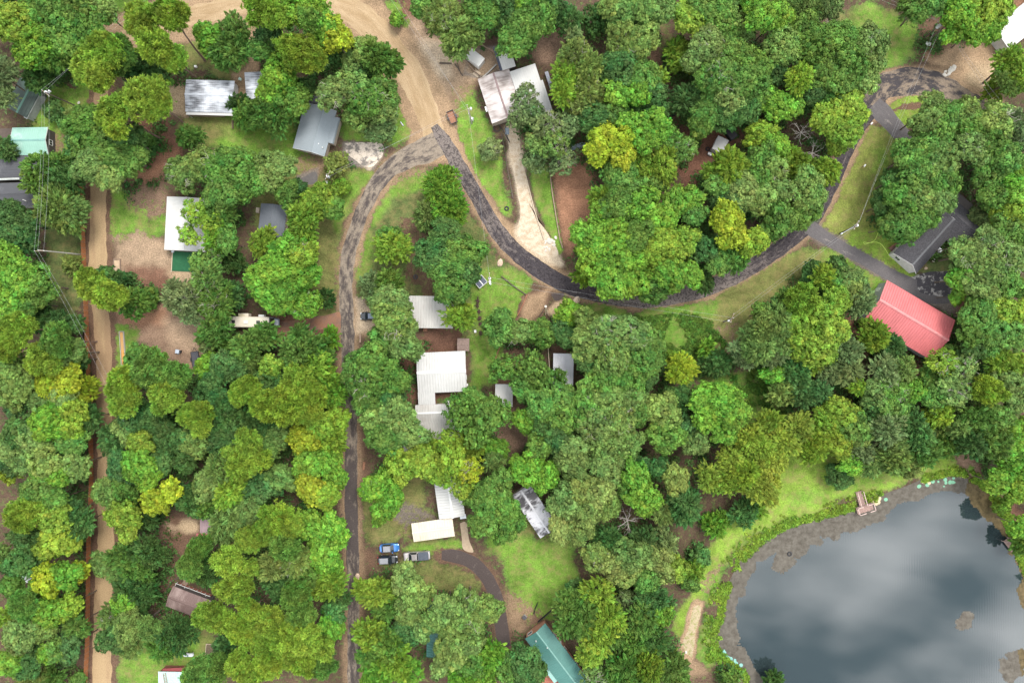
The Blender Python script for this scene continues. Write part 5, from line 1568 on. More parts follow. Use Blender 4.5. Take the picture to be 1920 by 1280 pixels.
# lower left
b = Bld('brown_roof_house', 'brown metal roofed house with a red deck and white railing', 'house', 345, 1125, 3)
b.gable(352, 1131, 76, 40, 21, 2.7, .55, m_brn, m_wdk, .45, .04, .2, .0, m_brn)
b.part('deck', m_deck, 359, 1112, 21, .7, lambda m: m.box(-3.6, -1.1, -.1, 4.4, 1.1, .6)); b.part('railing', m_trim, 361, 1105, 21, 1.4, lambda m: [m.box(-4.2, -.05, 1.35, 4.4, .05, 1.45)] + [m.box(x - .04, -.045, .6, x + .04, .045, 1.35) for x in np.arange(-4.1, 4.4, 1.0)] + [m.box(x - .05, -2.2, 1.35, x + .05, -.05, 1.44) for x in (-4.1, -1.9, 3.4)])
b.part('stairs', m_wood, 346, 1094, 21, .4, lambda m: [m.box(-.6, -.9 + k * .32, -.1, .6, -.6 + k * .32, .55 - k * .11) for k in range(5)])
b = Bld('lilac_roof_shed', 'shed with a faded lilac roof and a red lean-to below it', 'shed', 384, 988, 2.6)
b.flat(386, 986, 22, 36, 2, 2.5, m_lav, m_wwht, .1, .04, .35, edge=None); b.flat(383, 1009, 28, 20, 2, 2.2, metal('faded_red_metal', (.36, .10, .10), (.25, .07, .07)), m_wred, .35, .04, .35, nm='lean_to_roof')
b = Bld('mint_roof_house', 'mint green ribbed roof and dark red porch cut off by the bottom edge', 'house', 325, 1278, 3)
b.flat(330, 1284, 66, 52, 1, 3.0, metal('mint_metal', (.36, .50, .46), (.25, .40, .36), .6, .9, .8, .1), m_wred, .2, .05, .4); b.part('porch_roof', M('dark_red_metal', (.20, .035, .035), .6), 329, 1256, -3, 2.6, lambda m: m.hull([(-3, -.4, 2.5), (3, -.4, 2.5), (3, .5, 2.45), (-3, .5, 2.45)], [(-3, -.4, 2.75), (3, -.4, 2.75), (3, .5, 2.5), (-3, .5, 2.5)]))
b.part('ladder', m_wood, 310, 1272, 80, 3.2, lambda m: [m.box(-1.4, -.35, 3.2, 1.4, -.25, 3.3), m.box(-1.4, .25, 3.2, 1.4, .35, 3.3)] + [m.box(x - .04, -.249, 3.22, x + .04, .249, 3.29) for x in np.arange(-1.2, 1.3, .35)])
# ------------------------------------------------------------------ vehicles
def paint_mat(name, c, metal=.3): return M(name, c, .28, metal, .04, spec=.6, coat=.6)
m_tyre = M('tyre_rubber', (.02, .02, .02), .85); m_rim = M('wheel_rim', (.35, .35, .37), .35, .6); m_lampw = M('headlamp_lens', (.7, .72, .75), .1, spec=.8); m_lampr = M('tail_lamp', (.35, .02, .02), .2, spec=.7); m_cglass = M('car_glass', (.015, .02, .024), .05, spec=1.0, var=.05)
def rrect(x, hw, z0, z1, k=.22):      # rounded cross-section of a body at station x
    c = min(k, hw * .4, (z1 - z0) * .45); return [(x, -hw, z0), (x, hw, z0), (x, hw, z1 - c), (x, hw - c * .45, z1 - c * .35), (x, hw - c * 1.3, z1), (x, -hw + c * 1.3, z1), (x, -hw + c * .45, z1 - c * .35), (x, -hw, z1 - c)]
def car(name, label, cat, cx, cy, ang, L, W, body, cab, belt, roofz, roofm=None, rings=None, group=None, bed=None, hood_z=None):
    """ang: heading of the nose, clockwise from the right of the photo; cab = rear base, rear roof, front roof, front base along the length"""
    x, y = P(cx, cy, .8); root = tag(empty(name, x, y), label, cat, group); a = -math.radians(ang); f = lambda: MB(a, x, y); hl, hw = L / 2, W / 2
    hz = hood_z or belt
    st = rings or [(-hl, .60, .42, belt * .80), (-hl + .12, .82, .26, belt * .95), (-hl + .6, .98, .22, belt), (cab[0], 1, .22, belt), (cab[3], 1, .22, belt), (cab[3] + .25, .99, .22, hz), (hl - .55, .95, .22, hz - .06), (hl - .15, .78, .28, hz - .16), (hl, .52, .38, hz - .32)]
    m = f(); m.loft([rrect(q[0], hw * q[1], q[2], q[3]) for q in st]); bo = m.build('body', body, root)
    c0, c1, c2, c3 = cab; b, t = hw * .93, hw * .68; rz = roofz
    # pillars and roof as one shell, glass as its own panes
    m = f(); m.hull([(c1 - .05, -t - .02, rz - .07), (c2 + .05, -t - .02, rz - .07), (c2 + .05, t + .02, rz - .07), (c1 - .05, t + .02, rz - .07)], [(c1 + .08, -t + .06, rz), (c2 - .1, -t + .06, rz), (c2 - .1, t - .06, rz), (c1 + .08, t - .06, rz)]); m.build('roof', roofm or body, root)
    m = f(); m.hull([(c0 + .03, -b + .03, belt - .05), (c3 - .03, -b + .03, belt - .05), (c3 - .03, b - .03, belt - .05), (c0 + .03, b - .03, belt - .05)], [(c1 + .02, -t + .02, rz - .06), (c2 - .02, -t + .02, rz - .06), (c2 - .02, t - .02, rz - .06), (c1 + .02, t - .02, rz - .06)]); m.build('cabin', body, root)
    def pane(nm, p): 
        n_ = (Vector(p[1]) - Vector(p[0])).cross(Vector(p[3]) - Vector(p[0])).normalized() * .02; m = f(); m.hull([tuple(Vector(q) - n_ * .2) for q in p], [tuple(Vector(q) + n_) for q in p]); m.build(nm, m_cglass, root)
    lp = lambda u, v, t_: tuple(Vector(u).lerp(Vector(v), t_))
    A = [(c3, -b, belt), (c3, b, belt), (c2, t, rz - .05), (c2, -t, rz - .05)]; pane('windshield', [lp(A[0], A[1], .04), lp(A[0], A[1], .96), lp(A[3], A[2], .94), lp(A[3], A[2], .06)])
    A = [(c0, b, belt), (c0, -b, belt), (c1, -t, rz - .05), (c1, t, rz - .05)]; pane('rear_window', [lp(A[0], A[1], .08), lp(A[0], A[1], .92), lp(A[3], A[2], .9), lp(A[3], A[2], .1)])
    for s in (1, -1):
        A = [(c3, s * b, belt), (c0, s * b, belt), (c1, s * t, rz - .06), (c2, s * t, rz - .06)]; A = A if s > 0 else [A[1], A[0], A[3], A[2]]
        pane('side_window', [lp(A[0], A[1], .10), lp(A[0], A[1], .92), lp(A[3], A[2], .95), lp(A[3], A[2], .06)])
        m = f(); m.box(c3 - .42, s * (hw + .0) - .02, belt - .02, c3 - .22, s * (hw + .17), belt + .13) if s > 0 else m.box(c3 - .42, -hw - .17, belt - .02, c3 - .22, -hw + .02, belt + .13); m.build('mirror', body, root)
        m = f(); m.box(hl - .32, s * hw * .62 - .16, hz - .38, hl - .07, s * hw * .62 + .16, hz - .2); m.build('headlight', m_lampw, root); m = f(); m.box(-hl - .01, s * hw * .68 - .13, belt - .38, -hl + .16, s * hw * .68 + .13, belt - .12); m.build('taillight', m_lampr, root)
        for xw in (-hl + L * .19, hl - L * .19):
            m = f(); wr = .34 if roofz < 1.6 else .38; rg = [[(xw + r_ * math.cos(6.2832 * k / 14), yy, wr + r_ * math.sin(6.2832 * k / 14)) for k in range(14)] for yy, r_ in ((s * (hw - .20), wr), (s * (hw + .015), wr), (s * (hw + .03), wr * .9))]; m.loft(rg); w_ = m.build('wheel', m_tyre, root)
            m = f(); m.loft([[(xw + r_ * math.cos(6.2832 * k / 10), yy, wr + r_ * math.sin(6.2832 * k / 10)) for k in range(10)] for yy, r_ in ((s * (hw + .031), wr * .62), (s * (hw + .045), wr * .5))]); m.build('rim', m_rim, w_)
    if bed:
        m = f(); m.box(bed[0], -hw * .93, belt - .02, bed[1], hw * .93, belt + .07); m.build('bed_cover', M('vinyl_bed_cover', (.065, .075, .095), .7), root)
        m = f(); m.box(-hl - .14, -hw * .85, .42, -hl + .02, hw * .85, .62); m.build('bumper', m_steel, root)
    return root
m_blue = paint_mat('bright_blue_paint', (.035, .155, .42)); m_blk = paint_mat('black_paint', (.018, .02, .024)); m_slv = paint_mat('champagne_silver_paint', (.42, .38, .36), .5); m_sheen_roof = paint_mat('sky_sheen_roof_paint', (.20, .20, .215), .2)  # grey for car roofs: the sky's reflection put into the paint colour
car('parked_car', 'blue hatchback with a greyish roof, uppermost of the three vehicles parked by the curved driveway', 'car', 730, 1027, -4, 4.6, 2.0, m_blue, (-1.75, -1.35, .35, 1.05), .98, 1.55, m_sheen_roof)
car('parked_car', 'black sport utility car parked directly below the blue hatchback', 'car', 727, 1049, -3, 4.6, 1.95, m_blk, (-2.0, -1.75, .25, 1.0), 1.05, 1.75, m_sheen_roof)
car('pickup_truck', 'silver pickup truck with a dark covered bed parked nose to the west road', 'truck', 781, 1042, 176, 5.9, 2.05, m_slv, (-.35, -.15, 1.0, 1.75), 1.15, 1.85, None, bed=(-2.85, -.45), rings=[(-2.95, .95, .5, 1.12), (-2.8, 1, .4, 1.15), (-.4, 1, .35, 1.15), (1.75, 1, .35, 1.15), (2.0, .99, .35, 1.14), (2.6, .95, .38, 1.08), (2.88, .88, .42, .98), (2.95, .8, .5, .9)])
car('parked_car', 'black car poking out from under the big tree beside the west road', 'car', 694, 592.5, 180, 4.6, 1.9, m_blk, (-1.8, -1.3, .4, 1.1), .98, 1.5, paint_mat('dark_blue_grey_roof', (.10, .12, .16)))
# motorhome
x, y = P(476, 604, 1.6); t = tag(empty('motorhome', x, y), 'cream motorhome with a grey windscreen nose parked on the red soil track', 'motorhome'); a = -math.radians(1); f = lambda: MB(a, x, y); KEEP_CLEAR.append((x, y, 5))
m_rv = metal('aged_cream_roof', (.56, .50, .40), (.33, .26, .07), .70, .95, .5, .5)
m = f(); rr_ = lambda xx, hw, z0, z1: rrect(xx, hw, z0, z1, .25); m.loft([rr_(-5.2, 1.2, .5, 2.9), (rr_(-5.1, 1.25, .45, 3.05)), rr_(3.6, 1.25, .45, 3.05), rr_(4.0, 1.25, .45, 2.95)]); m.build('body', m_rv, t)
m = f(); m.loft([rr_(4.0, 1.22, .45, 2.85), rr_(4.5, 1.2, .45, 2.3), rr_(4.75, 1.15, .45, 1.5), rr_(5.5, 1.0, .5, 1.25), rr_(5.7, .8, .6, 1.1)]); m.build('cab', paint_mat('blue_grey_paint', (.17, .19, .22)), t)
m = f(); m.hull([(4.12, -1.0, 2.86), (4.12, 1.0, 2.86), (4.72, .95, 1.72), (4.72, -.95, 1.72)], [(4.2, -1.0, 2.9), (4.2, 1.0, 2.9), (4.8, .95, 1.76), (4.8, -.95, 1.76)]); m.build('windshield', m_cglass, t)
m = f(); m.box(4.95, -.6, 1.2, 5.4, .6, 1.34); m.build('hood', M('white_hood', (.55, .55, .55), .4), t)
for xx, nm, w, mt in ((-4.1, 'roof_vent', .35, m_black), (1.6, 'roof_hatch', .4, m_dgrn), (-1.2, 'air_conditioner', .5, m_trim)):
    m = f(); m.box(xx - w, -.35, 3.04, xx + w, .35, 3.28); m.build(nm, mt, t)
m = f(); m.box(-3.2, 1.25, .9, -.9, 2.0, 2.6); m.build('slide_out', m_rv, t); m = f(); m.box(1.4, 1.25, 1.2, 2.6, 1.75, 2.5); m.build('awning_case', m_trim, t)
for xx in (-3.0, 3.2):
    for s in (1, -1):
        m = f(); m.loft([[(xx + .42 * math.cos(6.2832 * k / 12), yy, .42 + .42 * math.sin(6.2832 * k / 12)) for k in range(12)] for yy in (s * .95, s * 1.27)]); m.build('wheel', m_tyre, t)
# trailers
def trailer(label, cx, cy, ang, L, W, deckm, frm, walls=.45, tongue=1.0):
    x, y = P(cx, cy, .7); t = tag(empty('utility_trailer', x, y), label, 'trailer'); f = lambda: MB(-math.radians(ang), x, y); hl, hw = L / 2, W / 2
    m = f(); m.box(-hl, -hw, .5, hl, hw, .6); m.build('bed', deckm, t)
    for q in ((-hl, -hw, -hl + .07, hw), (hl - .07, -hw, hl, hw), (-hl + .07, -hw, hl - .07, -hw + .07), (-hl + .07, hw - .07, hl - .07, hw)): m = f(); m.box(q[0], q[1], .602, q[2], q[3], .6 + walls); m.build('side_wall', frm, t)
    m = f(); m.tube([(hl, -.5, .5), (hl + tongue, 0, .48)], .05, 5); m.tube([(hl, .5, .5), (hl + tongue, 0, .48)], .05, 5); m.build('tongue', frm, t)
    for s in (1, -1):
        m = f(); m.loft([[(.0 + .33 * math.cos(6.2832 * k / 12), yy, .33 + .33 * math.sin(6.2832 * k / 12)) for k in range(12)] for yy in (s * (hw + .04), s * (hw + .24))]); w_ = m.build('wheel', m_tyre, t); m = f(); m.box(-.42, min(s * (hw + .02), s * (hw + .26)), .70, .42, max(s * (hw + .02), s * (hw + .26)), .74); m.build('fender', frm, t)
trailer('small utility trailer with a rusty brown load bed on the grass verge', 847.5, 220, 68, 3.0, 1.7, m_rust, M('dark_trailer_frame', (.05, .05, .055), .6))
trailer('black flat trailer under the tree edge of the brown clearing', 366, 673, -98, 3.6, 1.8, M('black_decking', (.055, .055, .065), .8, var=.4, scale=4), m_black, .12)
# ------------------------------------------------------------------ utility poles and wires
POLES = []
m_pole = M('creosoted_pole', (.085, .065, .05), .95, var=.3); m_xf = M('transformer_grey', (.55, .56, .58), .4); m_wire = M('aluminium_wire', (.36, .36, .36), .5)
m_palepole = M('silvered_pole', (.34, .32, .28), .95, var=.25)
def pole(label, top, base, h, arm=None, xf=(), mat=None, lamp=False):
    bx, by = P(*base); tx, ty = P(*top, h); t = tag(empty('utility_pole', bx, by), label, 'utility pole'); m = MB(); m.tube([(bx, by, -.2), (bx + (tx - bx) * .5, by + (ty - by) * .5, h / 2), (tx, ty, h)], [.17, .14, .11], 8); m.build('pole', mat or m_pole, t)
    ends = [(tx, ty, h)]
    if arm is not None:
        a = -math.radians(arm); m = MB(a, tx, ty); m.box(-1.1, -.16, h - .5, 1.1, -.06, h - .38); ar = m.build('crossarm', m_wood, t); ends = []
        for u in (-1.0, 0, 1.0):
            m = MB(a, tx, ty); m.disc(u, -.11 if u else 0, h - .38 if u else h, h - .16 if u else h + .2, .07, 8, .05); m.build('insulator', m_trim, ar if u else t)
            ends.append((tx + u * math.cos(a), ty + u * math.sin(a), h - .16 if u else h + .2))
    for k, (px, py, s) in enumerate(xf):
        z = h - 1.3; x, y = P(px, py, z); m = MB(0, x, y); m.disc(0, 0, z - .5 * s, z + .45 * s, .30 * s, 12); o = m.build('transformer', m_xf, t); m = MB(0, x, y); m.disc(0, 0, z + .451 * s, z + .60 * s, .12 * s, 8, .06 * s); m.build('bushing', m_trim, o)
        f_ = 1 - 1.3 / h; m = MB(); m.tube([(bx + (tx - bx) * f_, by + (ty - by) * f_, z), (x, y, z)], .05, 5); m.build('bracket', m_steel, t)
    POLES.append(ends); return ends
p0 = pole('dark utility pole with white fittings leaning over the lawn by the mint green gable roof', (84, 173), (152, 203), 11, 40, [(88, 174, 1.0), (93, 171, .6)])
p1 = pole('silvery utility pole with thin wires standing beside the rusty board fence', (72, 469), (150, 477), 12, 0, mat=m_palepole)
p2 = pole('short dark pole with a white transformer beside the small parking pad', (613, 327), (625, 339), 6, -60, [(615, 331, 1.1)])
p3 = pole('pale utility pole with crossarm standing on the verge near the rusty trailer', (878, 204), (885, 232), 9.5, 80, [(883, 204, .8)], m_palepole)
p4 = pole('utility pole carrying three white transformers near the dark panel stand', (918, 520), (920, 532), 9, 95, [(918, 522, 1.0), (918.5, 528, .9), (919.5, 532, .7)])
p5 = pole('dark utility pole below the winding road in the weedy clearing', (1375, 596), (1357, 603), 7.5, 110, [(1366, 601, .6)])
p6 = pole('utility pole on the lime lawn above the asphalt driveway', (1608, 422), (1574, 438), 8.5, 120, [(1606, 423, .9), (1578, 438, .5)])
p7 = pole('dark leaning utility pole with a white transformer at the sandy lot, top right', (1768, 43), (1731, 73), 8, 30, [(1761, 49, 1.3)])
def wire(label, ends, r=.011, sag=.7, group=None):
    m = MB()
    for a, b in ends:
        a, b = Vector(a), Vector(b); L = (b - a).length; m.tube([tuple(a.lerp(b, k / 12) - Vector((0, 0, sag * (L / 40) * 4 * (k / 12) * (1 - k / 12)))) for k in range(13)], r, 4)
    return tag(m.solo('power_line', m_wire), label, 'power line')
def off(px, py, z, n=2, d=(1.0, .3)): x, y = P(px, py, z); return [(x + d[0] * k, y + d[1] * k, z) for k in range(n)]
wire('three thin wires running down from the mint gable pole to the fence pole', list(zip(p0, p1))); wire('two wires running up from the leaning lawn pole to the top left road', list(zip(p0[:2], off(285, -12, 11, 2, (-1.5, 1.0)))))
wire('two wires running down across the dirt lane from the fence pole', list(zip(p1[:2], off(232, 790, 12, 2, (1.2, .4))))); wire('two wires across the parking pad and dirt road to the verge pole', list(zip(p2[:2], p3[:2])))
wire('two wires running up over the dirt road to the top edge', list(zip(p3[1:], off(728, -8, 10, 2, (1.2, .6))))); wire('single pale wire running down the verge to the three transformer pole', [(p3[0], p4[1])]); wire('pale wire crossing the winding road bend to the clearing pole', [(p4[1], p5[1]), (p4[2], p5[2])])
wire('two wires over the dry slope between clearing pole and lawn pole', list(zip(p5[:2], p6[:2]))); wire('two wires above the olive lawn up to the sandy lot pole', list(zip(p6[:2], p7[:2]))); wire('two wires from the sandy lot pole to the top edge', list(zip(p7[:2], off(1628, -10, 9, 2, (.7, .9))))); wire('two wires from the sandy lot pole down over the tan yard', list(zip(p7[1:], off(1880, 212, 9, 2, (1.3, .5)))))
# ------------------------------------------------------------------ fences, kerb walls, logs
m_fence = M('rust_stained_boards', (.33, .13, .05), .9, var=.3, scale=2.5)
x, y = P(152, 345); t = tag(empty('board_fence', x, y), 'long rust orange board fence along the left side of the dirt lane', 'fence'); FP = catmull([(*P(a, b), 0) for a, b in ((157,345),(159,425),(164,540),(167,620),(170,700),(173,760),(175,850),(175,920),(171,1000),(170,1060),(169,1130),(168,1200),(163,1300))], 1.22)[:, :2]
rf = random.Random(4); board = MB()
for k in range(len(FP) - 1):
    a, b = FP[k], FP[k + 1]; L = np.linalg.norm(b - a); ang = math.atan2(b[1] - a[1], b[0] - a[0]); m = MB(ang, a[0], a[1]); u = .05; nb = 8; w = (L - .1) / nb
    for q in range(nb): h_ = 1.62 + rf.uniform(-.05, .05); j_ = rf.uniform(0, .012); m.box(u + q * w + .006, -.012 + j_, .04, u + (q + 1) * w - .006, .012 + j_, h_)
    m.box(.05, -.06, .4, L - .05, -.0245, .49); m.box(.05, -.06, 1.25, L - .05, -.0245, 1.34); m.build('fence_panel', m_fence, t); m = MB(ang, a[0], a[1]); m.box(-.045, -.05, -.1, .045, .05, 1.75); m.build('post', m_wood, t)
def kerb(name, label, cat, pts, h, w, mat, lean=0):
    wp = [P(*p) for p in pts]; m = MB()
    for k, (a, b) in enumerate(zip(wp, wp[1:])):
        L = math.dist(a, b); an = math.atan2(b[1] - a[1], b[0] - a[0]); q = MB(an, a[0], a[1]); n_ = max(1, int(L / 2.4)); 
        for i in range(n_): q.box(L * i / n_ + .012, -w / 2, -.1, L * (i + 1) / n_ - .012, w / 2, h + R.uniform(-.03, .03))
        o_ = len(m.v); m.v += q.v; m.f += [[i + o_ for i in g] for g in q.f]; m.uv += q.uv
    return tag(m.solo(name, mat), label, cat)
kerb('retaining_wall', 'low timber retaining wall between the grass strip and the red dirt yard', 'wall', [(1030,312),(1035,360),(1043,410),(1050,450),(1055,466)], .45, .22, m_wood)
kerb('retaining_wall', 'thin pale board edging along the gravel driveway and grass strip', 'wall', [(986,330),(994,362),(1002,395),(1012,425),(1020,449)], .4, .16, m_pwood)
kerb('log_edging', 'dark log edging down the left side of the gravel driveway', 'edging', [(940,250),(947,285),(952,318),(957,345),(962,372)], .28, .24, m_pole)
kerb('retaining_wall', 'dark sloping timber wall from the three transformer pole to the soil track', 'wall', [(940,518),(955,530),(972,543),(986,552)], .35, .22, m_pole); kerb('retaining_wall', 'red brown timber wall beside the yard lawn and soil track', 'wall', [(988,553),(980,572),(970,592)], .45, .2, M('red_timber', (.24, .10, .06), .9, var=.3))
kerb('retaining_wall', 'curved red brown timber wall below the yard tree', 'wall', [(943,641),(935,656),(929,672),(925,700)], .45, .2, M('red_brown_timber', (.22, .095, .06), .9, var=.3))
kerb('dark_log', 'short black log lying flat at the upper dirt road', 'log', [(824,119),(836,119.5),(847,120)], .3, .3, m_pole); kerb('dark_log', 'black bent log sloping down near the concrete yard', 'log', [(853,121),(860,130),(864,138),(868,143)], .3, .26, m_pole)
kerb('stone_edging', 'dark edging curving round the yard above the brown roofed house', 'edging', [(337,1080),(332,1084),(322,1088),(316,1100),(310,1116)], .25, .25, m_pole); kerb('yard_wall', 'low pale block wall round the upper concrete yard', 'wall', [(905,147),(918,135),(931,122)], .5, .3, m_cgrey)
kerb('yard_fence', 'weathered board fence at the left of the upper concrete yard', 'fence', [(868,111),(878,122),(890,136),(900,144)], .9, .1, m_wood); kerb('yard_fence', 'weathered board fence at the top of the upper concrete yard', 'fence', [(889,80),(905,88),(920,96),(928,101)], .9, .1, m_wood)
kerb('wire_fence', 'dark wire fence running up from the teal lodge into the lawn', 'fence', [(1001,1150),(1002,1145),(1003,1140),(1008,1128)], 1.0, .06, m_black); kerb('wire_fence', 'dark sloping rail fence between the teal lodge and the trees', 'fence', [(1008,1164),(1022,1152),(1036,1140),(1046,1130)], 1.0, .06, m_black)
kerb('board_rail', 'pale leaning rail beside the corrugated shed', 'rail', [(1027,640),(1028,660),(1030,690)], .7, .14, m_pwood); kerb('board_rail', 'thin brown rail at the corner of the mobile home lawn', 'rail', [(438,216),(438,243)], .9, .08, m_wood)
kerb('flower_bed_edging', 'curved stone edging in the lawn right of the grey house', 'edging', [(738,175),(745,195),(743,215),(736,226)], .3, .3, m_cgrey)
# ------------------------------------------------------------------ small things
def thing(name, label, cat, px, py, z=.5): x, y = P(px, py, z); return tag(empty(name, x, y), label, cat), x, y
def tank(label, px, py, ang, L=2.4, r=.42):
    t, x, y = thing('propane_tank', label, 'propane tank', px, py, .9); f = lambda: MB(-math.radians(ang), x, y); m = f(); hl = L / 2
    m.loft([[(xx, rr * math.cos(6.2832 * k / 14), .85 + rr * math.sin(6.2832 * k / 14)) for k in range(14)] for xx, rr in ((-hl, r * .25), (-hl + .1, r * .65), (-hl + .3, r), (hl - .3, r), (hl - .1, r * .65), (hl, r * .25))]); m.build('tank', M('white_tank_paint', (.56, .58, .60), .35), t, True)
    m = f(); m.disc(0, 0, .85 + r - .02, .85 + r + .16, .19, 12); m.build('valve_dome', M('valve_cover', (.12, .16, .18), .5), t)
    for u in (-.7, .7): m = f(); m.box(u - .09, -.3, -.05, u + .09, .3, .5); m.build('leg', m_cgrey, t)
tank('white propane tank lying on the lawn at the top left edge', 211.5, 20.5, 62); tank('white propane tank on the lawn above the mint roofed house', 353.5, 1227, 0)
# long curb trough / planters
def trough(name, label, cat, px, py, ang, L, W, h, mat, fill, cats=None):
    t, x, y = thing(name, label, cat, px, py, h); f = lambda: MB(-math.radians(ang), x, y); hl, hw = L / 2, W / 2
    for q in ((-hl, -hw, -hl + .1, hw), (hl - .1, -hw, hl, hw), (-hl + .1, -hw, hl - .1, -hw + .1), (-hl + .1, hw - .1, hl - .1, hw)): m = f(); m.box(q[0], q[1], -.05, q[2], q[3], h); m.build('side', mat, t)
    m = f(); m.hull([(-hl + .1, -hw + .1, 0), (hl - .1, -hw + .1, 0), (hl - .1, hw - .1, 0), (-hl + .1, hw - .1, 0)], [(-hl + .3, -hw + .2, h * .9), (hl - .3, -hw + .2, h * .9), (hl - .3, hw - .2, h * .9), (-hl + .3, hw - .2, h * .9)]); m.build('filling', fill, t); return t
trough('raised_bed', 'pale raised bed of sand beside the dirt lane above the pine', 'raised bed', 219, 501, 88, 3.9, 1.6, .4, m_wood, M('pale_sand_fill', (.40, .29, .19), .95, bump=.4))
trough('culvert_trough', 'long narrow sand filled trough turning orange at its lower end', 'trough', 229, 653, 86, 8.0, 1.05, .45, m_cgrey, M('orange_sand_fill', (.42, .28, .15), .95, scale=.25, c2=(.50, .24, .05), bump=.3))
trough('raised_bed', 'square timber framed garden plot on the lower left lawn', 'garden plot', 396, 1220, 4, 2.7, 3.2, .25, m_pwood, M('garden_soil', (.11, .085, .05), .95, bump=.4))
t, x, y = thing('work_bench', 'long grey metal bench with a rusty end beside the white roofed annex', 'bench', 1030, 152, .9)
def wb(m): return m
f = lambda: MB(-math.radians(72), x, y); m = f(); m.box(-2.3, -.4, .8, 2.3, .4, .88); m.build('bench_top', M('blue_grey_steel', (.24, .25, .29), .6), t); m = f(); m.box(1.5, -.3, .881, 2.2, .3, 1.1); m.build('rusty_box', m_rust, t); m = f(); m.disc(.9, 0, .881, 1.05, .28, 10); m.build('pot', m_black, t)
for u in (-2.1, 2.1):
    for s in (-.3, .3): m = f(); m.box(u - .04, s - .04, -.05, u + .04, s + .04, .8); m.build('leg', m_steel, t)
# upturned flat boat
t, x, y = thing('jon_boat', 'blue grey flat bottomed boat lying upside down on the red dirt yard', 'boat', 1084.5, 273.5, .4); f = lambda: MB(-math.radians(-14), x, y); m = f(); m.loft([[(xx, -w, 0), (xx, w, 0), (xx, w * .8, h), (xx, -w * .8, h)] for xx, w, h in ((-1.75, .55, .3), (-1.4, .62, .5), (1.1, .60, .52), (1.6, .42, .38), (1.8, .25, .2))]); m.build('hull', M('blue_grey_hull', (.20, .25, .29), .5), t)
for s in (-.25, 0, .25): m = f(); m.box(-1.35, s - .03, .50, 1.1, s + .03, .56); m.build('keel_strip', m_steel, t)
# fishing dock: planks one by one, rails and posts
def dock(label, segs, z, railm, name='fishing_dock'):
    cx = sum(s[0] for s in segs) / len(segs); cy = sum(s[1] for s in segs) / len(segs); x, y = P(cx, cy, z); t = tag(empty(name, x, y, 0), label, 'dock')
    pm = M('dock_planks', (.25, .165, .14), .9, var=.3, scale=3)
    for px, py, ang, Lp, Wp, rails in segs:
        L, W = Lp * mpp(z), Wp * mpp(z); xx, yy = P(px, py, z); f = lambda: MB(-math.radians(ang), xx, yy); n_ = int(L / .2)
        for k in range(n_): m = f(); j = R.uniform(-.01, .01); m.box(-L / 2 + L * k / n_ + .008, -W / 2, z - .05 + j, -L / 2 + L * (k + 1) / n_ - .008, W / 2, z + j); m.build('plank', pm, t)
        for s in (-1, 1): m = f(); m.box(-L / 2, s * W / 2 * .8 - .05, z - .25, L / 2, s * W / 2 * .8 + .05, z - .062); m.build('joist', m_wood, t)
        for side, a0, a1 in rails:
            m = f(); q = {'t': (a0 * L / 2, W / 2, a1 * L / 2, W / 2), 'b': (a0 * L / 2, -W / 2, a1 * L / 2, -W / 2), 'l': (-L / 2, a0 * W / 2, -L / 2, a1 * W / 2), 'r': (L / 2, a0 * W / 2, L / 2, a1 * W / 2)}[side]
            m.box(min(q[0], q[2]) - .07, min(q[1], q[3]) - .07, z + .95, max(q[0], q[2]) + .07, max(q[1], q[3]) + .07, z + 1.02); m.build('handrail', railm, t)
            d = math.dist(q[:2], q[2:]); k_ = max(1, round(d / 1.1))
            for i in range(k_ + 1): u = i / k_; X, Y = q[0] + (q[2] - q[0]) * u, q[1] + (q[3] - q[1]) * u; m = f(); m.box(X - .05, Y - .05, z - 1.6, X + .05, Y + .05, z + .949); m.build('post', railm, t)
    return t
m_rail = M('greyed_pink_rail', (.42, .31, .28), .9, var=.2)
dock('T-shaped brown fishing dock with handrails on the near pond bank', [(1613.5, 934, 74, 27, 11, [('t', -1, 1), ('b', -1, 1)]), (1621.5, 953, -18, 31, 13, [('l', -1, 1), ('r', -1, .9), ('t', -1, -.35), ('t', .35, 1), ('b', -1, -.2), ('b', .35, 1)])], .35, m_rail)
dock('small weathered dock half under the trees on the right pond bank', [(1894, 1021, 52, 26, 12, [('t', -1, 1), ('l', -1, 1)])], .3, m_rail, 'small_dock')
t, x, y = thing('park_bench', 'grey slatted bench facing the pond on the pinkish bank path', 'bench', 1864, 904, .5); f = lambda: MB(-math.radians(60), x, y)
for k in range(4): m = f(); m.box(-.95, -.42 + k * .16, .42, .95, -.29 + k * .16, .47); m.build('seat_slat', m_steel, t)
for k in range(3): m = f(); m.box(-.95, .26 + k * .02, .56 + k * .15, .95, .30 + k * .02, .67 + k * .15); m.build('back_slat', m_steel, t)
for u in (-.8, .8): m = f(); m.box(u - .04, -.4, 0, u + .04, .3, .419); m.build('leg', m_cgrey, t)
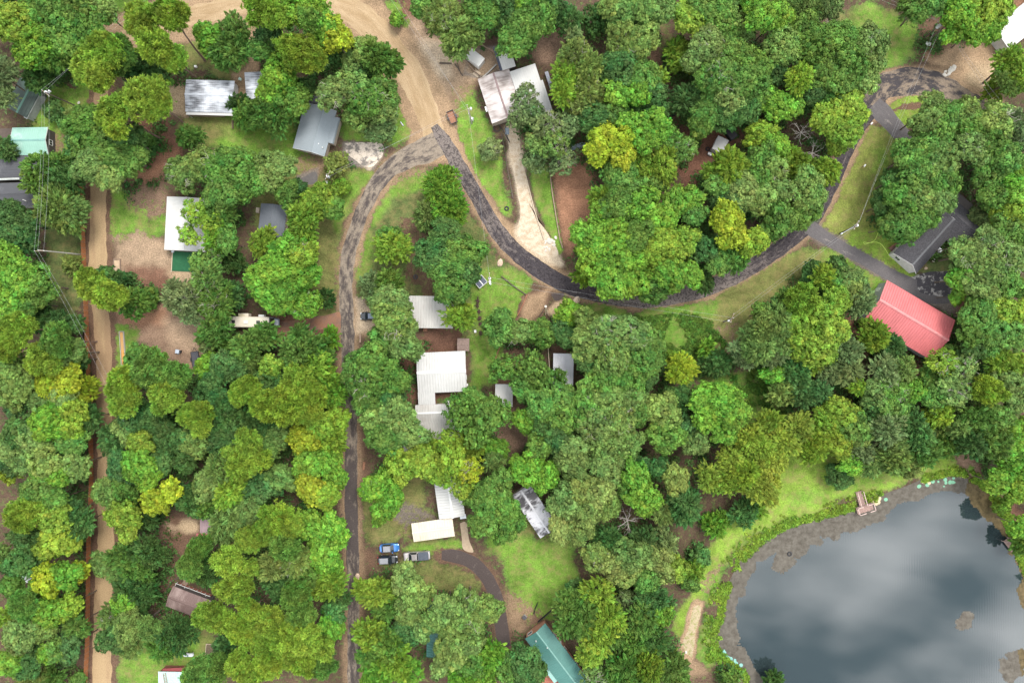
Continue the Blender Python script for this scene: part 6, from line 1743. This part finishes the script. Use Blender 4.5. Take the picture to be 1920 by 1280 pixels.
# tyre floating, rocks, fire pits
def torus(name, label, cat, px, py, z, R0, r0, mat):
    x, y = P(px, py, z); m = MB(0, x, y); rings = []
    vs = [[m.V((R0 + r0 * math.cos(b)) * math.cos(a), (R0 + r0 * math.cos(b)) * math.sin(a), z + r0 * math.sin(b)) for b in np.linspace(0, 6.2832, 8, False)] for a in np.linspace(0, 6.2832, 18, False)]
    for i in range(18):
        for j in range(8): m.f.append([vs[i][j], vs[(i + 1) % 18][j], vs[(i + 1) % 18][(j + 1) % 8], vs[i][(j + 1) % 8]]); m.uv.append([(0, 0)] * 4)
    return tag(m.solo(name, mat, True), label, cat)
torus('floating_tyre', 'black tyre floating on the pond near the scummy left bank', 'tyre', 1480.5, 1038, WZ + .05, .42, .17, m_black)
torus('fire_ring', 'black fire ring in the red clearing left of the white roofed camper shed', 'fire ring', 1327, 279.5, .15, .38, .14, m_black); torus('fire_ring', 'dark round fire ring on the lawn by the winding road', 'fire ring', 950, 391, .15, .42, .16, m_black); torus('fire_ring', 'charred ring on the leaf litter path between the upper trees', 'fire ring', 1263, 214, .15, .35, .15, m_black)
torus('coiled_hose', 'black hose coiled beside the door of the pinkish roofed house', 'hose', 932, 240, .1, .8, .1, m_black); torus('tree_ring', 'blue grey tyre ring under the island oak', 'tyre ring', 779, 519, .12, .4, .14, m_dgry)
def rock(label, px, py, s, mat=None, name='boulder', fl=.5):
    x, y = P(px, py); r = random.Random(int(px * 7 + py)); m = MB(r.uniform(0, 6), x, y); n_ = 8; rings = []
    for zz, k in ((-.1, .8), (.25, 1.0), (.6, .85), (1.0, .35)): rings.append([(s * k * r.uniform(.78, 1.15) * math.cos(6.2832 * q / n_), s * .75 * k * r.uniform(.78, 1.15) * math.sin(6.2832 * q / n_), s * zz * fl) for q in range(n_)])
    m.loft(rings); return tag(m.solo(name, mat or m_rock), label, 'boulder')
m_rock = M('pale_stone', (.46, .34, .25), .9, var=.25, scale=3, bump=.4); m_wrock = M('whitish_stone', (.50, .46, .40), .9, var=.2, scale=3, bump=.4)
rock('upper pale boulder on the edge of the west road below the parking spot', 670.5, 1079, .75); rock('lower flat pale boulder on the edge of the west road', 671, 1089.5, .95); rock('pale boulder on the slope beside the winding road', 938, 493, .95); rock('whitish boulder in the planting by the charcoal shingle house', 1751, 488, .55, m_wrock); rock('small pale boulder in the corner of the charcoal house lawn', 1736, 503, .45)
rock('pale boulder standing at the end of the pale sand bank', 1081, 562, 1.0); rock('white stone at the foot of the pond trail', 1286, 1222, .4, m_wrock); rock('pale stone beside the pole on the left lawn', 148, 193, .4, m_wrock); rock('whitish rock pile end by the gravel driveway mouth', 1030, 452, .8, m_wrock)
for k in range(14):   # rubble heap: each stone
    a = k / 13; o = rock('white broken concrete rubble heaped at the edge of the loop road', 1772 + a * 18 + R.uniform(-3, 3), 138 - a * 12 + R.uniform(-4, 4), R.uniform(.35, .7), m_wrock, 'rubble', .6); o['group'] = 'rubble heaped beside the loop road'; o['category'] = 'rubble'
for k in range(12):
    o = rock('pale rubble stone dumped at the mouth of the gravel driveway', 1026 + R.uniform(-5, 16), 447 + R.uniform(-3, 26), R.uniform(.25, .5), m_wrock, 'rubble', .5); o['group'] = 'rubble at the gravel driveway mouth'; o['category'] = 'rubble'
# dark brush heaps in a row
m_brush = M('dark_brush', (.075, .045, .035), .95, var=.5, scale=4)
for k, (px, py, s, nm) in enumerate([(896,563,.6,'uppermost round heap of the dark brush row on the yard lawn'),(895,573,.45,'small second heap of the dark brush row'),(897,584,.75,'largest heap in the middle of the dark brush row'),(899,597,.7,'broad reddish heap below the middle of the dark brush row'),(901,608,.7,'heap near the lower end of the dark brush row'),(901,625,.55,'separate lowest dark heap on the yard lawn')]):
    x, y = P(px, py); r = random.Random(k); m = MB(0, x, y)
    for q in range(34): a = r.uniform(0, 6.28); d = r.uniform(0, s); p = (d * math.cos(a) * .7, d * math.sin(a), r.uniform(.05, .45) * (1.2 - d / s * .6)); b = r.uniform(0, 6.28); l = r.uniform(.25, .6); m.tube([p, (p[0] + l * math.cos(b), p[1] + l * math.sin(b), p[2] + r.uniform(-.15, .2))], [.05, .03], 4)
    for q in range(5): a = r.uniform(0, 6.28); m.disc(.3 * s * math.cos(a), .4 * s * math.sin(a), -.02, r.uniform(.2, .4), .45 * s, 7, .2 * s)
    tag(m.solo('brush_pile', m_brush), nm, 'brush pile', 'brush heaps in a row on the yard lawn')
# panel stand, swing frame, boxes, mailboxes, odds and ends
t, x, y = thing('panel_stand', 'dark panel with a white frame on a stand beside the three transformer pole', 'panel', 901, 528, 1.0); f = lambda: MB(-math.radians(50), x, y)
for s in (-.62, .62): m = f(); m.box(-1.0, s - .5, .95, 1.0, s + .5, 1.0); m.build('panel', M('dark_blue_panel', (.045, .055, .085), .3, spec=.7), t)
for q in ((-1.1, -1.2, -1.0, 1.2), (1.0, -1.2, 1.1, 1.2), (-1.0, -.1, 1.0, .1), (-1.0, -1.22, 1.0, -1.14), (-1.0, 1.14, 1.0, 1.22)): m = f(); m.box(q[0], q[1], .93, q[2], q[3], 1.04); m.build('frame_bar', m_trim, t)
for u in (-.9, .9):
    for s in (-1, 1): m = f(); m.box(u - .05, s - .05, -.05, u + .05, s + .05, .93); m.build('leg', m_steel, t)
t, x, y = thing('swing_frame', 'weathered timber A-frame standing beside the soil track', 'frame', 1021, 583, 1.2); f = lambda: MB(0, x, y)
for p, q in (((-1.3, -1.4, 0), (.25, 1.0, 2.3)), ((1.0, -1.0, 0), (.25, 1.0, 2.3)), ((.3, -.9, 0), (.1, .9, 2.2))): m = f(); m.tube([p, q], .09, 6); m.build('leg', m_pwood if p[0] > 0 else m_pole, t)
for u in (.25, .5, .75): m = f(); m.tube([(.1 + .9 * (1 - u), -1 + 2 * u, 2.3 * u), (.1 + .15 * (1 - u), -.9 + 1.8 * u, 2.2 * u)], .05, 5); m.build('rung', m_pwood, t)
m = f(); m.disc(.22, 1.0, 2.2, 2.45, .3, 10); m.build('cap', m_wrock, t)
def boxed(name, label, cat, px, py, ang, sx, sy, h, mat, lid=None, z0=-.03):
    t, x, y = thing(name, label, cat, px, py, h); m = MB(-math.radians(ang), x, y); m.hull([(-sx, -sy, z0), (sx, -sy, z0), (sx, sy, z0), (-sx, sy, z0)], [(-sx * .94, -sy * .94, h), (sx * .94, -sy * .94, h), (sx * .94, sy * .94, h), (-sx * .94, sy * .94, h)]); m.build('box', mat, t); m = MB(-math.radians(ang), x, y); m.hull([(-sx * 1.03, -sy * 1.03, h + .002), (sx * 1.03, -sy * 1.03, h + .002), (sx * 1.03, sy * 1.03, h + .002), (-sx * 1.03, sy * 1.03, h + .002)], [(-sx * .9, -sy * .9, h + .07), (sx * .9, -sy * .9, h + .07), (sx * .9, sy * .9, h + .07), (-sx * .9, sy * .9, h + .07)]); m.build('lid', lid or mat, t); return t
boxed('storage_box', 'small blue grey box left of the black flat trailer', 'box', 332, 659, 10, .45, .45, .6, m_steel, M('blue_grey_lid', (.36, .40, .46), .5)); boxed('bin', 'dark bin tipped beside the small blue grey box', 'bin', 337, 659, 10, .25, .3, .5, m_black)
boxed('white_cooler', 'white chest lying on the tan verge below the leaning transformer pole', 'chest', 1741, 82, 20, .55, .35, .5, m_trim); boxed('pallet_board', 'square pale board lying by the concrete yard corner', 'board', 894, 138, 35, .75, .65, .12, m_pwood)
boxed('yard_camper', 'small white topped camper parked in the concrete yard beside the upper tree', 'camper', 891, 108, 38, 1.9, 1.15, 1.9, m_wwht, m_white2); boxed('black_cover', 'black covered trailer under the trees beside the white camper shed', 'cover', 1371, 250, 52, 1.4, .9, 1.2, m_black, M('black_tarp', (.03, .03, .034), .7)); boxed('orange_table', 'orange brown table under the tree beside the gravel driveway', 'table', 1000, 256, 10, .7, .8, .7, M('orange_wood', (.33, .15, .05), .7))
boxed('door_mat', 'grey board lying on the gravel driveway near the house', 'board', 951, 246, 0, .45, .8, .05, M('slate_mat', (.16, .19, .22), .8)); boxed('air_conditioner', 'grey air conditioner unit beside the upper end of the teal lodge', 'air conditioner', 983.5, 1157.5, 45, .42, .42, .75, m_steel, m_dgry); boxed('air_conditioner', 'white air conditioner in the corner of the charcoal shingle house', 'air conditioner', 1762, 468, 40, .6, .4, .8, m_trim, m_steel)
boxed('red_cart', 'small red cart under the tree right of the coral barn', 'cart', 1813, 670, 10, .75, .45, .7, M('red_paint', (.38, .03, .03), .5)); boxed('white_bin', 'white container on the yard lawn left of the lowest brush heap', 'bin', 891, 621, 80, .32, .25, .5, m_trim)
boxed('wellhead_cover', 'pale mint round well cover in the yard right of the mobile home', 'cover', 449.5, 148, 30, .3, .3, .4, M('mint_plastic', (.45, .58, .50), .6)); boxed('trash_bin', 'dark bin with a white lid below the short transformer pole', 'bin', 613, 342, 0, .3, .3, .9, m_black, m_trim); boxed('white_bucket', 'white bucket on the grass above the mobile home', 'bucket', 366, 124.5, 0, .25, .25, .45, m_trim)
boxed('metal_post_box', 'pale meter box at the foot of the crossarm pole', 'meter box', 885, 222, 20, .3, .25, 1.3, m_trim, m_steel); boxed('wood_block', 'dark splintered stump on the grass top right', 'stump', 1659, 71, 20, .5, .7, .4, m_dgry); boxed('white_cabinet', 'small white cabinet under trees at the left edge woods', 'cabinet', 51, 1086, 3, 1.3, .7, 1.6, m_trim); boxed('yard_table', 'white table in the undergrowth right of the charcoal house', 'table', 1836, 397, 30, .8, .45, .7, m_trim)
boxed('trash_can', 'white can in the trees below the square garden plot', 'can', 464, 1239, 5, .5, .3, .8, m_trim)
def mailbox(label, px, py, ang):
    t, x, y = thing('mailbox', label, 'mailbox', px, py, 1.0); m = MB(0, x, y); m.box(-.06, -.06, -.1, .06, .06, 1.0); m.build('post', m_wood, t); m = MB(-math.radians(ang), x, y); m.loft([[(xx, .16 * c, 1.12 + .16 * s) for c, s in ((-1, -.7), (1, -.7), (1, .2), (.6, .8), (-.6, .8), (-1, .2))] for xx in (-.3, .3)]); m.build('box', m_trim, t)
mailbox('white mailbox on a post at the top of the olive lawn', 1634, 232, -50); mailbox('white mailbox on a post halfway down the olive lawn', 1621, 311, -55)
t, x, y = thing('wooden_porch', 'dark timber porch steps at the corner of the charcoal shingle house', 'porch', 1681, 464, .5); f = lambda: MB(-math.radians(-36), x, y)
for k in range(8): m = f(); m.box(-1.5, -.95 + k * .24, .45, 1.5, -.95 + k * .24 + .22, .52); m.build('plank', M('dark_red_plank', (.13, .07, .06), .8), t)
for s in (-1.0, 1.0): m = f(); m.box(-1.5, s - .05, 1.25, 1.5, s + .05, 1.34); m.build('handrail', m_deck, t); [None for _ in ()]; m = f(); m.box(-1.45, s - .045, -.05, -1.36, s + .045, 1.25); m.build('post', m_deck, t); m = f(); m.box(1.36, s - .045, -.05, 1.45, s + .045, 1.25); m.build('post', m_deck, t)
m = MB(); hp = catmull([(*P(a, b), 0) for a, b in ((1646,436),(1643,445),(1638,452),(1628,456),(1621,458),(1619,454),(1624,455),(1632,455),(1642,454),(1652,458),(1660,468),(1666,478),(1672,485),(1680,487))], .3); m.tube([(p[0], p[1], .06) for p in hp], .055, 6); tag(m.solo('garden_hose', M('lime_hose', (.48, .62, .12), .5)), 'lime green garden hose snaking over the lawn of the charcoal house', 'hose')
m = MB(); hp = catmull([(*P(a, b), 0) for a, b in ((941,233),(946,231),(949,235),(947,243),(951,256),(956,268),(944,246),(940,240))], .3); m.tube([(p[0], p[1], .06) for p in hp], .07, 6); tag(m.solo('drain_pipe', m_black), 'black drain pipe looping at the corner of the gravel driveway', 'pipe')
def log(label, pts, r, mat, name='log'): m = MB(); m.tube([(*P(a, b, r), r * .9) for a, b in pts], r, 8); return tag(m.solo(name, mat), label, 'log')
log('reddish log lying on the verge right of the west road, above the white house', [(683, 866), (682, 874), (681, 880)], .3, m_rust); log('fallen log beside the west road opposite the soil track', [(675, 626), (675.5, 634), (675, 642)], .22, m_wood); log('pale fallen branch on the brush in the upper woods', [(1138, 41), (1144, 35), (1150, 32)], .12, m_pwood); log('pale log on bare ground by the upper dirt road', [(823, 109), (836, 110)], .12, m_pwood)
log('charred trunk stub leaning over the lower left woods', [(284, 1156), (293, 1149), (301, 1142)], .3, m_pole); log('grey broken branch lying in the lawn near the junction', [(751, 229), (756, 236)], .14, m_steel, 'branch')
# lily pads: counted things that float at the head of the pond
lp = MB(); lp.disc(0, 0, 0, .03, 1, 12, .92); LPM = {}
def lily(px, py, s, k):
    mats = {'g': (.13, .30, .19), 'p': (.45, .36, .22), 't': (.16, .34, .30)}; 
    if k not in LPM: LPM[k] = lp.mesh('lily_pad', M('lily_pad_' + k, mats[k], .5, var=.15))
    x, y = P(px, py, WZ); o = link('lily_pad', LPM[k], None, (x, y, WZ + .02)); o.scale = (s, s * R.uniform(.8, 1), 1); o.rotation_euler = (0, 0, R.uniform(0, 6)); 
    return tag(o, {'g': 'round green lily pad floating in the mat at the top corner of the pond', 'p': 'yellowish cream lily pad floating off the pond shore', 't': 'blue green lily pad floating in the lower left cove of the pond'}[k], 'lily pad', {'g': 'green lily pads along the upper pond shore', 'p': 'cream lily pads off the shore', 't': 'blue green lily pads in the lower left cove'}[k])
for k in range(110):
    u = R.random() ** .7; x = 1640 + u * 165; y = 929 - u * 62 + 28 * max(0, u - .55) + R.gauss(0, 6 + 6 * u); 
    if sdf(np.array([P(x, y)[0]]), np.array([P(x, y)[1]]), pond_w)[0] > .3: lily(x, y, R.uniform(.22, .55), 'g')
for x, y in ((1733,901),(1737,899),(1745,895),(1750,891),(1759,888),(1764,886),(1742,902),(1730,900),(1640,936),(1645,934),(1643,941),(1647,938),(1649,931)): lily(x, y + 3, R.uniform(.3, .55), 'p')
for k in range(46):
    x, y = 1352 + R.gauss(0, 8) + k * .7, 1225 + k * .75 + R.gauss(0, 6)
    if sdf(np.array([P(x, y)[0]]), np.array([P(x, y)[1]]), pond_w)[0] > .2: lily(x, y, R.uniform(.25, .6), 't')
# ------------------------------------------------------------------ undergrowth, weeds, bank plants (uncountable ground cover)
def clump_stuff(name, label, cat, pts, hue, seed, leaf=.26, per=34, rad=(.5, 1.1), z0=.0):
    """many low leafy tufts joined into one mesh; pts: x, y, ground z"""
    r = np.random.default_rng(seed); pts = np.asarray(pts); n = len(pts); rr = r.uniform(*rad, n); I = np.repeat(np.arange(n), per); k = len(I)
    d = rdirs(k, r); d[:, 2] = np.abs(d[:, 2]); off = d * (rr[I] * r.uniform(.5, 1.05, k))[:, None]; off[:, 2] *= .8
    C = pts[I] + off + np.array([0, 0, z0]); N = d * .8 + rdirs(k, r) * .5 + np.array([0, 0, .3]); N /= np.linalg.norm(N, axis=1)[:, None]
    b = np.clip(r.normal(1, .22, n), .5, 1.6)[I] * r.normal(1, .2, k); tint = np.stack([np.clip(b, .4, 1.9), r.normal(.5, .012, n)[I], np.zeros(k)], 1)
    me = leaf_mesh(name, C, N, leaf * r.uniform(.7, 1.3, k), .55, tint, m_leaf, r); o = link(name, me); o.color = (*hue, 1)
    return tag(o, label, cat, kind='stuff')
def gz(x, y):
    i = np.clip(np.searchsorted(xs, x), 1, len(xs) - 1); j = np.clip(np.searchsorted(ys, y), 1, len(ys) - 1); return GZ[j, i]
def gmask_at(x, y):
    i = np.clip(np.searchsorted(xs, x), 1, len(xs) - 1); j = np.clip(np.searchsorted(ys, y), 1, len(ys) - 1); return gm[j, i], soil[j, i].mean(-1)
road_w = [[P(p[0], p[1]) for p in v] for v in ROAD_PTS.values()]; road_hw = [max(p[2] for p in v) * .0625 + 1.3 for v in ROAD_PTS.values()]
def clear_of(x, y):
    ok = np.ones(x.shape, bool)
    for pts, hw in zip(road_w, road_hw): ok &= dseg(x, y, pts) > hw
    for (cx, cy, rad) in KEEP_CLEAR: ok &= np.hypot(x - cx, y - cy) > rad
    return ok & (sdf(x, y, pond_w) < -1)
L = np.array(LOBES); r_ = np.random.default_rng(5); I = r_.integers(0, len(L), 17000); a = r_.uniform(0, 6.283, 17000); q = np.sqrt(r_.uniform(0, 1.1, 17000)) * L[I, 2]
ux, uy = L[I, 0] + q * np.cos(a), L[I, 1] + q * np.sin(a); g_, s_ = gmask_at(ux, uy); ok = clear_of(ux, uy) & (s_ < .10) & (g_ < .55) & (fnoise(ux, uy, 14, 90, 3) > .30); ux, uy = ux[ok], uy[ok]
clump_stuff('undergrowth', 'dark green undergrowth covering the forest floor between the trunks', 'undergrowth', np.c_[ux, uy, np.zeros(len(ux))], (.062, .130, .032), 8, .28, 24, (.7, 1.9))
def area(poly, n, seed, noise=0.0):
    pw = np.array(polyw(poly)); r = np.random.default_rng(seed); x = r.uniform(pw[:, 0].min(), pw[:, 0].max(), n); y = r.uniform(pw[:, 1].min(), pw[:, 1].max(), n); ok = (sdf(x, y, polyw(poly)) > 0) & (fnoise(x, y, 5, seed, 3) > noise); return x[ok], y[ok]
bx, by = area([(1180,585),(1260,575),(1330,600),(1370,660),(1330,700),(1250,670),(1215,620)], 1500, 3, .42); b2 = area([(1330,690),(1460,690),(1480,830),(1400,850),(1350,760)], 1500, 4, .48); bx, by = np.r_[bx, b2[0]], np.r_[by, b2[1]]
ok = clear_of(bx, by); bx, by = bx[ok], by[ok]; clump_stuff('rank_weeds', 'rank bright green weeds in the low clearing below the winding road', 'weeds', np.c_[bx, by, np.zeros(len(bx))], (.075, .150, .022), 9, .22, 24, (.35, .8))
r_ = np.random.default_rng(12); ring = catmull([(*p, 0) for p in pond_w + pond_w[:1]], .25)[:, :2]; sel = ring[(ring[:, 0] < 122) & (ring[:, 1] > -84)]; k = r_.integers(0, len(sel), 3400); cc = np.array([88., -66.]); o = (sel[k] - cc) / np.linalg.norm(sel[k] - cc, axis=1)[:, None]
w = np.abs(r_.normal(0, 1.25, 3400)) - .4; w = np.where((sel[k][:, 0] < 62), w * 1.5, w); x, y = (sel[k] + o * w[:, None]).T; dd = sdf(x, y, pond_w); dx_, dy_ = P(1614, 942); ok = (dd < .5) & (dd > -4.2) & (np.hypot(x - dx_, y - dy_) > 1.3) & (fnoise(x, y, 4, 44, 4) > .43) & ~((x > 98) & (y > -38) & (dd < -1.8))
x, y = x[ok], y[ok]; clump_stuff('bank_plants', 'lush lime green plants growing thick along the pond bank', 'bank plants', np.c_[x, y, np.maximum(gz(x, y), WZ)], (.135, .225, .024), 10, .20, 20, (.2, .75))
# woods that go on past the edges of the photograph: one joined mass
r_ = np.random.default_rng(31); V_ = []; T_ = []; n_ = 0
SMALL = [m for m in PROTO.values() if 2500 < len(m.vertices) < 9000]
for k in range(260):
    s = r_.integers(0, 4); t = r_.uniform(-1, 1); e = r_.uniform(3, 30)
    x, y = ((t * 125, 80 + e) if s == 0 else (t * 125, -80 - e) if s == 1 else (-120 - e, t * 85) if s == 2 else (120 + e, t * 85)); z = r_.uniform(7, 10)
    if sdf(np.array([x]), np.array([y]), pond_w)[0] > -5 or not clear_of(np.array([x]), np.array([y]))[0]: continue
    me = SMALL[r_.integers(0, len(SMALL))]; nv = len(me.vertices); co = np.empty(nv * 3, np.float32); me.vertices.foreach_get('co', co); co = co.reshape(-1, 3); tn = np.empty(nv * 3, np.float32); me.attributes['tint'].data.foreach_get('vector', tn)
    rr = np.abs(co).max(); f = 4.2 / rr; kk = (np.arange(nv // 4) % 2 == 0).repeat(4) if nv > 6000 else np.ones(nv, bool); V_.append(co[kk] * f * np.array([1, 1, .9]) + np.array([x, y, z])); tt = tn.reshape(-1, 3)[kk]; tt[:, 0] *= r_.uniform(.7, 1.4); T_.append(tt)
V_ = np.concatenate(V_); me = np_mesh('distant_woods', V_, np.arange(len(V_)).reshape(-1, 4), m_leaf); set_attr(me, 'tint', 'FLOAT_VECTOR', np.concatenate(T_)); o = link('distant_woods', me); o.color = (*TONE['md'], 1); tag(o, 'mixed green woods that close in all round the settlement', 'woods', kind='stuff')
# ------------------------------------------------------------------ one label per tree, told by look and by the nearest landmark
LMK = [('mobile home', 393, 181), ('grey shingle house', 595, 243), ('mint gable roof', 55, 263), ('worn dark house', 30, 345), ('leaning lawn pole', 110, 185), ('fence pole by the lane', 110, 476), ('white roofed house by the lane', 348, 420), ('green patio carpet', 352, 491), ('pale raised sand bed', 219, 501), ('orange sand trough', 229, 653), ('black flat trailer', 366, 673), ('cream motorhome', 476, 604), ('slate roofed shed', 510, 413), ('broken parking pad', 680, 290), ('rusty utility trailer', 847, 220), ('pinkish roofed house', 950, 180), ('concrete yard camper', 891, 108), ('upturned blue boat', 1084, 273), ('red dirt yard', 1080, 380), ('gravel driveway', 985, 360), ('white camper shed', 1351, 271), ('sandy lot pole', 1750, 60), ('long white building', 1915, 45), ('loop road', 1740, 160), ('olive lawn', 1620, 340), ('driveway junction', 1520, 420), ('charcoal shingle house', 1740, 450), ('coral red barn', 1708, 600), ('clearing pole', 1366, 600), ('winding road bend', 1180, 560), ('timber A-frame', 1021, 583), ('three transformer pole', 918, 525), ('ribbed roof house', 803, 585), ('black car by the road', 694, 592), ('red walled house', 828, 700), ('white flat roofed shed', 945, 741), ('corrugated shed', 1056, 700), ('double roofed house', 822, 790), ('split white roof', 842, 930), ('cream carport', 812, 993), ('blue hatchback', 730, 1027), ('streaked barn roof', 1005, 960), ('hidden teal roof', 830, 1180), ('teal lodge', 1045, 1225), ('brown roofed house', 345, 1125), ('lilac roofed shed', 384, 988), ('mint roofed house', 325, 1275), ('square garden plot', 396, 1220), ('fishing dock', 1620, 940), ('grey pond bench', 1864, 904), ('small dock', 1894, 1021), ('pond trail', 1298, 1180), ('top left propane tank', 211, 20), ('pale boulders by the road', 670, 1085), ('overgrown tin roof', 1298, 380), ('road fork', 820, 245), ('island lawn', 730, 420), ('upper dirt road', 700, 60), ('lower end of the orange fence', 165, 1150), ('middle of the orange fence', 172, 850), ('upper end of the orange fence', 158, 400), ('dark lower west road', 662, 1180), ('middle west road', 655, 780)]
ORD = ['nearest', 'second nearest', 'third nearest', 'fourth nearest', 'fifth nearest', 'sixth nearest', 'seventh nearest', 'eighth nearest', 'ninth nearest', 'tenth nearest', 'eleventh nearest', 'twelfth nearest']
DIRS = ['right of', 'down and right of', 'below', 'down and left of', 'left of', 'up and left of', 'above', 'up and right of']
grp = {}
for o, kind, tone, px, py, sz in TREE_INFO:
    nm, lx, ly = min(LMK, key=lambda q: math.hypot(q[1] - px, q[2] - py)); d = math.hypot(lx - px, ly - py)
    di = 'beside' if d < 12 else DIRS[int(round(math.degrees(math.atan2(py - ly, px - lx)) / 45)) % 8]
    noun = 'hardwood' if o.name.startswith('hardwood') else KW[kind][1]
    grp.setdefault((TW[tone], noun, di, nm), []).append((d, sz, o))
for (tw, noun, di, nm), L_ in grp.items():
    L_.sort(key=lambda q: q[0])
    for k, (d, sz, o) in enumerate(L_):
        s = 'small' if sz < 2.6 else 'big' if sz > 5.4 else 'medium'
        tw2 = tw if noun != 'leafless dead tree' else 'grey'
        lab = f"{s} {tw2} {noun} {di} the {nm}" + (f", {ORD[k]}" if len(L_) > 1 else '')
        if len(lab.split()) > 16: lab = lab[len(s) + 1:]
        if len(lab.split()) > 16: lab = lab.replace(' the ', ' ')
        o['label'] = lab; o['group'] = {'shrub': 'shrubs and bushes of the settlement', 'pine': 'pines of the woods'}.get(noun, f'{noun} crowns in the woods')
